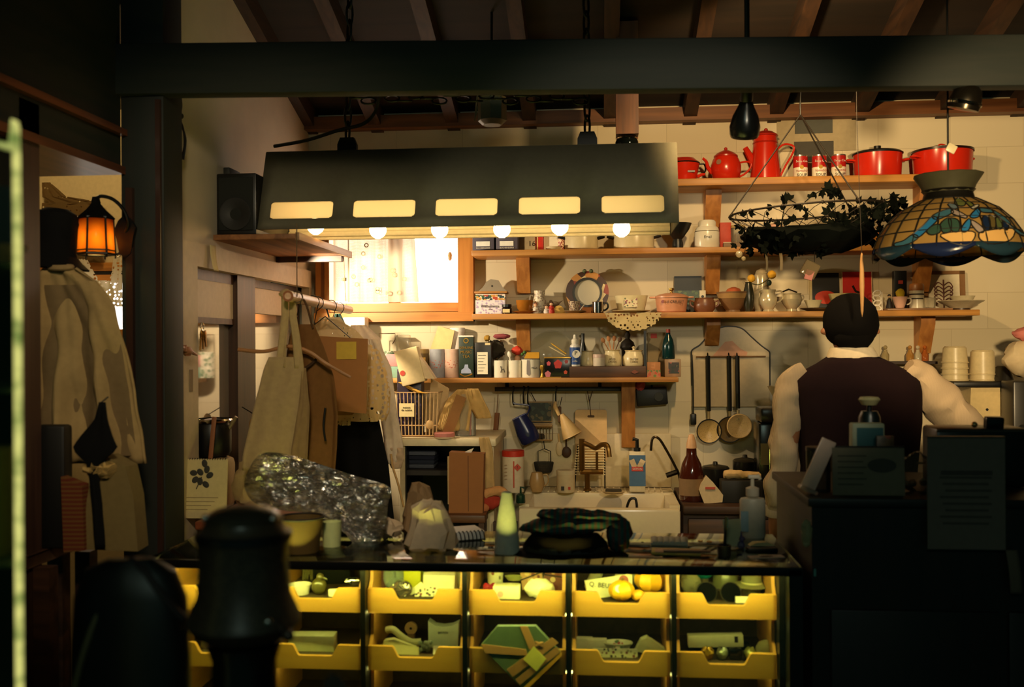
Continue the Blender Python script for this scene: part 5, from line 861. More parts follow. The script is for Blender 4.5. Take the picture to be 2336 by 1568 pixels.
t = D('long_box', 'long cream carton propped up in the last drawer', 'carton', 1632, 2, .10, .014, rot=(0, -.04, 0)); t.p('carton', box(-62, 62, -12, 12, 0, 27, 1), m(230, 224, 176, .7)); t.p('printed_mark', box(42, 50, -12.6, -12, 10, 24), INK)
t = D('carton_rest', 'dark folded cloth propping the long cream carton', 'cloth', 1640, 2, .12); t.main(box(-58, 70, -8, 20, 0, 14, 3), cloth(30, 30, 24, 0))
for i, (x, c, lb) in enumerate(((1614, (196, 150, 40), 'golden foil trinket at the scoop of the last drawer'), (1648, (170, 180, 150), 'silvery foil trinket between the golden and the dark one'), (1678, (24, 22, 18), 'dark square trinket at the scoop of the last drawer'), (1712, (170, 170, 90), 'olive foil trinket beside the dark square one'))):
    t = D('trinket', lb, 'trinket', x, 2, .04, 0, 'trinkets'); t.main(crumple(box(-15, 15, -9, 9, 0, 26, 5) if i == 2 else ball(15, (0, 0, 14), 12, 8), 0 if i == 2 else 4, .2, i), m(*c, .25, .6 if i != 2 else 0))
t = D('straw_dome', 'beige woven dome in the corner of the last drawer', 'basket', 1748, 2, .07); t.main(lathe([(24, 0), (24, 18), (18, 30), (8, 36), (0, 37)], 20, caps=False), cloth(200, 190, 130, 0, .9, ('Z', (150, 140, 90)), 160))

# ================================================================== things on top of the display counter
t = T('wicker_basket', 'dark wicker basket under the clear plastic bag', 'basket', CT(688, 1258)); t.p('weave', lathe([(0, 0), (38, 0), (50, 78), (48, 78), (36, 3)], 28, caps=False), cloth(60, 44, 26, 0, .7, ('Z', (120, 96, 50)), 150)); t.p('rim', tube([(50 * cos(k * pi / 14), 50 * sin(k * pi / 14), 78) for k in range(28)], 3, 6, True), m(40, 30, 18, .7))
t = T('candle_glass', 'pale green frosted glass with a candle behind the basket', 'glass', CT(757, 1246)); t.p('glass', cup(22, 20, 56), m(206, 214, 150, .4)); t.p('candle', cyl(17, 3, 46), m(230, 226, 180, .5))
def plastic():
    M, nt, p = base('clear_film'); N = nt.nodes; Lk = nt.links
    tc = N.new('ShaderNodeTexCoord'); nz = N.new('ShaderNodeTexNoise'); nz.inputs['Scale'].default_value = 16; nz.inputs['Detail'].default_value = 4; nz.inputs['Distortion'].default_value = 1.6
    mp = N.new('ShaderNodeMapping'); mp.inputs['Rotation'].default_value = (0, .45, 0); mp.inputs['Scale'].default_value = (.5, 1, 2.0); Lk.new(tc.outputs['Object'], mp.inputs[0]); Lk.new(mp.outputs[0], nz.inputs['Vector'])
    bp = N.new('ShaderNodeBump'); bp.inputs['Strength'].default_value = 1; bp.inputs['Distance'].default_value = .03; Lk.new(nz.outputs['Fac'], bp.inputs['Height'])
    gl = N.new('ShaderNodeBsdfGlossy'); gl.inputs['Roughness'].default_value = .16; gl.inputs['Color'].default_value = (1, 1, 1, 1); Lk.new(bp.outputs[0], gl.inputs['Normal'])
    tr = N.new('ShaderNodeBsdfTransparent'); tr.inputs[0].default_value = (.93, .93, .91, 1)
    df = N.new('ShaderNodeBsdfTranslucent'); df.inputs[0].default_value = (.9, .88, .84, 1); m0 = N.new('ShaderNodeMixShader'); m0.inputs[0].default_value = .14; Lk.new(tr.outputs[0], m0.inputs[1]); Lk.new(df.outputs[0], m0.inputs[2])
    fr = N.new('ShaderNodeFresnel'); fr.inputs[0].default_value = 1.5; Lk.new(bp.outputs[0], fr.inputs['Normal']); a = N.new('ShaderNodeMath'); a.operation = 'MULTIPLY_ADD'; a.inputs[1].default_value = 1.2; a.inputs[2].default_value = .22; a.use_clamp = True
    Lk.new(fr.outputs[0], a.inputs[0]); mx = N.new('ShaderNodeMixShader'); Lk.new(a.outputs[0], mx.inputs[0]); Lk.new(m0.outputs[0], mx.inputs[1]); Lk.new(gl.outputs[0], mx.inputs[2]); Lk.new(mx.outputs[0], N['Material Output'].inputs[0]); return M
FILM = plastic()
bl = smooth([Vector((x - 730, 0, 1140 - y)) for x, y in ((553, 1112), (562, 1075), (592, 1036), (650, 1036), (720, 1056), (800, 1082), (890, 1110), (887, 1150), (882, 1196), (866, 1240), (840, 1256), (780, 1212), (715, 1174), (645, 1166), (578, 1150))], 5, True)
def bag(outline, depth, seed, amp):
    V, Fc = [], []; n = len(outline); R_ = 12
    for side in (-1, 1):
        for i in range(R_ + 1):
            r = i / R_
            for p in outline:
                x, z = p[0] * r, p[2] * r; b = depth * (1 - r ** 3) * side
                nv = MN.noise_vector(Vector((x * .022, seed + side, z * .03))) + .8 * MN.noise_vector(Vector((x * .05 + z * .03, seed + 2 * side, z * .09)))
                fade = (1 - r ** 6)
                V.append((x + nv.x * amp * .5 * fade, b + nv.y * amp * fade, z + nv.z * amp * .5 * fade))
    for s in range(2):
        o = s * (R_ + 1) * n
        for i in range(R_):
            for k in range(n): Fc.append((o + i * n + k, o + i * n + (k + 1) % n, o + (i + 1) * n + (k + 1) % n, o + (i + 1) * n + k))
    return V, Fc
bp_ = CT(740, 1236); t = T('plastic_bag', 'big clear crinkled plastic bag slumped on the counter', 'plastic bag', PY(730, 1140, bp_.y + .01)); t.main(bag(bl, 34, 3.3, 20), FILM, sharp=.35)
t = T('crumpled_paper', 'crumpled cream paper wad poking out past the plastic bag', 'paper', CT(885, 1226)); t.main(crumple(ball(28, (0, 0, 22), 18, 12, (1.1, .8, .8)), 10, .06, 5), m(206, 180, 150, .7))
def paperbag(seed, s=1.0, q=1.0):
    pr = [(0, 0), (52, 0), (58, 10), (54, 40), (46, 70), (40, 92), (26, 106), (0, 110)]
    g = lathe([(a * s, b * s) for a, b in pr], 26, sy=.7, caps=False); return crumple(crumple(g, 10 * s, .035, seed), 8 * s, .10, seed + 2)
t = T('paper_bag', 'crumpled pale paper bag glowing green at its foot from the counter light', 'paper bag', CT(984, 1252)); t.main(paperbag(1.2), cloth(224, 200, 170, .10), sharp=.3)
t = T('paper_bag', 'second crumpled paper bag, darker and half hidden behind the pale one', 'paper bag', CT(955, 1222) + Vector((0, .03, 0))); t.main(xf(paperbag(4.4, .8), (0, 0, 0), (0, 0, 0), (.9, .9, 1.25)), cloth(160, 130, 96, .2), sharp=.3)
t = T('spiral_notebook', 'thick white notebook with a black wire spiral', 'notebook', CT(1052, 1232), rz=.42); t.p('pages', box(-62, 52, -14, 62, 0, 20, 1), m(226, 224, 222, .7)); t.p('cover', box(-64, 54, -16, 64, -.6, 2), m(40, 40, 36, .6))
t.p('spiral', tube([(-58 + i * 1.15, -16 + 9 * cos(i * pi / 4), 10 + 12 * sin(i * pi / 4)) for i in range(96)], 1.1, 5), IRON)
t = T('paper_cone', 'tall narrow white paper cone standing on the counter', 'cone', CT(1157, 1262)); t.main(crumple(lathe([(30, 0), (27, 34), (22, 80), (12, 138), (6, 142), (0, 142)], 24, sy=.75, caps=False), 2, .03), cloth(226, 222, 206, .14))
h0 = CT(1290, 1262); t = T('felt_hat', 'dark brown felt hat lying on the counter', 'hat', h0); FELT = cloth(34, 24, 18, 0)
t.p('brim', crumple(lathe([(70, 9), (110, 2), (122, 0), (124, 2), (110, 6), (70, 13)], 44, sy=.62, caps=False), 4, .02), FELT); t.p('crown', crumple(lathe([(98, 4), (94, 26), (78, 42), (40, 46), (0, 42)], 36, sy=.62, caps=False), 4, .03), FELT); t.p('hat_band', lathe([(98.6, 8), (96, 20)], 36, sy=.62, caps=False), m(20, 16, 14, .6))
TART = cloth(34, 92, 86, 0, .95, ('X', (110, 70, 62)), 22)
def mound(w, d, h, seed): return crumple(crumple(ball(1, (0, 0, 0), 36, 18, (w, d, h)), 8, .03, seed), 4, .09, seed + 3)
t = T('tartan_scarf', 'dark green tartan scarf bundled on the felt hat', 'scarf', h0 + Vector((0.01, .02, .044))); t.p('fold', xf(mound(112, 44, 20, 1), (-4, 0, 18), (0, -.06, 0)), TART); t.p('fold', xf(mound(100, 38, 15, 5), (22, 10, 38), (0, .05, 0)), TART); t.p('hanging_end', xf(mound(28, 32, 40, 8), (112, 2, -2), (0, .2, 0)), TART)
t = T('calculator', 'white desk calculator with raised keys', 'calculator', CT(1527, 1243), rz=-.05); t.p('body', xf(box(-42, 42, -10, 26, 0, 8, 2), (0, 0, 0), (.25, 0, 0)), m(206, 196, 176, .5))
for i in range(6): t.p('key_row', xf(box(-38 + 13 * i, -28 + 13 * i, -8, 22, 7.5, 11, 1.5), (0, 0, 0), (.25, 0, 0)), m(222, 212, 196, .5))
t = T('notepad', 'open yellow-edged notepad in front of the calculator', 'notepad', CT(1545, 1262), rz=-.06); t.p('pad', box(-58, 52, -24, 30, 0, 5, 1), m(206, 180, 90, .7)); t.p('page', box(-50, 54, -26, 16, 5, 6.4, .4), m(216, 176, 140, .8))
t = T('leather_wallet', 'flat brown leather case on the open notepad', 'case', CT(1568, 1267) + Vector((0, 0, .0075)), rz=-.04); t.main(box(-54, 52, -9, 9, 0, 4, 1.5), m(72, 42, 28, .5))
t = T('clear_tray', 'clear plastic tray of small change behind the calculator', 'tray', CT(1606, 1240)); t.p('tray', box(-34, 34, -16, 20, 0, 3), CLEAR); t.p('coin', cyl(6, 3, 5, 16, (12, 0)), GOLD); t.p('coin', cyl(6, 3, 5, 16, (-8, 6)), GOLD)
t = T('pen_cup', 'small dark pen cup at the counter edge', 'cup', CT(1652, 1268)); t.main(cup(16, 15, 24), m(50, 40, 30, .4))
t = T('black_pen', 'long black pen standing in the small dark pen cup', 'pen', CT(1652, 1268) + Vector((0, 0, .003)), rot=(0, .06, 0)); t.p('barrel', tube([(0, 0, 0), (0, 0, 86)], 3.4), BLACK); t.p('clip', box(3, 5, -1, 1, 60, 84), CHROME)
t = T('card_holder', 'small upright holder with a pale printed card', 'card', CT(1675, 1252), rot=(-.2, 0, .35)); t.p('card', box(-22, 22, -1, 1, 4, 66), m(206, 192, 150, .7)); t.p('base', box(-20, 20, -8, 8, 0, 5, 1), CLEAR)
t = T('pump_bottle', 'white pump-top soap bottle on the counter', 'bottle', CT(1717, 1226)); t.p('bottle', lathe([(0, 0), (27, 0), (29, 3), (29, 84), (26, 89), (12, 92), (0, 92)], 26, sy=.7, caps=False), m(206, 194, 172, .4)); t.p('collar', lathe([(12, 92), (15, 95), (15, 112), (6, 116), (0, 116)], 22, caps=False), m(200, 186, 164, .4)); t.p('pump_stem', tube([(0, 0, 114), (0, 0, 138), (14, 0, 140), (17, 0, 132)], 4.6), m(206, 194, 170, .4)); t.p('pump_head', box(-10, 16, -6, 6, 134, 142, 2), m(210, 198, 176, .4)); t.p('paper_label', box(-28.8, -12, -21, -16, 16, 62), m(150, 176, 186, .5))
t = T('glass_ornament', 'small violet glass ornament beside the pump-top bottle', 'ornament', CT(1691, 1252)); t.main(add(ball(9, (0, 0, 8), 12, 8), ball(7, (2, 0, 22), 12, 8), lathe([(3, 26), (1, 40)], 8)), glass(120, 110, 160, .4))
t = T('black_tray', 'black tray under the cream card', 'tray', CT(1738, 1256), rz=.1); t.main(box(-34, 34, -14, 14, 0, 7, 2), BLACK)
t = T('cream_card', 'cream folded card lying on the black tray', 'card', CT(1738, 1252) + Vector((0, 0, .0085)), rz=.2); t.main(prism([(-30, 0), (30, 0), (10, 8), (-18, 7)], -9, 12), m(206, 186, 130, .8))
t = T('banknote', 'printed note with a dark oval at the counter corner', 'note', CT(1748, 1272), rz=.22); t.p('paper', box(-40, 40, -12, 14, 0, 2), m(190, 170, 150, .7)); t.p('oval_print', lathe([(0, 2), (16, 2), (16, 2.4), (0, 2.4)], 24, sy=.4, caps=False), m(60, 50, 46, .7))
# ================================================================== worktop, sink and things against the back wall
YW = 3.88; ZS = .868
def W(x, Y=4.2, z=ZS): return on(x, Y, z) + Vector((0, 0, .0052 if x < 1556 else .0003))
bx0, bx1 = PY(1045, 1150, YW).x, PY(1182, 1150, YW).x; sx1_ = PY(1553, 1150, YW).x
t = T('base_cabinet', 'dark wooden base cabinet with drawers beside the sink', 'cabinet', (0, YW, 0), u=1); BW = wood((44, 26, 16), (80, 50, 30), 'X', .55)
t.p('carcass', box(sx1_ + .012, 2.55, .03, YB - YW - .01, 0, ZS - .03), BW); t.p('worktop', box(sx1_ + .012, 2.58, 0, YB - YW - .01, ZS - .03, ZS, .003), BW)
for i in range(2):
    d_ = t.p('drawer', box(sx1_ + .03 + i * .5, sx1_ + .50 + i * .5, .012, .03, ZS - .2, ZS - .05, .004), wood((56, 34, 20), (92, 58, 34), 'X', .5)); t.p('knob', ball(.012, (sx1_ + .26 + i * .5, .002, ZS - .125), 10, 8), BRASS, par=d_)
t = T('sink_stand', 'brown wooden stand carrying the white ceramic sink', 'stand', (0, YW, 0), u=1)
t.p('frame', add(box(bx1, sx1_, .03, YB - YW - .01, 0, ZS - .245), box(bx1 - .10, bx1 - .005, .012, .04, 0, ZS - .07)), BW); t.p('rail', box(bx1 - .10, bx1 - .005, 0, .012, ZS - .17, ZS - .12), wood((90, 56, 30), (130, 84, 46), 'X', .5))
# ceramic sink: outer walls, floor, rim, back ledge
CER = m(222, 206, 172, .22, 0, .04)
t = T('ceramic_sink', 'wide cream ceramic farmhouse sink with ribbed back ledge', 'sink', (0, YW, ZS), u=1)
a, b = bx1, sx1_; L = YB - YW - .02
t.p('front_wall', box(a, b, 0, .045, -.24, -.012, .012), CER); t.p('basin', add(box(a, a + .04, .045, L, -.24, -.004), box(b - .04, b, .045, L, -.24, -.004), box(a, b, L - .17, L, -.24, 0, .006), box(a, b, .045, L, -.24, -.2)), CER)
for i in range(22): X = a + .05 + (b - a - .1) * i / 21; t.p('rib', tube([(X, L - .15, .001), (X, L - .03, .001)], .004, 6), CER)
t.p('splash_back', box(PY(1195, 1080, YB).x, b, L, L + .015, 0, .235, .004), m(206, 188, 150, .4))
t = T('brass_tap', 'tall brass kitchen tap with curved spout and lever', 'tap', W(1340, 4.24)); BR = m(122, 88, 40, .3, .85)
t.p('base', cyl(9, 0, 4), BR); t.p('stem', tube([(0, 0, 0), (0, 0, 40)], 6), BR); t.p('cross_bar', tube([(-16, 0, 43), (36, 0, 43)], 6.5), BR); t.p('column', tube([(-12, 0, 43), (-12, 0, 118)], 6.5), BR); t.p('spout', tube(smooth([(-6, 0, 108), (6, -12, 104), (20, -30, 100), (34, -50, 110), (46, -62, 108), (50, -66, 84)], 4), 5.5), BR); t.p('lever', tube([(22, 0, 46), (22, 0, 88)], 3), BR)
t = T('slim_tap', 'slim dark filtered-water tap bending over the sink end', 'tap', W(1556, 4.2)); t.p('pipe', tube(smooth([(0, 0, 0), (-6, 0, 40), (-14, 0, 60), (-34, 0, 98), (-52, 0, 126), (-66, 0, 126), (-70, 0, 98)], 5), 3), m(60, 50, 36, .3, .8)); t.p('valve', tube([(-12, -4, 50), (-36, -6, 42)], 6), m(50, 42, 30, .3, .8)); t.p('base', cyl(8, 0, 6), IRON)
def lbl(t, w, z0, z1, y, mat, name='paper_label', x=0): return t.p(name, xf(lathe([(w, z0), (w, z1)], 24, caps=False), (x, 0, 0)), mat)
t = canister('detergent_tub', 'tall white tub with a red lid on the sink ledge', 'tub', W(1171, 4.2), 25, 94, m(222, 206, 176, .4), None, m(196, 50, 30, .4), 13); t.p('stripe', box(2, 5, -26, -25, 12, 72), m(190, 80, 50, .5)); t.p('warning_mark', xf(box(-6, 6, -26.2, -25.4, -6, 6), (12, 0, 58), (0, pi / 4, 0)), m(190, 70, 50, .5)); t.txt('!', 9, (12, -26.6, 58), INK)
for k in range(5): t.p('printed_line', box(-18, -2, -22, -20.5, 30 + 8 * k, 31.4 + 8 * k), m(150, 120, 90, .6))
t = canister('white_tub', 'short lidded white tub beside the brass tap', 'tub', W(1291, 4.2), 21, 50, m(206, 186, 150, .4), None, m(212, 194, 160, .4), 9); t.p('red_mark', box(6, 11, -22, -20, 8, 14), m(180, 60, 40, .5)); t.p('dark_mark', box(-10, -3, -22, -20, 6, 15), INK)
t = T('clay_jug', 'small cream pitcher on the sink ledge', 'jug', W(1225, 4.2)); t.p('body', lathe([(0, 0), (12, 0), (18, 18), (15, 34), (12, 44), (11, 44), (13, 32)], 22, caps=False), m(176, 140, 90, .35)); t.p('handle', hnd(14, 12, 38, 12), m(176, 140, 90, .35))
t = T('soap_carton', 'blue and white soap bottle with a black pump on the sink ledge', 'bottle', W(1454, 4.22)); t.p('carton', box(-18, 18, -10, 10, 0, 92, 2), m(220, 204, 170, .5)); t.p('blue_label', box(-18.5, 18.5, -10.6, -9, 14, 84), m(70, 104, 140, .5)); t.p('hands_print', add(xf(box(-6, 6, -11.2, -10.5, -13, 13), (-8, 0, 62), (0, -.4, 0)), xf(box(-6, 6, -11.2, -10.5, -13, 13), (7, 0, 62), (0, .5, 0))), m(222, 196, 160, .5)); t.p('red_patch', box(-13, 13, -11.6, -11, 48, 58), m(196, 70, 60, .5)); t.txt('SAVON', 6.5, (0, -12, 53), WHITE); t.p('pump', add(cyl(8, 92, 100), tube([(0, 0, 100), (0, 0, 118), (-10, 0, 120)], 4.5)), BLACK)
t = T('sponge_dish', 'dark sponge lying on a flat dish at the sink ledge', 'sponge', W(1400, 4.16)); t.p('dish', lathe([(0, 0), (20, 0), (28, 5), (26, 6), (0, 2)], 22, sy=.7, caps=False), m(190, 166, 124, .4)); t.p('pad', crumple(box(-18, 18, -9, 9, 3, 11, 2), 1.5, .1), m(60, 52, 36, .9))
t = T('green_dispenser', 'small dark green soap dispenser at the front rim of the sink', 'dispenser', W(1188, 3.9)); t.p('bottle', lathe([(0, 0), (10, 0), (11, 3), (10, 18), (5, 22), (0, 22)], 18, caps=False), m(18, 50, 36, .3)); t.p('pump', tube([(0, 0, 22), (0, 0, 36), (9, 0, 34)], 2.6), m(18, 50, 36, .3))
t = T('sink_hose', 'short black hose arching inside the sink', 'hose', W(1432, 4.02, ZS - .198)); t.main(tube(smooth([(-22, 0, 4), (-6, 0, 70), (2, 0, 104), (12, 0, 114), (21, 0, 100), (22, 0, 4)], 5), 3), BLACK)
t = T('drain_rack', 'striped white dish rack panel behind the brass tap', 'rack', W(1347, 4.30)); 
for k in range(12): t.p('bar', tube([(-40 + k, 0, 32 + 6 * k), (34, 0, 32 + 6 * k)], 1.8, 6), m(226, 206, 160, .5))
t.p('leg', add(tube([(-36, 0, 0), (-28, 0, 100)], 1.6, 6)), IRON); t.p('leg', tube([(33, 0, 0), (33, 0, 100)], 1.6, 6), IRON)
# oven mitts and brown bag in front of the white cupboard
t = T('oven_mitt', 'red and cream quilted oven mitt draped over the sink corner', 'mitt', W(1116, 3.92) + Vector((0, -.05, -.02))); MT = cloth(170, 60, 44, 0)
t.p('mitt', crumple(ball(24, (0, 0, 18), 18, 12, (1.3, .6, .8)), 4, .06, 2), MT); t.p('cuff', crumple(tube(smooth([(-6, -8, 34), (14, -8, 42), (34, -4, 40), (50, -4, 22)], 5), 11, 10), 2, .08), cloth(206, 150, 96, .0)); t.p('lining', ball(17, (-14, -12, 4), 14, 10, (1.1, .5, .7)), cloth(180, 110, 70, 0)); t.p('peg', box(-42, 4, 6, 40, -6, 4), BW)
cu0, cu1 = PY(912, 1010, 3.93).x, PY(1126, 1010, 3.93).x; zcu = zat(1020, 1001, 3.93)
t = T('white_cupboard', 'white open-fronted cupboard with a dark interior beside the sink', 'cupboard', (0, 3.93, 0), u=1)
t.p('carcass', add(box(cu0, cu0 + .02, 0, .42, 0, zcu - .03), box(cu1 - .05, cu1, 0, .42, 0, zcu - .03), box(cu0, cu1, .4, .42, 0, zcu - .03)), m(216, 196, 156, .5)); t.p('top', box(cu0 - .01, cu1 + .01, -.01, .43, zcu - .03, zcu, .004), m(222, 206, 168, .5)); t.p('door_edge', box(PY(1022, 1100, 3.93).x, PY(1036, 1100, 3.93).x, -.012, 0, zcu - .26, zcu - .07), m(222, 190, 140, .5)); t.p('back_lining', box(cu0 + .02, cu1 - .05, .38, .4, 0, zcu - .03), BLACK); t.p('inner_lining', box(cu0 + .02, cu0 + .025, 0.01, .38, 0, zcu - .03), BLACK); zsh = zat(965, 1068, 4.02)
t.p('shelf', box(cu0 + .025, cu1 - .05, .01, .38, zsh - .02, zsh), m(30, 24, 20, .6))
for k in range(4):
    q = T('folded_towel', ('grey folded towel at the bottom of the pile in the white cupboard', 'blue-black folded towel second in the pile in the white cupboard', 'dark folded towel third in the pile in the white cupboard', 'pale-edged folded towel on top of the pile in the white cupboard')[k], 'towel', on(967, 4.05, zsh) + Vector((0, 0, .0175 * k + .0005)), 'towels in the white cupboard'); q.main(xf(crumple(box(-32, 30, -30, 30, 0, 9.3, 3), 1, .06), (k - 2, 0, 0)), cloth(*((96, 100, 110), (50, 56, 70), (40, 44, 60), (104, 108, 120))[k], 0, .95, ('Z', (26, 26, 34)), 150))
t = T('kraft_bag', 'standing brown kraft paper bag in front of the white cupboard', 'bag', on(1066, 3.82, zat(1066, 1168, 3.82))); t.p('bag', add(prism([(-40, 0), (37, 0), (41, 134), (-38, 138)], -18, 18)), m(150, 96, 50, .8, 0, .08, 30)); t.p('crease', box(4, 6, -18.8, -18, 4, 130), m(110, 70, 36, .8)); t.p('folded_paper', crumple(prism([(-16, 130), (10, 134), (16, 146), (2, 140)], -4, 4), 1, .1), WHITE)
q = T('stool', 'low brown stool under the brown kraft paper bag', 'stool', on(1066, 3.80, 0), u=1); zq = zat(1066, 1168, 3.82) - .001; q.p('seat', box(-.09, .08, -.055, .055, zq - .03, zq, .004), wood((70, 42, 24), (110, 70, 40), 'X', .5))
for sx in (-.075, .065):
    for sy in (-.04, .04): q.p('leg', box(sx - .01, sx + .01, sy - .01, sy + .01, 0, zq - .03), BW)
t = T('lace_towel', 'cream lace-edged towel hanging at the end of the white cupboard', 'towel', PY(1112, 1003, 3.912)); t.main(drape([(1092, 1116, 998), (1096, 1124, 1030), (1098, 1126, 1080), (1100, 1128, 1122)], 1112, 1003, 3, 1.2, .5), cloth(206, 172, 116, .2), solid=.003)
zt_ = zcu
t = T('wire_basket', 'white wire basket holding boxes on the white cupboard', 'basket', on(955, 4.06, zt_))
for k in range(13): x = -52 + 104 * k / 12; t.p('wire', tube([(x * .9, -36, 4), (x, -40, 100)], 1.2, 5), m(206, 170, 120, .5))
t.p('frame', add(*[tube([(-52 * s_, -40 + (1 - s_) * 40, z), (52 * s_, -40 + (1 - s_) * 40, z), (52 * s_, 36, z), (-52 * s_, 36, z)], 1.5, 5, True) for z, s_ in ((100, 1.0), (26, .92), (3, .9))]), m(186, 146, 96, .5)); t.p('name_tag', box(-36, -2, -43, -41, 46, 76), m(226, 206, 150, .7)); t.txt('maison\nde cuisine', 6, (-19, -43.6, 64), INK); t.p('base', box(-47, 47, -36, 34, 0, 2.5), m(110, 80, 50, .6))
t = T('plum_box', 'dark plum oblong box standing in the wire basket', 'box', on(940, 4.05, zt_) + Vector((0, 0, .006))); t.main(box(-30, 26, -20, 18, 0, 150, 2), spots((38, 28, 44), [(80, 60, 96), (60, 44, 70)], 60, .3))
t = T('tilted_package', 'cream cardboard package with a rose mark tilted on the plum box', 'package', PY(946, 876, 4.0), rot=(0, -.24, 0)); t.p('carton', box(-26, 28, -16, 20, 0, 82, 3), m(230, 206, 156, .6)); t.p('rose_mark', xf(cyl(6, 0, .6), (-18, -16.2, 30), (pi / 2, 0, 0)), m(190, 70, 56, .6)); t.p('flap', prism([(28, 6), (50, 0), (36, 40), (28, 56)], -14, 18), m(226, 200, 160, .6))
t = T('yellow_ribbon', 'loose yellow ribbon looped round the plum box', 'ribbon', PY(950, 890, 3.985)); t.main(drape([(-40, -30, 0), (-20, -4, 14), (0, 18, 24), (16, 30, 26)], 0, 0, 2, 1, 0, 6, 12), m(196, 146, 50, .6), solid=.002); t.root.location = PY(948, 872, 3.985)
t = T('cream_folder', 'cream card folder standing in the basket behind the ribbon', 'folder', on(996, 4.1, zt_) + Vector((0, 0, .006)), rot=(0, .1, 0)); t.main(prism([(-24, 0), (14, 0), (20, 104), (-24, 124)], -2, 2), m(196, 164, 116, .7))
t = T('wooden_egg', 'smooth cream wooden egg spoon hung inside the wire basket', 'spoon', on(980, 3.995, zt_) + Vector((0, 0, .004))); t.main(add(ball(9, (0, 0, 26), 14, 10, (1, .4, 1.2)), tube([(0, 0, 0), (0, 0, 20)], 1.6)), m(206, 166, 110, .6))
t = T('draped_cloth', 'cream tea towel draped over a tall jar', 'towel', on(1062, 4.02, zt_ + .006)); t.main(add(drape([(1044, 1076, 892), (1020, 1080, 915), (1004, 1074, 950), (994, 1070, 986)], 1062, 996, 6, 1.4, .3, 18, 18), drape([(1066, 1092, 890), (1070, 1106, 920), (1076, 1116, 940), (1088, 1122, 958)], 1062, 996, 5, 1, 1.3, 12, 14)), cloth(216, 178, 112, .25), solid=.003)
t = T('tall_jar', 'tall glass jar under the draped tea towel', 'jar', on(1062, 4.06, zt_)); t.p('glass', cup(24, 24, 96), CLEAR); t.p('pink_straw', tube([(12, -8, 2), (14, -8, 96)], 2), m(206, 100, 90, .5))
t = T('kraft_envelope', 'brown paper envelope leaning against the draped tea towel', 'envelope', on(1020, 3.98, zt_), rot=(0, .36, 0)); t.main(box(-14, 10, -1.4, 1.4, 0, 100), m(150, 104, 56, .8))
t = canister('pink_lidded_tub', 'small tub with a dusty pink lid at the cupboard front edge', 'tub', on(1014, 3.945, zt_ - .012) + Vector((0, 0, .0125)), 23, 13, m(226, 196, 160, .5), None, m(206, 126, 116, .5), 9)

# rail with hooks under the tea shelf
t = T('utensil_rail', 'black wall rail with hooks under the tea shelf', 'rail', PY(1272, 888, YB - .05)); t.p('bar', box(-144, 144, -4, 4, -5, 5, 1), BLACK)
for x in (-118, 96): t.p('bracket', add(box(x - 4, x + 4, -3, 26, -3, 3), box(x - 4, x + 4, 22, 26, -3, 14)), IRON)
HK = [-102, -78, -68, -4]
for x in HK: t.p('hook', tube(smooth([(x, 0, 6), (x + 3, -5, 4), (x, -6, -8), (x, -5, -30), (x + 2, -3, -36)], 3), 1.7, 6), IRON)
def H(name, label, cat, x, y, grp=None, rot=None, dy=.07): return T(name, label, cat, PY(x, y, YB - dy), grp, rot=rot)
t = H('brush', 'long brown-handled brush hung at the rail end', 'brush', 1136, 896); t.p('loop', tube([(0, 0, -4), (-3, 0, -46)], 1.2, 5), m(120, 90, 60, .7)); t.p('handle', tube([(-2, 0, -46), (-8, 0, -110)], [6, 6]), m(120, 76, 44, .6)); t.p('bristles', lathe([(6, -134), (4, -108)], 12, c=(-9, 0)), m(40, 30, 22, .9)); t.root.location.z += 0
t = H('blue_jug', 'dark blue enamel jug hanging tilted from a rail hook', 'jug', 1170, 922, rot=(0, -.45, 0)); BL = m(30, 38, 84, .25, 0, .05); t.p('body', lathe([(16, -32), (18, -33), (24, -70), (24, -90), (20, -96), (0, -96), (0, -94), (19, -94), (22, -70), (16, -34)], 26, caps=False), BL); t.p('rim', lathe([(17, -31), (18.6, -32.4), (17, -34)], 26, caps=False), m(120, 130, 190, .3)); t.p('handle', tube(smooth([(18, 0, -36), (32, 0, -20), (8, 0, -4), (2, 0, 2)], 4), 2), BL)
t = H('wall_picture', 'dark little picture in a wire rack under the rail', 'picture', 1232, 916, dy=.022); t.p('frame', add(box(-28, 28, -3, 0, -46, 0), box(-28, 28, -3, 0, -60, -50)), m(150, 120, 76, .6)); t.p('picture', box(-26, 26, -3.6, -3, -44, -3), spots((30, 36, 30), [(90, 76, 50), (50, 60, 50), (20, 24, 22)], 50, .6)); t.p('hanger', tube([(-10, 0, 0), (-20, -6, 20)], 1, 5), IRON)
t = H('wire_rack', 'rusty wire rack with a dark brush under the little picture', 'rack', 1232, 976, dy=.04); 
for k in range(9): t.p('wire', tube([(-28 + 7 * k, -8, 4), (-28 + 7 * k, -8, -28)], .9, 5), m(110, 84, 50, .5, .5))
t.p('frame', add(tube([(-28, -8, 4), (28, -8, 4), (28, 12, 4), (-28, 12, 4)], 1.4, 5, True), tube([(-28, -8, -28), (28, -8, -28), (28, 12, -28), (-28, 12, -28)], 1.8, 5, True)), m(150, 116, 66, .5, .5)); t.p('brush', box(-20, 10, -4, 8, -26, -14, 4), m(40, 30, 22, .9))
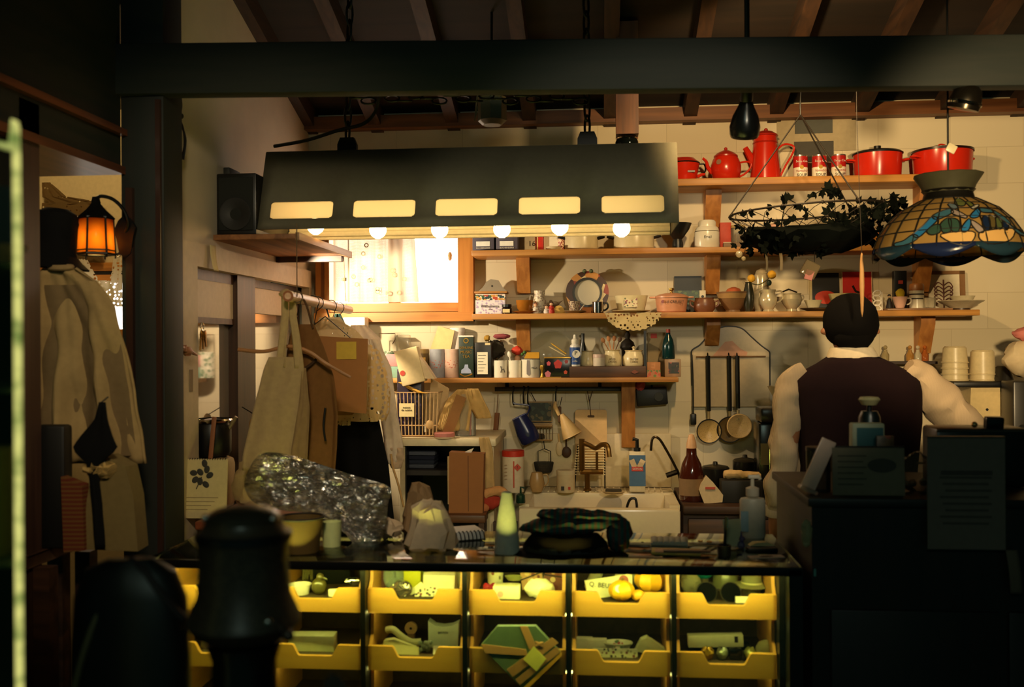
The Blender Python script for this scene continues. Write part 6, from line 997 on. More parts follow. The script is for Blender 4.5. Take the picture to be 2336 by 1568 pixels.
t = H('soap_cage', 'dark wire soap basket hanging below the rusty rack', 'basket', 1240, 1006, dy=.06); t.p('hanger', add(tube([(0, 0, 0), (2, 0, -18), (-13, 0, -24), (-13, 0, -48)], 1.2, 5), tube([(2, 0, -18), (16, 0, -24), (16, 0, -48)], 1.2, 5)), IRON); t.p('cage', lathe([(22, -48), (23, -50), (20, -66), (17, -72), (0, -72)], 20, sy=.6, caps=False), lace(40, 36, 26, 120, .3, 0, 'grid')); t.p('soap', box(-12, 13, -6, 6, -70, -56, 3), m(170, 130, 70, .6))
t = H('cone_ladle', 'cream enamel scoop hanging tilted from the rail', 'scoop', 1268, 918, rot=(0, -.45, 0)); IV = m(214, 176, 116, .4); t.p('handle', tube([(0, 0, 2), (-6, 0, -8), (-6, 0, -30)], [3, 5, 4]), IV); t.p('cup', lathe([(5, -30), (24, -84), (23, -84), (3, -32)], 24, caps=False), IV); t.p('lip', lathe([(24, -83), (25, -84.5), (23, -85)], 24, caps=False), IV)
t = H('dark_fork', 'slim dark wooden utensil behind the cream scoop', 'utensil', 1282, 900); t.p('cord', tube([(0, 0, -6), (-6, 6, -30)], .9, 5), IRON); t.p('handle', box(-10, -2, 4, 8, -64, -28, 2), m(90, 60, 34, .7))
t = H('white_spatula', 'small white spatula low on the wall beside the round spoon', 'spatula', 1276, 1010, dy=.03); t.p('blade', ball(10, (0, 0, -14), 14, 10, (.8, .3, 1.7)), m(214, 190, 146, .5)); t.p('handle', tube([(0, 0, 2), (-2, 0, 20)], 2), IV)
t = H('dark_spoon', 'round dark wooden spoon low on the wall beside the white spatula', 'spoon', 1290, 1006, dy=.03); t.p('bowl', ball(11, (2, 0, -26), 14, 10, (1, .4, 1.15)), m(70, 46, 28, .6)); t.p('handle', tube([(2, 0, -14), (0, 0, 30)], 2), m(70, 46, 28, .6))
t = H('cutting_board', 'pale rectangular cutting board hung by a dark cord', 'cutting board', 1348, 936, dy=.03); t.p('board', prism(rrect(72, 118, 6, 3, 0, -58), -4, 4), m(214, 176, 122, .6)); t.p('slot', prism(rrect(16, 5, 2.4, 3, 0, -14), -4.6, -3.9), m(80, 56, 36, .7)); t.p('cord', add(tube([(0, -4, -14), (-3, -6, 20), (-8, -4, 44)], 1, 5), tube([(-3, -6, 20), (4, -4, 44)], 1, 5)), m(60, 40, 28, .8))
t = T('copper_mould', 'shiny copper ladle hanging at the end of the white cupboard', 'ladle', PY(1136, 1022, 4.33)); t.p('bowl', ball(10, (0, 0, 0), 16, 10), COPPER); t.p('handle', tube([(0, 0, -8), (-1, 0, -52)], [4, 2.4]), COPPER); t.p('hook', tube([(0, 0, 8), (0, 20, 14), (0, 34, 14)], 1.2, 5), IRON)
t = T('toy_camera', 'small black toy camera with a pink pompon hung on the wall', 'camera', PY(1488, 905, YB - .035)); t.p('body', xf(box(-36, 34, -8, 14, -20, 20, 3), (0, 0, 0), (0, -.08, 0)), m(34, 30, 26, .5)); t.p('lens', xf(cyl(10, 0, 4), (14, -8, 0), (pi / 2, 0, 0)), m(60, 50, 34, .3)); t.p('pompon', crumple(ball(12, (-28, -8, 26), 14, 10), 2.5, .3), m(206, 90, 96, .9)); t.p('wall_hook', box(-2, 2, 14, 20, 14, 26), IRON)
# enamel utensil plate with ladles
t = T('utensil_plate', 'arched grey-white enamel utensil plate with black edge', 'utensil rack', PY(1666, 800, YB - .012)); EN = m(190, 168, 128, .35)
arch = smooth([Vector(p) for p in ((-88, 0, -10), (-86, 0, 2), (-68, 0, 14), (-48, 0, 36), (-24, 0, 52), (2, 0, 55), (26, 0, 50), (48, 0, 30), (70, 0, 10), (86, 0, -2), (88, 0, -10))], 4)
t.p('plate', prism([(p.x, p.z) for p in arch] + [(88, -128), (-88, -128)], -3, 2), EN); t.p('edge', tube([(p.x, -3, p.z) for p in arch] + [Vector((88, -3, -80))], 1.6, 6), BLACK); t.p('edge', tube([(-88, -3, -10), (-87, -3, -80)], 1.6, 6), BLACK); t.p('hook_bar', tube([(-78, -8, -14), (78, -8, -14)], 1.8, 6), m(120, 90, 60, .4)); t.p('pink_motif', prism([(-40, -12), (-12, 20), (4, 22), (22, 4), (38, -4), (36, -12)], -4, -3), m(206, 150, 116, .5))
for i, (x, r, dz, c) in enumerate(((1615, 27, -172, (196, 164, 104)), (1663, 29, -168, (120, 96, 56)), (1682, 27, -160, (206, 172, 116)))):
    t = T('enamel_ladle', ('speckled enamel ladle hanging alone on the utensil plate', 'deep brownish enamel ladle behind the skimmer', 'pale perforated enamel skimmer with black handle')[i], 'ladle', PY(x, 812, YB - .035 - .04 * (i == 2)), 'ladles on the utensil plate'); t.p('handle', tube([(0, 0, 0), (1, 0, -126 + 6 * (i == 2))], 5), BLACK); t.p('shaft', tube([(1, 0, -124), (1, 0, -146)], 3.4), m(170, 150, 110, .4, .4)); t.p('bowl', xf(lathe([(0, 10), (r * .7, 7), (r, 0), (r * .96, -1), (r * .66, 5), (0, 7)], 28, caps=False), (1 + (2 if i == 2 else 0), -6, dz), (-pi / 2 + .1, 0, 0)), spots(c, [(90, 70, 44), (120, 90, 50)], 220, .2)); t.p('rim', xf(tube([(r * cos(k * pi / 14), r * sin(k * pi / 14), 0) for k in range(28)], 1.6, 6, True), (1 + (2 if i == 2 else 0), -6, dz), (-pi / 2 + .1, 0, 0)), BLACK if i < 2 else IV); t.p('hook', tube([(0, 0, 0), (0, 6, 6), (0, 10, 0)], 1.4, 5), IRON)
t = T('plug_cord', 'black cable with a plug hanging down beside the arched utensil plate', 'cable', PY(1580, 880, YB - .03)); t.p('cable', tube(smooth([(-1, 4, 70), (0, 0, 40), (1, 0, 0), (1, 0, -66)], 4), 1.8, 6), BLACK); t.p('plug', box(-6, 8, -5, 5, -90, -64, 3), BLACK)
# right of the sink
t = T('amber_bottle', 'big amber glass bottle with a cream cap', 'bottle', W(1578, 4.02)); t.p('glass', lathe([(0, 0), (26, 0), (28, 4), (28, 56), (22, 84), (12, 104), (11, 122), (0, 122)], 24, caps=False), m(64, 24, 12, .1)); t.p('cap', lathe([(12, 120), (11, 132), (6, 150), (0, 152)], 18, caps=False), m(206, 160, 116, .5)); t.p('paper_label', lathe([(28.4, 14), (28.4, 52)], 24, caps=False), m(130, 100, 66, .7))
t = T('napkin_bag', 'crumpled white paper bag with a red stamp on the dark worktop', 'bag', W(1620, 3.98)); t.p('bag', crumple(prism([(-14, 0), (26, 4), (30, 18), (4, 48), (-8, 60), (-20, 44), (-26, 30)], -12, 12), 4, .08), m(214, 190, 150, .8)); t.p('red_stamp', box(-12, 10, -16, -14, 32, 37), m(190, 80, 60, .6))
for i, (x, r, h, lb) in enumerate(((1632, 32, 60, 'dark saucepan behind the crumpled white paper bag'), (1700, 28, 76, 'tall dark stockpot under the ladles'))):
    t = T('dark_pan', lb, 'pan', W(x, 4.2), 'dark pans'); t.p('pan', lathe([(0, 0), (r - 2, 0), (r, 4), (r, h), (r - 2, h), (r - 3, 4)], 24, caps=False), m(28, 26, 22, .3, .4)); t.p('handle', tube([(r, 0, h - 8), (r + 16, -10, h - 6)], 3), BLACK); t.p('lid', lathe([(r, h), (r - 4, h + 4), (6, h + 8), (5, h + 14), (0, h + 15)], 24, caps=False), m(44, 40, 32, .3, .4))
t = T('rolled_towel', 'rolled white hand towel on the black cloth box', 'towel', W(1692, 4.0) + Vector((0, 0, .0905)), rz=.04); t.main(crumple(tube(smooth([(-40, 0, 10), (-14, 0, 11), (14, 0, 8), (42, 0, 8)], 5), 9, 12), 2, .1), cloth(206, 170, 116, 0))
t = T('black_box', 'low black box under the rolled white hand towel', 'box', W(1690, 4.0)); t.main(box(-46, 46, -22, 22, 0, 51, 2), m(20, 18, 16, .6))
t = T('black_boiler', 'tall black coffee boiler with chrome edges beside the person', 'boiler', W(1764, 4.06)); t.p('body', box(-38, 38, -40, 40, 0, 178, 6), m(18, 18, 16, .2)); t.p('head', box(-34, 42, -46, 36, 178, 212, 6), m(24, 22, 18, .25)); t.p('chrome_edge', tube([(10, -47, 100), (10, -47, 204)], 1.6), CHROME); t.p('chrome_edge', tube([(-14, -41, 70), (-14, -41, 140)], 1.4), CHROME); t.p('sight_panel', box(-34, -16, -41, -40, 84, 132), m(90, 84, 56, .3))
t = T('glass_filter', 'pale glass filter cone standing on the black coffee boiler', 'filter', W(1782, 4.06) + Vector((0, 0, .395))); t.p('cone', lathe([(10, 0), (14, 4), (30, 34), (28.6, 34), (12, 6)], 24, caps=False), glass(220, 200, 150, .25))

# espresso corner at the end of the worktop
t = T('espresso_machine', 'cream espresso machine with a black tray top', 'coffee machine', W(2240, 4.14)); t.p('body', prism([(-56, 0), (64, 0), (48, 256), (-44, 256)], -60, 40), m(222, 196, 140, .4)); t.p('tray_top', box(-84, 66, -70, 44, 256, 268, 2), BLACK); t.p('screw', xf(cyl(3, 0, 1), (-10, -60.4, 206), (pi / 2, 0, 0)), BLACK)
zt2 = Vector((0, 0, 268.4 * (proj(W(2240, 4.14))[2] / F)))
for x, n, lb in ((2180, 4, 'of the stack nearer the person'), (2243, 2, 'of the short stack beside the dark pan')):
    for k in range(n):
        t = T('coffee_bowl', ('bottom', 'second', 'third', 'topmost')[k if k < n - 1 or n == 4 else 3] + ' upturned white cup ' + lb, 'cup', on(x, 4.13, W(2240, 4.14).z) + zt2 + Vector((0, 0, (.0236 if n == 4 else .0236) * k + .0004)), 'stacked white cups'); t.main(lathe([(26, 0), (30, .4), (30, 2.4), (27.6, 3.2), (25, 34 if n == 4 else 52), (21, 38 if n == 4 else 56), (0, 38 if n == 4 else 56), (0, 36 if n == 4 else 54), (20, 36 if n == 4 else 54), (24, 33 if n == 4 else 50)], 26, caps=False), m(226, 206, 160, .35))
t = T('dark_pan', 'upturned dark pan at the end of the tray top', 'pan', on(2290, 4.10, W(2240, 4.14).z) + zt2 + Vector((0, 0, .0005))); t.main(lathe([(36, 0), (34, 4), (24, 30), (18, 34), (0, 34)], 24, sx=.62, caps=False), m(24, 22, 18, .4))
t = T('shopping_bag', 'white and pink bag on top of the coffee grinder', 'bag', PY(2336, 868, 3.95)); t.p('bag', crumple(ball(44, (0, 0, 50), 18, 12, (1, .6, 1)), 8, .04, 1), m(206, 186, 150, .7)); t.p('pink_top', crumple(ball(30, (6, -6, 106), 16, 10, (1.2, .6, .5)), 5, .06), m(206, 120, 110, .7))
t = T('coffee_grinder', 'dark coffee grinder with a red badge at the end of the worktop', 'grinder', on(2330, 3.95, ZS)); t.p('body', box(-30, 50, -36, 36, 0, (PY(2336, 868, 3.95).z - ZS) / t.u - .5, 4), m(30, 26, 22, .35)); t.p('badge', box(-22, 4, -37, -36, 150, 162), m(150, 70, 60, .5)); t.p('knob', xf(cyl(9, 0, 6), (-12, -36, 110), (pi / 2, 0, 0)), BLACK); t.p('knob', xf(cyl(9, 0, 6), (-12, -36, 180), (pi / 2, 0, 0)), BLACK)
t = T('spice_ledge', 'small wall ledge behind the person with glass cruets', 'shelf', PY(2060, 824, YB)); t.main(box(-60, 60, -50, 0, -6, 0), DARKWOOD)
for i, (x, c) in enumerate(((2076, (206, 150, 70)), (2094, (230, 220, 190)), (2110, (200, 110, 50)), (2020, (190, 170, 120)))):
    t = T('glass_cruet', ('glittering honey-coloured glass cruet over the person\'s shoulder', 'clear glittering glass cruet between the honey and orange ones', 'orange glass cruet over the person\'s sleeve', 'dull glass cruet close to the person\'s collar')[i], 'cruet', PY(x, 824, YB - .05) + Vector((0, 0, .0005)), 'glass cruets on the ledge'); t.p('glass', lathe([(0, 0), (8, 0), (8.5, 14), (4, 22), (4, 26), (0, 26)], 16, caps=False), glass(*c, .5)); t.p('stopper', ball(4.6, (0, 0, 31), 10, 8), glass(*c, .5))
# ================================================================== the man at the worktop, seen from behind
k_ = 3.5 / F
pc = PY(1950, 1100, 3.42); pc.z = 0
def skin_mesh(name, nodes, edges, mat, par=None, sub=2, root=0):
    me = bpy.data.meshes.new(name); me.from_pydata([n[0] for n in nodes], edges, []); me.materials.append(mat)
    o = bpy.data.objects.new(name, me); COL.objects.link(o)
    md = o.modifiers.new('skin', 'SKIN'); md.use_smooth_shade = True; md.branch_smoothing = .4
    for i, n in enumerate(nodes):
        v = me.skin_vertices[0].data[i]; r = n[1]; v.radius = r if hasattr(r, '__len__') else (r, r); v.use_root = (i == root)
    s2 = o.modifiers.new('sub', 'SUBSURF'); s2.levels = sub; s2.render_levels = sub
    if par: o.parent = par
    return o
N, E = [], []
def nd(p, r, par=None):
    N.append((p, r)); i = len(N) - 1
    if par is not None: E.append((par, i))
    return i
pel = nd((0, 0, .93), (.15, .11)); sp = nd((0, .0, 1.10), (.14, .10), pel); ch = nd((.005, .0, 1.28), (.155, .105), sp); nb = nd((0, .0, 1.425), (.085, .075), ch)
nk = nd((-.003, .015, 1.49), .055, nb); hd = nd((-.006, .04, 1.565), (.074, .085), nk); cr = nd((-.006, .035, 1.635), (.066, .078), hd); top = nd((-.006, .03, 1.665), .03, cr)
ns0 = nd((-.006, .115, 1.555), .016, hd); ns1 = nd((-.006, .145, 1.54), .010, ns0)
for s in (-1, 1): e0 = nd((-.006 + s * .072, .03, 1.558), .014, hd); nd((-.006 + s * .096, .018, 1.566), .012, e0)
jaw = nd((-.006, .085, 1.50), .042, hd)
for s in (-1, 1):
    hp = nd((s * .10, 0, .88), .095, pel); kn = nd((s * .11, .01, .48), .062, hp); an = nd((s * .115, -.01, .10), .042, kn); ft = nd((s * .12, .05, .045), .040, an); nd((s * .125, .17, .032), .030, ft)
def arm(sh, el, wr, palm, fdir, side, thumb):
    a = nd(sh, .046, ch); b = nd(el, .038, a); c = nd(wr, .030, b); p = nd(palm, (.036, .018), c)
    f = Vector(fdir).normalized(); q = Vector(palm); w = Vector(side).normalized(); dn = Vector((0, 0, -1))
    for i, L in enumerate((.070, .080, .076, .058)):
        p0 = q + w * (.026 - .0175 * i) + f * .038; g0 = nd(tuple(p0), .0095, p); p1 = p0 + f * L * .5 + dn * .010; g1 = nd(tuple(p1), .0088, g0); p2 = p1 + f * L * .42 + dn * .022; nd(tuple(p2), .0072, g1)
    t0 = q + w * .034 - f * .012; h0_ = nd(tuple(t0), .011, p); t1 = t0 + w * .026 + f * .026 + dn * .006; h1 = nd(tuple(t1), .0098, h0_); nd(tuple(t1 + f * .028 + w * .006 + dn * .006), .008, h1)
arm((-.185, .0, 1.385), (-.232, -.01, 1.14), (-.250, .06, .935), (-.252, .085, .865), (0, .25, -1), (.2, 1, .2), 1)
arm((.19, .0, 1.405), (.345, .0, 1.255), (.43, .20, 1.13), (.45, .27, 1.10), (.25, 1, -.25), (-1, .25, 0), 1)
SKIN = m(150, 98, 66, .55)
per = skin_mesh('person', N, E, SKIN); per.location = pc; per.scale = (1, 1, .982)
tag(per, 'person in dark vest and white shirt seen from behind, reaching toward the coffee machine', 'person')
def P(name, g, mat, **k): o = mesh_of(name, g, mat, 1.0, **k); o.parent = per; return o
HAIR = m(12, 10, 9, .95, 0, .2, 40, .08)
def hair():
    g = ball(.1, (-.006, .020, 1.598), 28, 18, (.90, 1.0, .95)); V = []
    for v in g[0]:
        x, y, z = v
        if z < 1.6: q = min(1, (1.6 - z) / .08); x = -.006 + (x + .006) * (1 + .10 * q); y = y * (1 + .12 * q)
        if y > .085: y = .085 + (y - .085) * .1
        V.append((x, y, z))
    return crumple((V, g[1]), .003, 22)
P('hair', hair(), HAIR)
P('nape_hair', crumple(ball(.07, (-.006, -.018, 1.545), 20, 12, (.95, .75, .75)), .002, 30), HAIR)
for s in (-1, 1): P('eye', ball(.011, (-.006 + s * .032, .122, 1.575), 10, 8), m(230, 226, 220, .3))
P('mouth', ball(.02, (-.006, .128, 1.512), 10, 6, (1, .3, .3)), m(130, 66, 54, .5))
def shell(rows, nseg=40, pw=2.6, amp=.0):
    V = []; F_ = []
    for (z, hw, hd_, cx, cy) in rows:
        for k in range(nseg):
            a = 2 * pi * k / nseg; c, s = cos(a), sin(a)
            V.append((cx + hw * abs(c) ** (2 / pw) * (1 if c > 0 else -1), cy + hd_ * abs(s) ** (2 / pw) * (1 if s > 0 else -1), z))
    n = len(rows)
    for i in range(n - 1):
        for k in range(nseg): F_.append((i * nseg + k, i * nseg + (k + 1) % nseg, (i + 1) * nseg + (k + 1) % nseg, (i + 1) * nseg + k))
    g = (V, F_); return crumple(g, amp, 9) if amp else g
P('vest', shell([(.78, .185, .135, .0, 0), (.95, .185, .135, .005, 0), (1.10, .185, .13, .012, 0), (1.25, .198, .13, .01, 0), (1.36, .208, .122, .005, 0), (1.395, .206, .105, .003, 0), (1.422, .176, .09, .002, 0), (1.452, .120, .08, 0, .004), (1.472, .078, .072, -.002, .008)], 44, 2.5, .006), cloth(30, 16, 20, 0), solid=.004)
P('collar', shell([(1.452, .088, .080, -.002, .008), (1.482, .080, .076, -.002, .012), (1.506, .068, .068, -.003, .016), (1.50, .064, .064, -.003, .016)], 32, 2.1, .003), cloth(220, 204, 176, .1))
def sleeve(pts, rs, seed): return crumple(tube(smooth(pts, 7), [rs[0] + (rs[-1] - rs[0]) * 0 + r for r in rs] if False else rs, 18), .014, 13, seed)
def lerp_r(keys, n): 
    out = []
    for i in range(n):
        t = i / (n - 1) * (len(keys) - 1); a = int(min(t, len(keys) - 2)); out.append(keys[a] + (keys[a + 1] - keys[a]) * (t - a))
    return out
SH = cloth(176, 154, 128, .05, .95, ('X', (196, 174, 146)), 90)
P('sleeve', sleeve([(-.155, .0, 1.425), (-.205, -.0, 1.36), (-.232, -.01, 1.22), (-.240, -.01, 1.12), (-.252, .02, 1.02), (-.254, .06, .945)], lerp_r([.040, .056, .050, .044, .043, .032], 36), 1), SH)
P('sleeve', sleeve([(.165, .0, 1.435), (.22, .0, 1.39), (.29, .0, 1.31), (.35, .0, 1.25), (.39, .08, 1.19), (.43, .18, 1.14)], lerp_r([.044, .060, .066, .068, .052, .038], 36), 4), SH)
for s in (-1, 1): P('trouser_leg', tube(smooth([(s * .10, 0, .90), (s * .11, .01, .50), (s * .115, -.01, .10)], 6), lerp_r([.115, .085, .065], 13), 16), m(22, 20, 20, .9))
P('waistband', shell([(.82, .178, .128, 0, 0), (.93, .178, .128, 0, 0)], 36, 2.4), m(22, 20, 20, .9))
for s in (-1, 1): P('shoe', ball(.06, (s * .122, .07, .04), 16, 10, (.85, 2.1, .66)), BLACK)
for pt, rr in (((-.254, .06, .945), .036), ((.43, .18, 1.14), .042)): P('cuff', xf(lathe([(rr, -.02), (rr + .004, .0), (rr, .02)], 18), pt, (.3, 0, 0) if pt[0] < 0 else (-1.2, 0, -.3)), SH)
# ================================================================== curtain and small things at the window
def curtain(x0, x1, x2, y0, y1, seed, nf):
    def f(u, v):
        xr = x1 + (x2 - x1) * v; x = x0 + (xr - x0) * u
        return (x - x0, 5 * sin(u * nf * 2 * pi + seed) + 2 * sin(v * 5 + u * 9), y0 - (y0 + (y1 - y0) * v))
    return sheet(f, 60, 30)
t = T('window_curtain', 'white net curtain hanging across the bright window', 'curtain', PY(792, 500, YB - .012)); t.p('net', curtain(792, 945, 956, 500, 691, .4, 5), lace(206, 196, 176, 60, .07, .20, 'grid')); t.p('flower_print', add(*[xf(ring(3.2, 5.4, -.4, .4, 0, 9), (RND.uniform(12, 146), -9, -60 - RND.uniform(0, 120))) for _ in range(15)]), m(206, 186, 150, .9)); t.p('rod', tube([(-40, 0, 2), (250, 0, 2)], 2, 6), m(150, 110, 60, .5))
t = T('window_blind_panel', 'pale sheer panel on the wall side of the net curtain', 'curtain', PY(760, 500, YB - .008)); t.main(sheet(lambda u, v: (36 * u, 2 * sin(u * 8), -188 * v), 12, 12), lace(216, 206, 190, 90, .05, .22, 'grid'))
t = T('blind_cord', 'blind cord with a wooden acorn knob in front of the window pane', 'cord', PY(1026, 520, YB - .02)); t.p('string', tube([(0, 0, 40), (0, 0, -62)], .7, 5), m(170, 140, 100, .8)); t.p('acorn', lathe([(0, -76), (4, -72), (5, -62), (3, -56), (0, -55)], 12, caps=False), m(176, 140, 84, .6)); t.root.location.z += 0
t = T('paper_sheets', 'grey translucent sheets propped on the plank shelf end against the window', 'paper', PY(735, 590, 4.02) + Vector((0, 0, .002))); t.main(add(box(-44, -20, 0, 3, 0, 52), box(-16, 14, 4, 7, 0, 66), box(16, 42, 8, 11, 0, 70)), glass(190, 176, 160, .45, .3)); t.root.location = (XL + .10, 3.90, plz + .029)
# ================================================================== by the door casing
t = T('tape_note', 'curling strip of pale paper taped over the door casing', 'note', PX(468, 560, XL) + Vector((.022, 0, 0)), u=1); t.main(sheet(lambda u, v: (.004 + .012 * v * v, (u - .5) * .05 * (1 - .15 * v), -.085 * v), 4, 8), m(206, 190, 140, .8), solid=.001)
t = T('door_keys', 'small bunch of brass keys hanging on the white casing', 'keys', PX(441, 745, XL) + Vector((.03, 0, 0)), u=1); t.p('ring', tube([(0, .012 * cos(k * pi / 8), .012 * sin(k * pi / 8)) for k in range(16)], .0015, 5, True), CHROME)
for k in range(3): t.p('key', xf(add(ball(.013, (0, 0, -.024), 12, 8, (.3, 1, 1)), box(-.002, .002, -.004, .004, -.075 + .006 * k, -.03)), (.003 * k, 0, -.004), (.25 * (k - 1), 0, 0)), BRASS)
t = T('bird_hook', 'little carved bird hook on the door casing', 'hook', PX(404, 802, XL) + Vector((.024, 0, 0)), u=1); t.p('bird', add(ball(.018, (.018, -.02, 0), 14, 10, (.8, 1.5, .8)), ball(.010, (.018, -.05, .010), 12, 8), xf(lathe([(.003, 0), (.0004, .014)], 8), (.018, -.058, .010), (pi / 2, 0, 0)), tube([(.018, .0, 0), (.02, .045, -.012)], [.008, .003])), m(150, 96, 66, .5)); t.p('peg', tube([(-.02, .0, 0), (.02, 0, 0)], .004, 6), m(190, 160, 120, .5))
t = T('casing_tag', 'small grey-brown tag stuck on the door casing', 'tag', PX(421, 858, XL) + Vector((.0205, 0, 0)), u=1); t.main(box(0, .002, -.012, .012, -.05, .02), m(140, 120, 96, .8))
t = T('hung_wire', 'loop of black wire hanging beside the top of the dark post', 'wire', PY(412, 225, 2.95)); t.main(add(tube(smooth([(0, 0, 10), (2, 0, -18), (-2, 0, -44), (6, 0, -70), (8, 0, -110), (-4, 0, -150)], 5), 2.2, 6), ball(7, (0, 0, -40), 10, 8), tube(smooth([(4, 0, -66), (12, -2, -96), (6, -2, -140)], 5), 2.6, 6), tube([(0, 0, 10), (-20, 0, 10)], 2, 5)), BLACK)
# low cabinet, calendar and things on it
zlc = zat(440, 1188, 2.95); lc0, lc1 = xp1 + .005, PY(640, 1188, 2.95).x
t = T('low_cabinet', 'low red-brown cabinet carrying the flower calendar', 'cabinet', (0, 2.93, 0), u=1); t.p('body', box(lc0, lc1, .02, .40, 0, zlc - .025), wood((60, 30, 20), (96, 50, 32), 'X', .5)); t.p('top', box(lc0, lc1 + .02, 0, .42, zlc - .025, zlc, .004), wood((110, 54, 34), (150, 80, 50), 'X', .45)); t.p('door', box(lc0 + .02, lc1 - .02, .008, .02, .1, zlc - .06, .003), wood((52, 28, 18), (84, 46, 30), 'Z', .5))
t = T('desk_calendar', 'spiral-bound cream calendar with a dark flower drawing', 'calendar', on(452, 2.99, zlc), rot=(-.10, 0, 0)); t.p('page', box(-63, 66, -1.5, 1, 0, 134), m(206, 186, 134, .8)); t.p('stand', box(-63, 66, 1.2, 3, 0, 130), m(150, 130, 96, .8)); 
t.p('spiral', add(*[tube([(-60 + 6 * k, 2 * cos(q * pi / 3), 134 + 2.6 * sin(q * pi / 3)) for q in range(6)], .7, 5, True) for k in range(21)]), IRON)
t.p('flower_print', add(*[xf(ball(9, (0, 0, 0), 12, 8, (.75, .12, 1)), (6 + 24 * cos(a) * q, -2, 94 + 22 * sin(a) * q), (0, 1.2 - a, 0)) for a, q in ((0.2, .8), (1.0, .9), (1.9, .5), (2.7, .9), (3.6, .7), (4.4, .5), (5.2, .9), (1.4, 1.4))], tube([(6, -2, 94), (-6, -2, 66)], 1.2, 5)), m(52, 50, 44, .8)); 
for k in range(4): t.p('printed_line', box(-44, 46 - 8 * k, -2.2, -1.5, 46 - 9 * k, 47.6 - 9 * k), m(150, 128, 90, .8))
t = T('black_kettle', 'round black kettle behind the flower calendar', 'kettle', on(486, 3.17, zlc) + Vector((0, 0, .175))); t.p('body', lathe([(0, 0), (36, 0), (42, 10), (42, 60), (34, 78), (10, 84), (0, 84)], 26, caps=False), BLACK); t.p('rim', lathe([(43, 76), (46, 80), (43, 84)], 26, caps=False), CHROME); t.p('spout', tube([(38, 0, 60), (56, 0, 88)], [5, 4]), m(170, 150, 110, .3, .6))
t = T('toaster', 'beige rounded toaster carrying the round black kettle', 'toaster', on(472, 3.17, zlc)); t.p('body', box(-66, 56, -40, 44, 0, 118, 16), m(176, 150, 104, .5)); t.p('slot', box(-40, 30, -6, 2, 117.6, 118.6), BLACK)
t = T('wooden_paddle', 'slim wooden paddle leaning against the round black kettle', 'paddle', on(470, 3.09, zlc) + Vector((0, 0, .0)), rot=(0, .10, 0)); t.main(add(box(-6, 4, -2, 2, 0, 220, 1)), wood((120, 70, 40), (160, 100, 60), 'Z', .6))
t = T('linen_cloth', 'rumpled beige cloth beside the beige toaster', 'cloth', on(572, 3.1, zlc)); t.main(crumple(ball(40, (0, 0, 62), 22, 16, (1.0, .8, 1.55)), 9, .04, 6), cloth(186, 160, 110, .1))
t = T('orange_pouch', 'small ochre pouch above the rumpled beige cloth', 'pouch', PX(552, 935, XL) + Vector((.05, 0, -.05)), u=1); t.p('pouch', crumple(ball(.035, (0, 0, 0), 14, 10, (.6, .8, 1)), .006, 24), cloth(190, 140, 70, 0)); t.p('cord', tube([(0, 0, .03), (-.05, 0, .06)], .002, 5), BLACK)
# ================================================================== cape, hat and bags in the side-room opening
t = T('cape', 'heavy cream cape draped in folds below the black hat', 'cape', at(160, 612, 2.5)); t.p('cloth', drape([(96, 176, 612), (70, 226, 648), (56, 262, 700), (46, 280, 770), (36, 298, 860), (24, 320, 980), (14, 333, 1058)], 160, 612, 30, 3.0, 2.1, 80, 30), cloth(168, 142, 96, .05), solid=.006); t.p('lining', drape([(90, 180, 640), (70, 270, 740), (60, 296, 880), (50, 312, 1030)], 160, 602, 10, 2, .6), cloth(120, 100, 70, 0)); t.p('collar', tube([(24 * cos(k * pi / 10) - 22, 14 * sin(k * pi / 10), 2 + 2 * sin(k * pi / 10)) for k in range(20)], 7, 8, True), cloth(150, 126, 88, 0)); t.root.children[0].location.y -= .0
t = T('black_hat', 'black bell-shaped hat with turned-out brim above the cream cape', 'hat', at(120, 604, 2.56), rot=(0, .10, 0)); HATM = cloth(14, 14, 14, 0); t.p('crown', lathe([(52, 14), (46, 40), (44, 70), (48, 96), (42, 118), (24, 128), (0, 130)], 30, caps=False), HATM); t.p('brim', lathe([(51, 16), (62, 4), (78, -8), (79, -5), (63, 8), (52, 20)], 30, caps=False), HATM)
t = T('display_stand', 'thin dark display stand under the cape and hat', 'stand', (at(120, 604, 2.58).x, 2.58, 0), u=1); zh_ = at(120, 604, 2.5).z; t.p('pole', tube([(0, 0, .02), (0, 0, zh_ + .05)], .012, 10), BLACK); t.p('base', lathe([(0, 0), (.07, 0), (.07, .012), (.02, .03), (0, .03)], 24, caps=False), BLACK); t.p('form', ball(.05, (0, 0, zh_ + .07), 16, 12, (1, 1, 1.3)), m(60, 46, 36, .8))
ztb = zat(200, 1262, 2.3)
t = T('side_table', 'dark side table in the side-room opening', 'table', (0, 2.25, 0), u=1); tb0, tb1 = PY(60, 1262, 2.25).x, xp0 - .01
t.p('table_top', box(tb0, tb1 + .0, 0, .25, ztb - .03, ztb, .004), BW)
for sx in (tb0 + .03, tb1 - .03):
    for sy in (.03, .22): t.p('leg', box(sx - .02, sx + .02, sy - .02, sy + .02, 0, ztb - .03), BW)
t = T('beige_bag', 'pale cloth bag standing under the cape hem', 'bag', on(264, 2.36, ztb)); t.p('bag', crumple(prism([(-62, 0), (66, 0), (54, 120), (40, 190), (-10, 214), (-36, 190), (-52, 110)], -30, 30), 5, .03, 2), cloth(120, 104, 66, 0)); t.p('crinkled_film', crumple(ball(30, (-22, -36, 186), 18, 12, (1.2, .5, .8)), 9, .08), glass(190, 160, 100, .35)); t.p('clasp', ball(5, (-24, -38, 128), 10, 8), GOLD)
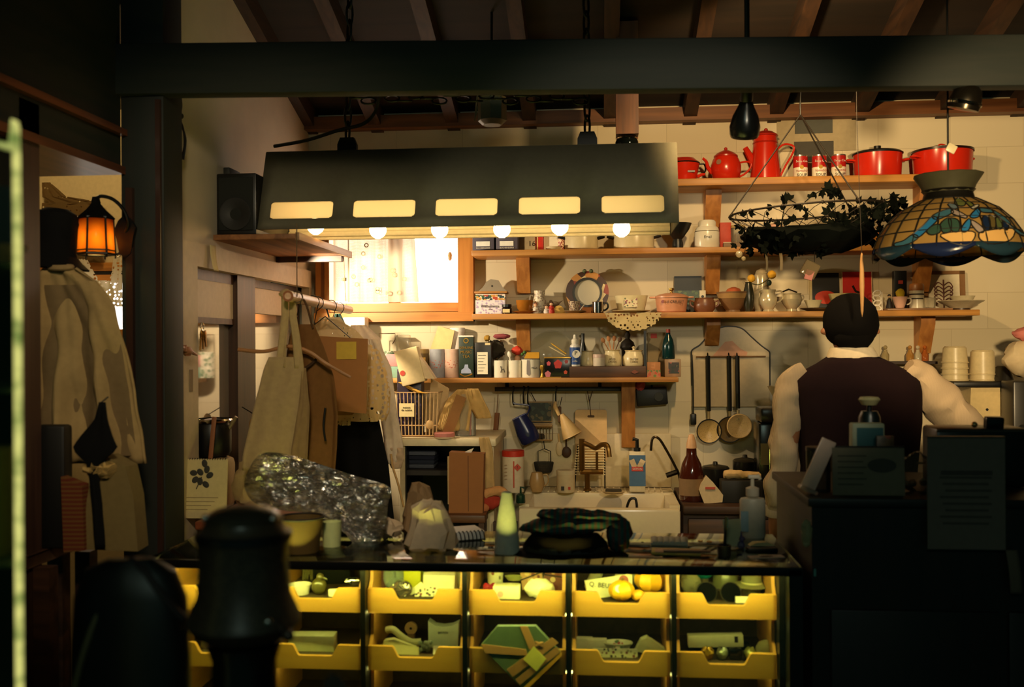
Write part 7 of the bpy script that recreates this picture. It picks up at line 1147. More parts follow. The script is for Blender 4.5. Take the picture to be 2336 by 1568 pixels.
t = T('black_scarf', 'black scarf hanging in front of the cape and the pale cloth bag', 'scarf', at(222, 922, 2.31)); t.p('cloth', drape([(226, 240, 918), (214, 246, 960), (176, 258, 1000), (160, 270, 1025), (196, 222, 1060), (206, 232, 1150), (212, 236, 1250)], 222, 922, 4, 1, .3), cloth(14, 15, 15, 0), solid=.006); t.p('tie', tube([(8, 0, 2), (10, 30, 14)], 2), BLACK)
t = T('striped_pouch', 'dim ochre and red striped pouch beside the black scarf', 'pouch', on(178, 2.33, ztb)); t.main(crumple(prism([(-26, 0), (24, 0), (20, 150), (-30, 170)], -14, 14), 4, .05), cloth(110, 76, 40, 0, .9, ('Z', (96, 40, 30)), 30))
t = T('black_case', 'square black case half hidden by the brown jamb', 'case', on(126, 2.36, ztb)); t.main(box(-40, 34, -20, 20, 0, 280, 8), m(14, 15, 15, .5))
# ================================================================== lantern on the post
lt = at(219, 540, 2.66); t = T('wall_lantern', 'six-sided amber glass lantern on a curved iron bracket', 'lantern', lt)
def hexring(r, z, n=6): return [(r * cos(2 * pi * k / n + pi / 6), r * sin(2 * pi * k / n + pi / 6), z) for k in range(n)]
h1, h0 = hexring(37, 40), hexring(41, -38)
AMB = None
def amber():
    M, nt, p = base('amber_glass'); tl = nt.nodes.new('ShaderNodeBsdfTranslucent'); tl.inputs[0].default_value = (1, .56, .15, 1); p.inputs['Base Color'].default_value = lin((190, 100, 30)); p.inputs['Roughness'].default_value = .3; mx = nt.nodes.new('ShaderNodeMixShader'); mx.inputs[0].default_value = .8
    nt.links.new(p.outputs[0], mx.inputs[1]); nt.links.new(tl.outputs[0], mx.inputs[2]); nt.links.new(mx.outputs[0], nt.nodes['Material Output'].inputs[0]); return M
AMB = amber()
for k in range(6):
    k2 = (k + 1) % 6; t.p('glass_pane', ([h0[k], h0[k2], h1[k2], h1[k]], [(0, 1, 2, 3)]), AMB, solid=.001); t.p('glazing_bar', tube([h0[k], h1[k]], 2.4, 6), BLACK)
t.p('rim', add(tube(hexring(42, -40), 2.6, 6, True), tube(hexring(41.6, -32), 1.6, 6, True), tube(hexring(38, 42), 2.6, 6, True)), BLACK); t.p('cap', lathe([(46, 40), (40, 46), (24, 60), (12, 74), (9, 90), (0, 92)], 6, caps=False), IRON); t.p('foot', add(*[tube([q, (q[0], q[1], q[2] - 9)], 2, 5) for q in hexring(41, -40)]), IRON)
t.p('bulb', ball(11, (2, 0, -14), 14, 10, (1, 1, 1.5)), glow(255, 206, 110, 44)); 
wp = Vector((xp0 + .02, YP - .075, 0)); ex = (wp.x - lt.x) / t.u; ey = (wp.y - lt.y) / t.u
t.p('bracket', tube(smooth([(0, 0, 86), (14, 0, 92), (34, ey * .3, 86), (50, ey * .6, 64), (56, ey * .8, 34), (ex, ey, 14)], 5), 4.2, 8), IRON); t.p('wall_plate', xf(prism([(-14, -46), (0, -58), (14, -46), (20, -10), (26, 14), (14, 34), (0, 44), (-16, 30), (-26, 8), (-20, -14)], -4, 5), (ex, ey, 12)), IRON)
# side room: rod, lace, old straw valance
t = T('curtain_rod', 'thin black rod under the beam in the side room', 'rod', PY(240, 580, YS - .10)); t.p('rod', tube([(-130, 0, 0), (64, 0, 0)], 2.2, 8), BLACK)
for x in (-120, 60): t.p('bracket', tube([(x, 0, 0), (x, 52, 0)], 2, 6), BLACK)
t = T('lace_valance', 'white lace cloth hung in swags from the side-room rod', 'lace', PY(240, 584, YS - .10)); LV = lace(226, 212, 176, 60, .33, .3)
t.p('swag', drape([(260, 282, 588), (254, 282, 620), (246, 280, 650), (236, 280, 700)], 240, 584, 4, 2, .3), LV); t.p('swag', drape([(178, 196, 590), (166, 206, 610), (150, 224, 640), (160, 244, 665)], 240, 584, 4, 2, 1.3), LV); t.p('swag', drape([(196, 250, 640), (200, 262, 670), (214, 270, 700)], 240, 584, 3, 2, 2), LV)
for x in (33, -50): t.p('clip', tube([(x + 4 * cos(k * pi / 6), 0, 2 + 5 * sin(k * pi / 6)) for k in range(12)], .9, 5, True), CHROME)
t = T('straw_valance', 'dark ragged straw fringe over the side-room wall', 'fringe', PY(170, 430, YS - .06)); t.main(add(drape([(92, 230, 462), (86, 232, 520), (92, 228, 600)], 170, 430, 4, 5, .5), drape([(92, 112, 415), (92, 150, 448), (110, 232, 462), (90, 230, 466)], 170, 430, 2, 3, .2)), lace(112, 86, 44, 50, .20, .3))
# ================================================================== dim things close to the camera
t = T('glass_cabinet', 'tall glass cabinet with a glowing yellow-green lit edge, beside the brown jamb', 'cabinet', (PY(40, 800, 1.02).x, 1.02, 0), u=1, rz=radians(31)); zgt = zat(30, 335, 1.02); ug = 1.06 / F
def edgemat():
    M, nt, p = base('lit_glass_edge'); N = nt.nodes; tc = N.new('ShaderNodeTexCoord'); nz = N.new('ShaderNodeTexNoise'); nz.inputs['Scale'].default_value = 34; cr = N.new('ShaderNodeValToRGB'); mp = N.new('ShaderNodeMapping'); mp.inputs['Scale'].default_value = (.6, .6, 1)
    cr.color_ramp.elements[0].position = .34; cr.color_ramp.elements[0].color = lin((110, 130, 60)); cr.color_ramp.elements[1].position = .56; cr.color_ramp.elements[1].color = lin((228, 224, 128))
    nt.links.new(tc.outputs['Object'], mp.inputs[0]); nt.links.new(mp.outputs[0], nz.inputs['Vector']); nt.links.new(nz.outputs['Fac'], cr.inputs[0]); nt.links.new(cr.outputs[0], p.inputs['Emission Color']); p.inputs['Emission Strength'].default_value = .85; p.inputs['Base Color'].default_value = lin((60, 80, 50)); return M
t.p('lit_edge', tube(smooth([(0, 0, .3), (0, 0, 1.2), (0, 0, zgt - .012), (-.006, 0, zgt - .002), (-.03, 0, zgt + .004)], 5), [.0042] * 17 + [.0036, .003, .0025, .002], 8), edgemat(), 'glowing lit glass edge')  # lit look comes from the edge's own emission, no lamp stands inside
t.p('glass_panel', box(-.5, -.006, -.003, .0, .3, zgt), glass(40, 70, 50, .06)); t.p('back_panel', box(-.5, -.0, .3, .32, .3, zgt + .0), m(24, 40, 32, .6)); t.p('base', box(-.5, .01, 0, .32, 0, .3), BLACK)
for y_ in (600, 888, 1285): z_ = zat(20, y_, 1.02); t.p('glass_shelf', box(-.5, -.004, .004, .298, z_ - .004, z_), glass(150, 180, 120, .3))
t = T('cabinet_dish', 'pale dish on the upper glass shelf of the lit cabinet', 'dish', (PY(-6, 600, 1.02).x - .02, 1.06, zat(20, 600, 1.02) + .0005), u=1); t.main(lathe([(0, 0), (.012, 0), (.028, .022), (.026, .022), (.010, .003)], 22, caps=False), m(170, 150, 110, .4))
t = T('cabinet_box', 'yellow-green box on the lowest glass shelf of the lit cabinet', 'box', (PY(-6, 1285, 1.02).x - .02, 1.06, zat(20, 1285, 1.02) + .0005), u=1); t.main(box(-.03, .012, -.02, .02, 0, .12, .003), m(150, 150, 40, .6))
ft0, ft1, ftz = -.84, -.24, .90
t = T('front_table', 'dark table close to the camera, mostly below the picture', 'table', (0, 1.05, 0), u=1); t.p('table_top', box(ft0 + .25, ft1, .0, .36, ftz - .03, ftz), BW)
for sx in (ft0 + .29, ft1 - .04):
    for sy in (.04, .32): t.p('leg', box(sx - .02, sx + .02, sy - .02, sy + .02, 0, ftz - .03), BW)
u0 = on(560, 1.22, ftz); ub = (zat(560, 1450, 1.22) - ftz) / (1.3 / F)
t = T('speckled_urn', 'big dark speckled stoneware urn with lid and spigot, out of focus', 'urn', u0); k1 = 1.0; URN = spots((58, 48, 38), [(34, 28, 24), (78, 66, 50)], 260, .35, .35)
t.p('body', lathe([(70, ub), (110, ub + 24), (128, ub + 48), (124, ub + 62), (104, ub + 110), (99, ub + 180), (103, ub + 226), (106, ub + 234)], 36, caps=False), URN); t.p('band', lathe([(104, ub + 232), (108, ub + 236), (108, ub + 250), (103, ub + 254)], 36, caps=False), BLACK); t.p('collar', lathe([(103, ub + 252), (92, ub + 262), (86, ub + 276), (88, ub + 284), (0, ub + 284)], 36, caps=False), m(64, 52, 40, .3)); t.p('lid', lathe([(86, ub + 284), (80, ub + 292), (64, ub + 302), (30, ub + 310), (0, ub + 312)], 36, caps=False), m(50, 44, 34, .3))
for s in (-1, 1): t.p('lug', ball(9, (s * 78, -30, ub + 286), 12, 8), CHROME)
t.p('spigot', add(tube([(96, -60, ub + 66), (130, -90, ub + 46)], [9, 12]), ball(13, (132, -92, ub + 44), 12, 8)), m(70, 56, 46, .15, .4)); t.p('spigot_tap', ball(9, (84, -84, ub + 70), 12, 8), CHROME); t.p('stand', lathe([(0, 0), (92, 0), (92, 20), (70, 60), (72, ub - 40), (84, ub), (0, ub)], 30, caps=False), m(22, 18, 15, .25))
u1 = on(300, 1.28, ftz); t = T('leather_bag', 'rounded black leather bag with a grey piping seam, out of focus', 'bag', u1); hb = (zat(300, 1262, 1.28) - ftz) / (1.36 / F); LB = m(15, 18, 16, .45)
t.p('body', crumple(lathe([(0, 0), (124, 0), (138, 30), (140, hb * .6), (132, hb * .84), (106, hb * .95), (56, hb), (0, hb)], 32, sx=1.0, sy=.5, caps=False), 5, .012), LB); t.p('piping', tube(smooth([(2, -14, hb - 2), (-22, -44, hb * .9), (-66, -62, hb * .70), (-104, -58, hb * .46), (-118, -46, hb * .2), (-120, -40, 8)], 6), 7, 8), m(84, 80, 54, .6)); t.p('flap_edge', tube(smooth([(8, -12, hb), (52, -36, hb * .96), (96, -40, hb * .86), (134, -22, hb * .76)], 5), 9, 8), m(36, 28, 28, .6))
t = T('feather_duster', 'dark ribbed feather duster in front of the drawers, out of focus', 'duster', on(765, 1.16, ftz)); hf = (zat(765, 1496, 1.16) - ftz) / (1.24 / F); t.p('handle', tube([(0, 0, 0), (0, 0, hf * .6)], 8), BLACK); 
t.p('feathers', add(*[tube(smooth([(0, 0, hf * .55), (6 * (k - 5), RND.uniform(-10, 10), hf * .8), (12 * (k - 5), RND.uniform(-14, 14), hf * (.86 + .1 * cos((k - 5) * .5)))], 5), [7, 8, 9, 10, 11, 11, 10, 9, 8, 6, 2], 8) for k in range(11)]), m(46, 38, 28, .8))
# ================================================================== hanging things
t = T('bell_spotlight', 'black bell-shaped spotlight hung from the rafters, facing the wall', 'lamp', PY(1700, 275, 3.08)); BS = (.42, 0, 0); zc_ = (cz(3.03) - t.loc.z) / t.u
t.p('shade', xf(lathe([(30, -38), (33, -30), (34, -14), (28, 10), (18, 30), (13, 44), (0, 46)], 28, caps=False), (0, 0, 0), BS), m(22, 22, 22, .25), solid=.002); t.p('neck', xf(lathe([(13, 40), (15, 48), (14, 72), (0, 74)], 18, caps=False), (0, 0, 0), BS), BLACK); t.p('arm', tube([(0, -29, 64), (0, -36, 96), (0, -36, zc_ + 4)], 6, 8), BLACK); t.p('bulb', xf(ball(12, (0, 0, -10), 14, 10), (0, 0, 0), BS), m(240, 230, 200, .3))
t = T('chrome_spotlight', 'shiny chrome spotlight head at the end of the big beam', 'lamp', PY(2205, 222, 2.92), rot=(.3, 0, .9)); t.p('head', lathe([(0, -30), (34, -28), (36, -10), (30, 16), (16, 30), (0, 32)], 28, caps=False), m(60, 54, 44, .25, .9)); t.p('mount', tube([(0, 0, 28), (0, 4, 60)], 6, 8), BLACK); t.p('clamp', box(-10, 10, -6, 12, 56, 72, 2), BLACK); t.p('glint_ring', lathe([(36, -10), (37.5, -14), (36, -18)], 28, caps=False), CHROME)
t = T('can_lamp', 'grey-green metal can lamp hung under the ceiling behind the hood', 'lamp', PY(1123, 286, 3.72)); t.p('can', lathe([(0, 0), (22, 0), (33, 10), (33, 62), (31.4, 62), (31.4, 12), (0, 4)], 8, caps=False), m(120, 118, 92, .5)); t.p('cap', lathe([(0, 66), (32, 58), (33, 62), (0, 70)], 24, caps=False), m(170, 156, 100, .4)); t.p('bracket', tube([(-34, 0, 44), (-40, 0, 12), (-36, 6, 60), (-30, 8, 96)], 2, 6), m(170, 150, 110, .5)); t.p('rod', tube([(0, 0, 66), (0, 0, (cz(3.72) - t.loc.z) / t.u)], 3, 6), IRON)
t = T('dark_globe', 'small black glass globe under the wooden drop post behind the hood', 'lamp', PY(1430, 330, 3.80)); t.p('globe', ball(27, (0, 0, 0), 24, 14, (1, 1, .85)), m(8, 12, 12, .06)); t.p('gallery', lathe([(24, 12), (26, 14), (24, 17)], 24, caps=False), CHROME)
zg = PY(1430, 310, 3.80).z; st('post_drop', box(PY(1405, 300, 3.8).x, PY(1456, 300, 3.8).x, 3.76, 3.84, zg, cz(3.84) - .0), wood((70, 38, 18), (110, 64, 32), 'Z', .5))
t = T('iron_chain', 'heavy iron chain strung along under the big beam', 'chain', PY(800, 214, 3.02)); a_, b_ = Vector((0, 0, 0)), (PY(1338, 216, 3.10) - t.loc) / t.u
g = ([], []); n = 20
for i in range(n):
    p0 = a_.lerp(b_, (i + .5) / n); p0.z -= 10 + 7 * sin(i * 2.1); d_ = (b_ - a_).normalized(); s_ = Vector((0, .3, 1)) if i % 2 else Vector((0, 1, .25)); g = add(g, tube([p0 + d_ * 17 * cos(k * pi / 6) + s_ * 8 * sin(k * pi / 6) for k in range(12)], 2.4, 5, True))
t.main(add(g, tube([a_, a_ + Vector((0, -30, 26))], 3), tube([b_, b_ + Vector((0, -30, 26))], 3)), IRON)
t = T('ceiling_track', 'thin metal track running along the lower edge of the big beam', 'track', PY(1000, 209, 2.93)); t.main(box(-400, 420, -3, 3, -4, 3, 1), m(120, 104, 90, .3, .7))
t.root.rotation_euler = (0, -.0062, radians(4.2))
# wire basket with ivy
bk = PY(1843, 482, 3.66); t = T('hanging_basket', 'wire basket of dark trailing ivy hung on three cords', 'hanging basket', bk); tilt = (0, -.06, 0)
rim = [(176 * cos(k * pi / 20), 150 * sin(k * pi / 20), 9 * cos(k * pi / 20)) for k in range(40)]
WIRE = m(34, 26, 18, .6, .3)
t.p('rim', tube(rim, 2.6, 6, True), WIRE); t.p('knot', add(*[ball(4.2, rim[k], 8, 6) for k in range(0, 40, 3)]), WIRE)
def bpt(k, q): a = k * pi / 20; r = cos(q * pi / 2) * .8 + .2; return (176 * r * cos(a), 150 * r * sin(a), 9 * cos(a) * (1 - q) - 88 * q ** 1.3)
t.p('wire_net', add(*[tube([bpt(k + (1.8 if s else -1.8) * q / .25 * .5, q) for q in (0, .18, .36, .54, .72, .9, 1)], .8, 5) for k in range(0, 40, 2) for s in (0, 1)]), WIRE)
t.p('moss', crumple(lathe([(0, -94), (70, -92), (128, -76), (150, -56), (140, -44), (60, -40), (0, -42)], 34, sy=.85, caps=False), 12, .035, 3), m(10, 13, 10, .95, 0, .1, 60, .05))
top = Vector(((PY(1826, 262, 3.66) - bk) / t.u))
for k in (20, 33, 5): t.p('cord', tube([rim[k], top], 1.7, 6), WIRE)
t.p('hook', tube(smooth([top, top + Vector((0, 0, 30)), top + Vector((4, 6, 70))], 4), 2, 6), IRON)
def leaf(s=1.0): return ([(0, 0, 0), (-7 * s, 0, 5 * s), (-10 * s, 0, 13 * s), (-4 * s, .8 * s, 13 * s), (0, 0, 22 * s), (4 * s, .8 * s, 13 * s), (10 * s, 0, 13 * s), (7 * s, 0, 5 * s)], [(0, 1, 2, 3), (0, 3, 4, 5), (0, 5, 6, 7)])
LV_ = []; R2 = random.Random(5)
def lv(x, y, z, s=1.0): LV_.append(xf(leaf(s), (x, y, z), (R2.uniform(-.9, .9), R2.uniform(0, 6.28), R2.uniform(-1, 1))))
for _ in range(150):
    a = R2.uniform(-.8, 1.1) if R2.random() < .75 else R2.uniform(0, 6.28); r = R2.uniform(.55, 1.05); lv(176 * r * cos(a), 140 * r * sin(a) - 20, R2.uniform(-72, 6), R2.uniform(.7, 1.25))
for _ in range(70): lv(R2.uniform(-150, 40), R2.uniform(-120, 80), R2.uniform(-92, -50), R2.uniform(.8, 1.3))
VN = [smooth([(-80, -90, -60), (-70, -100, 0), (-66, -96, 16), (-40, -90, 4)], 5), smooth([(40, -60, -40), (-30, -90, -6), (-2, -100, 26), (26, -92, 34), (60, -80, 16)], 5), smooth([(60, -90, -60), (20, -120, -24), (46, -120, -38), (90, -110, -28)], 5), smooth([(110, -30, -30), (150, -30, 10), (182, -40, 22), (206, -40, 8)], 5), smooth([(70, 40, -20), (66, 30, 30), (54, 20, 46), (34, 20, 56)], 5), smooth([(100, -80, -30), (130, -90, -4), (170, -80, 10), (196, -70, -14)], 5)]
for v in VN:
    for q in v[::2]: lv(q.x, q.y, q.z, R2.uniform(.8, 1.25))
t.p('foliage', add(*LV_, *[tube(v, 1.1, 5) for v in VN]), m(8, 12, 8, .9, 0, .1, 60, .05))
t = T('dried_rose', 'small blue-grey dried flower head in the basket netting', 'flower', bk + Vector((-154 * 3.6 / F, -.10, -56 * 3.6 / F))); t.main(crumple(ball(10, (0, 0, 0), 12, 8), 3, .3), m(70, 76, 66, .8)); t.root.location = bk + Vector((-118 * t.u, -.10, -62 * t.u))
for i, (x, y0, y1, w_) in enumerate(((1748, 512, 620, 5), (1781, 512, 618, 7))):
    t = T('paper_streamer', ('thin pale paper streamer under the ivy basket, over the silvery jug', 'wider dull paper streamer under the ivy basket')[i], 'streamer', PY(x, y0, 3.66), 'paper streamers'); t.main(sheet(lambda u, v: ((u - .5) * w_ + 1.4 * sin(v * 9), 1.5 * cos(v * 12 + u), -(y1 - y0) * v), 2, 20), m(176, 150, 110, .8), solid=.0008)
t = T('gift_tag_bag', 'crinkled cellophane sachet with a pink end hanging below the ivy basket', 'sachet', PY(1858, 594, 3.65)); t.p('film', xf(crumple(box(-19, 19, -4, 4, -40, -4, 3), 3, .1), (0, 0, 0), (0, .5, 0)), glass(150, 130, 96, .4)); t.p('pink_card', xf(box(-9, 9, -3, 3, -46, -24), (-2, 0, 0), (0, .3, 0)), m(196, 120, 110, .7)); t.p('thread', tube([(0, 0, -4), (2, 4, 30), (2, 4, 70)], .8, 5), WIRE)
t = T('crystal_drops', 'two small crystal drops hanging from the basket side', 'crystals', PY(1690, 560, 3.65)); t.p('drop', ball(8, (-4, 0, -20), 8, 6), glass(220, 206, 170, .4)); t.p('drop', ball(5, (6, 0, -30), 8, 6), glass(220, 206, 170, .4)); t.p('thread', add(tube([(-4, 0, -12), (18, 10, 30), (40, 10, 44)], .7, 5), tube([(6, 0, -26), (20, 10, 30), (40, 10, 44)], .7, 5)), WIRE)
t = T('hanging_tassel', 'slim tan wooden stick hanging point-down before the person\'s head', 'stick', PY(1966, 590, 3.22)); t.p('stick', lathe([(0, -134), (3, -120), (5.5, -60), (4.4, -10), (2.2, 10), (0, 14)], 12, caps=False), m(176, 130, 76, .6)); t.p('thread', tube([(0, 0, 12), (2, 12, 60), (4, 30, 130), (6, 60, 330), (8, 70, 470)], .8, 5), WIRE)
# ================================================================== stained-glass pendant lamp
tl_ = PY(2164, 575, 3.08); t = T('stained_glass_lamp', 'stained-glass dome lamp in amber with a blue scrolled border', 'lamp', tl_)
PR = [(163, 0), (160, 14), (150, 38), (132, 66), (104, 94), (62, 117)]
def rad(z):
    for (r0, z0), (r1, z1) in zip(PR, PR[1:]):
        if z <= z1: return r0 + (r1 - r0) * max(0, (z - z0)) / (z1 - z0)
    return 62
AMG = m(150, 116, 56, .25, 0, .25, 40); 
def stained(c, tr=.5):
    k = ('stained', c)
    if k in MATS: return MATS[k]
    M, nt, p = base('stained_glass'); tl = nt.nodes.new('ShaderNodeBsdfTranslucent'); tl.inputs[0].default_value = lin(c); p.inputs['Base Color'].default_value = lin(c); p.inputs['Roughness'].default_value = .15; mx = nt.nodes.new('ShaderNodeMixShader'); mx.inputs[0].default_value = tr
    nz = nt.nodes.new('ShaderNodeTexNoise'); nz.inputs['Scale'].default_value = 30; bp = nt.nodes.new('ShaderNodeBump'); bp.inputs['Strength'].default_value = .3; nt.links.new(nz.outputs['Fac'], bp.inputs['Height']); nt.links.new(bp.outputs[0], p.inputs['Normal'])
    nt.links.new(p.outputs[0], mx.inputs[1]); nt.links.new(tl.outputs[0], mx.inputs[2]); nt.links.new(mx.outputs[0], nt.nodes['Material Output'].inputs[0]); MATS[k] = M; return M
AMB2 = stained((176, 140, 78)); LEAD = m(26, 24, 20, .5, .4)
t.p('glass_dome', lathe(PR, 48, caps=False), AMB2)
NM = 20
t.p('leading', add(*[tube([(r * 1.006 * cos(2 * pi * (k + .5) / NM), r * 1.006 * sin(2 * pi * (k + .5) / NM), z) for r, z in PR], 1.8, 5) for k in range(NM)], *[tube([(rad(z) * 1.006 * cos(k * pi / 24), rad(z) * 1.006 * sin(k * pi / 24), z) for k in range(48)], 1.7, 5, True) for z in (38, 66, 86, 101, 116)]), LEAD)
def dome(x, z, sgn=-1, off=2.0):
    r = rad(z) + off if z >= 0 else 163 + off; y = sqrt(max(r * r - x * x, 4)); q = Vector((x, sgn * y, z))
    return tuple(q)
def patch(poly, col, sgn):
    P = [Vector((p[0], 0, p[1])) for p in poly]; c = sum(P, Vector()) / len(P); fr = smooth(P, 3, True)
    V = [dome(c.x, c.z, sgn, 3)] + [dome(p.x, p.z, sgn, 2.4) for p in fr]; n = len(fr)
    t.p('glass_piece', (V, [(0, 1 + i, 1 + (i + 1) % n) for i in range(n)]), stained(col)); return tube([dome(p.x, p.z, sgn, 2.6) for p in fr], 1.5, 5, True)
BLUE, TEAL, NAVY, GREY, GRN, LIT_WALL = (50, 130, 190), (70, 120, 140), (30, 46, 76), (176, 160, 150), (60, 90, 76), (240, 196, 120)  # last colour: lit wall seen through the openings, painted as pale glass
pieces = [([(-140, 6), (-120, 10), (-104, 22), (-112, 30), (-128, 18), (-142, 14)], TEAL), ([(-104, 22), (-84, 40), (-64, 60), (-72, 68), (-92, 48), (-112, 30)], BLUE), ([(-64, 60), (-36, 72), (-30, 76), (-34, 84), (-56, 78), (-72, 68)], TEAL), ([(-26, 82), (-8, 66), (-12, 60), (-32, 70), (-34, 78)], GREY), ([(0, 66), (22, 84), (26, 78), (18, 64), (4, 60)], BLUE), ([(24, 84), (52, 82), (56, 74), (30, 74)], TEAL), ([(56, 82), (84, 62), (92, 50), (84, 48), (60, 70)], TEAL), ([(84, 50), (112, 34), (134, 32), (134, 26), (110, 26), (88, 42)], TEAL),
          ([(-24, 38), (-6, 58), (-2, 52), (-10, 34), (-22, 28)], BLUE), ([(0, 56), (18, 40), (20, 28), (8, 28), (-2, 44)], GREY), ([(-88, 36), (-72, 48), (-62, 46), (-66, 30), (-82, 26)], GRN), ([(-62, 48), (-46, 62), (-40, 56), (-46, 32), (-60, 30)], GRN), ([(-44, 60), (-28, 58), (-26, 44), (-32, 30), (-44, 34)], GRN), ([(22, 54), (30, 66), (40, 60), (34, 34), (22, 34)], NAVY), ([(40, 66), (54, 62), (48, 38), (38, 36)], (110, 96, 56)), ([(56, 62), (70, 54), (62, 36), (52, 38)], (96, 110, 66)), ([(70, 54), (84, 46), (76, 34), (66, 38)], NAVY),
          ([(-64, 26), (-4, 30), (-2, 14), (-20, 0), (-50, 8)], LIT_WALL), ([(8, 20), (20, 30), (84, 38), (98, 34), (80, 12), (40, 2), (14, 8)], LIT_WALL), ([(-20, 94), (-12, 108), (-2, 112), (4, 100), (-6, 90)], (120, 130, 70)), ([(4, 100), (14, 102), (18, 92), (8, 88)], (120, 126, 60)), ([(-34, 96), (-22, 96), (-18, 86), (-30, 84)], (110, 130, 140)), ([(10, 88), (28, 94), (26, 88), (12, 82)], (206, 200, 180))]
for sgn in (-1, 1):
    ld = [patch(*pc_, sgn) for pc_ in pieces]; t.p('leading', add(*ld), LEAD)
def scal(k0, k1, drop, col):
    V = []; n = 14
    for i in range(n + 1):
        a = k0 + (k1 - k0) * i / n; e = sin(pi * i / n)
        for (r, z) in ((163, 8), (165, -drop * e * .5), (163, -drop * e)): V.append((r * cos(a), r * sin(a), z))
    F_ = [(i * 3 + j, i * 3 + j + 1, (i + 1) * 3 + j + 1, (i + 1) * 3 + j) for i in range(n) for j in range(2)]
    t.p('border_panel', (V, F_), stained(col), solid=.003)
for k in range(8): scal(2 * pi * k / 8 - pi / 2, 2 * pi * (k + 1) / 8 - pi / 2, 22, (34, 46, 84) if k % 2 else (40, 66, 80))
t.p('collar', lathe([(62, 115), (56, 120), (52, 134), (58, 140)], 30, caps=False), m(30, 28, 24, .4, .6))
t.p('crown', lathe([(54, 134), (60, 150), (76, 174), (74, 176), (56, 152), (50, 136)], 12, caps=False), m(70, 68, 50, .4, .3)); t.p('rod', tube([(0, 0, 130), (0, 0, (cz(3.08) - tl_.z) / t.u - 20)], 2.4, 8), LEAD); t.p('price_tag', xf(box(-11, 11, -2, 2, -11, 9, 2), (6, -6, 236), (0, .5, 0)), m(206, 190, 150, .4))
# ================================================================== dark desk at the right of the counter
YD = 2.32; zd = zat(1900, 1138, YD); dx0, dx1 = cx1 + .012, PY(2420, 1200, YD).x
t = T('cash_desk', 'tall dark wooden desk beside the display counter', 'desk', (0, YD, 0), u=1); DKW = wood((16, 15, 12), (30, 22, 17), 'Z', .5)
t.p('body', box(dx0 + .01, dx1, .01, .46, 0, zd - .02), DKW); t.p('desk_top', box(dx0, dx1, 0, .48, zd - .02, zd, .003), DKW); t.p('door_panel', box(dx0 + .05, dx0 + .42, .0, .012, .08, zat(1900, 1392, YD), .003), DKW); t.p('door_panel', box(dx0 + .44, dx1 - .03, .0, .012, .08, zat(1900, 1392, YD), .003), DKW); t.p('latch', box(dx0 + .012, dx0 + .017, .0, .01, zat(1825, 1315, YD), zat(1825, 1298, YD)), CHROME)
def K(x, dy=.1): return on(x, YD + dy, zd + .0004)
t = T('clear_card_stand', 'clear acrylic card stand tilting on the dark desk edge', 'card stand', K(1838, .06), rot=(0, .42, 0)); t.p('blade', box(-14, 20, -3, 3, 6, 124, 2), glass(230, 206, 190, .45, .1)); t.p('foot', box(-16, 26, -14, 14, -4, 6, 2), glass(200, 170, 150, .4, .1)); t.root.location.z += .012
t = T('desk_jar', 'dark clear jar behind the acrylic card stand', 'jar', K(1868, .12)); t.p('glass', cup(28, 26, 92), glass(80, 80, 70, .15)); t.p('lid', cyl(29, 92, 100), BLACK)
t = T('desk_notice', 'wide grey paper notice with faint print standing on the dark desk', 'notice', K(1984, .05), rot=(-.05, 0, -.02)); t.p('paper', box(-82, 78, -1, 1, 0, 108), m(110, 100, 80, .8)); t.p('emblem', xf(lathe([(0, -.6), (32, -.6), (32, .6), (0, .6)], 26, sy=.5, caps=False), (28, -1.4, 68), (pi / 2, 0, 0)), m(64, 60, 52, .8)); t.p('board', box(-82, 78, 1, 6, 0, 112), m(30, 26, 20, .8))
for k in range(6): t.p('printed_line', box(-70, -6 - 7 * (k % 2), -1.8, -1, 88 - 13 * k, 91 - 13 * k), m(74, 68, 56, .8))
t = T('wipes_box', 'white and teal box peeping over the grey notice', 'box', K(1980, .16)); t.p('carton', box(-38, 34, -16, 16, 0, 150, 4), m(150, 156, 130, .6)); t.p('teal_panel', box(-28, 30, -17, -16, 90, 140), m(30, 84, 90, .5))
t = T('lotion_bottle', 'dark pump bottle with a cream head above the teal box', 'bottle', K(1984, .26)); t.p('bottle', lathe([(0, 0), (24, 0), (24, 150), (18, 164), (0, 164)], 22, caps=False), m(20, 30, 28, .3)); t.p('pump_head', lathe([(0, 176), (16, 178), (24, 190), (20, 196), (0, 198)], 20, caps=False), m(176, 166, 120, .5)); t.p('stem', cyl(6, 162, 178), BLACK)
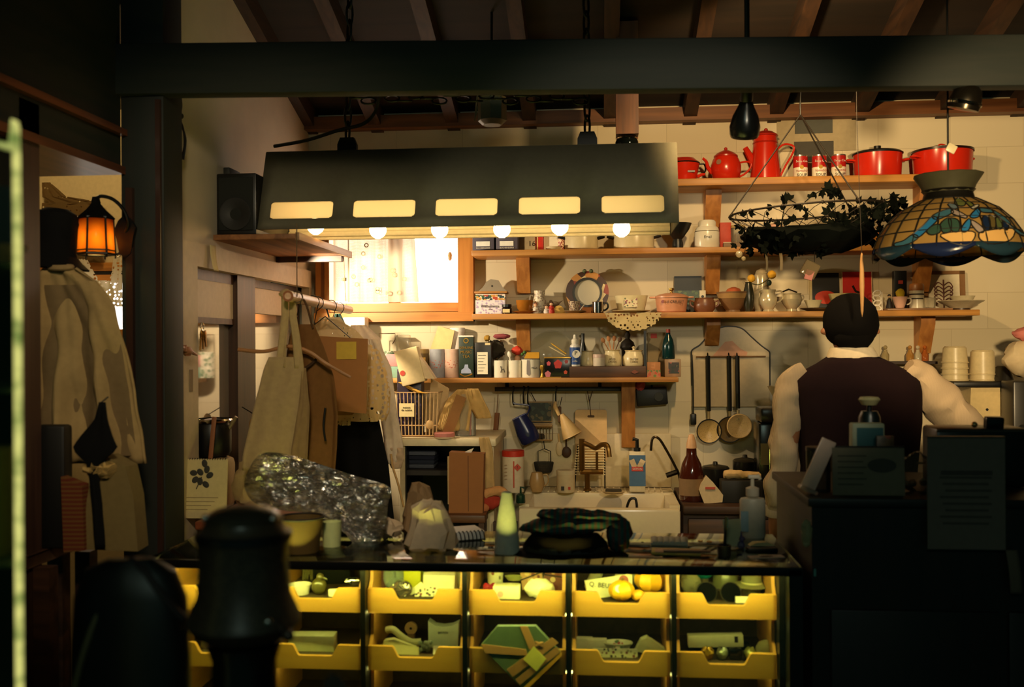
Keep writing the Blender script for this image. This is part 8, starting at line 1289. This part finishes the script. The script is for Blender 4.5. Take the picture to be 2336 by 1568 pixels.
t = T('brown_packet', 'brown packet beside the teal box', 'packet', K(2020, .12)); t.main(box(-20, 18, -6, 6, 0, 126, 1), spots((96, 70, 44), [(130, 60, 44), (80, 60, 40)], 60, .5))
t = T('cellophane_bag', 'crumpled clear bag of sweets between the two notices', 'bag', K(2094, .12)); t.p('film', crumple(ball(40, (0, 0, 44), 22, 14, (1, .6, 1.15)), 8, .05, 2), glass(140, 124, 96, .12)); t.p('sweet', ball(9, (-14, -8, 20), 12, 8), m(150, 100, 50, .5)); t.p('sweet', ball(9, (10, -6, 22), 12, 8), m(150, 140, 110, .5))
t = T('tall_notice', 'tall grey printed notice hanging over the front of the dark desk', 'notice', PY(2203, 1000, YD - .012), rot=(0, .0, 0)); t.p('paper', box(-86, 86, -1, 1, -254, 0), m(104, 94, 84, .8)); t.p('clip', box(-86, 86, -2, 14, 0, 4), m(60, 54, 46, .5))
for k in range(8): t.p('printed_line', box(-58 + 6 * (k % 3), 56 - 7 * (k % 2), -1.8, -1, -92 - 15 * k, -87 - 15 * k), m(76, 68, 62, .8))
t.p('heading', box(-56, 58, -1.8, -1, -84, -74), m(70, 62, 58, .8))
t = T('cash_register', 'dark till behind the tall printed notice', 'till', K(2215, .24)); t.p('body', box(-90, 110, -44, 60, 0, 132, 8), m(16, 17, 15, .35)); t.p('shiny_knob', ball(7, (-6, -40, 140), 12, 8), m(206, 170, 110, .2, .8)); t.p('display', xf(box(20, 60, -10, 10, 132, 160, 4), (0, 0, 0), (.2, 0, 0)), m(20, 20, 18, .2)); t.p('trim_strip', box(-90, 110, -46, -44, 124, 128), m(60, 52, 40, .3))
t = T('paper_strip', 'dangling pale paper strip at the corner of the tall notice', 'paper', PY(2306, 1255, YD - .006)); t.main(sheet(lambda u, v: ((u - .5) * 26 + 10 * v, -3 - 6 * sin(v * 3), -100 * v), 3, 10), m(96, 84, 68, .8), solid=.001)
t = T('white_flowers', 'small bunch of white dried flowers hanging at the desk corner', 'flowers', PY(1838, 1186, YD - .006)); t.main(crumple(ball(13, (0, -10, -28), 14, 12, (.9, .7, 2.4)), 5, .16), m(150, 140, 100, .8)); t.root['kind'] = 'stuff'
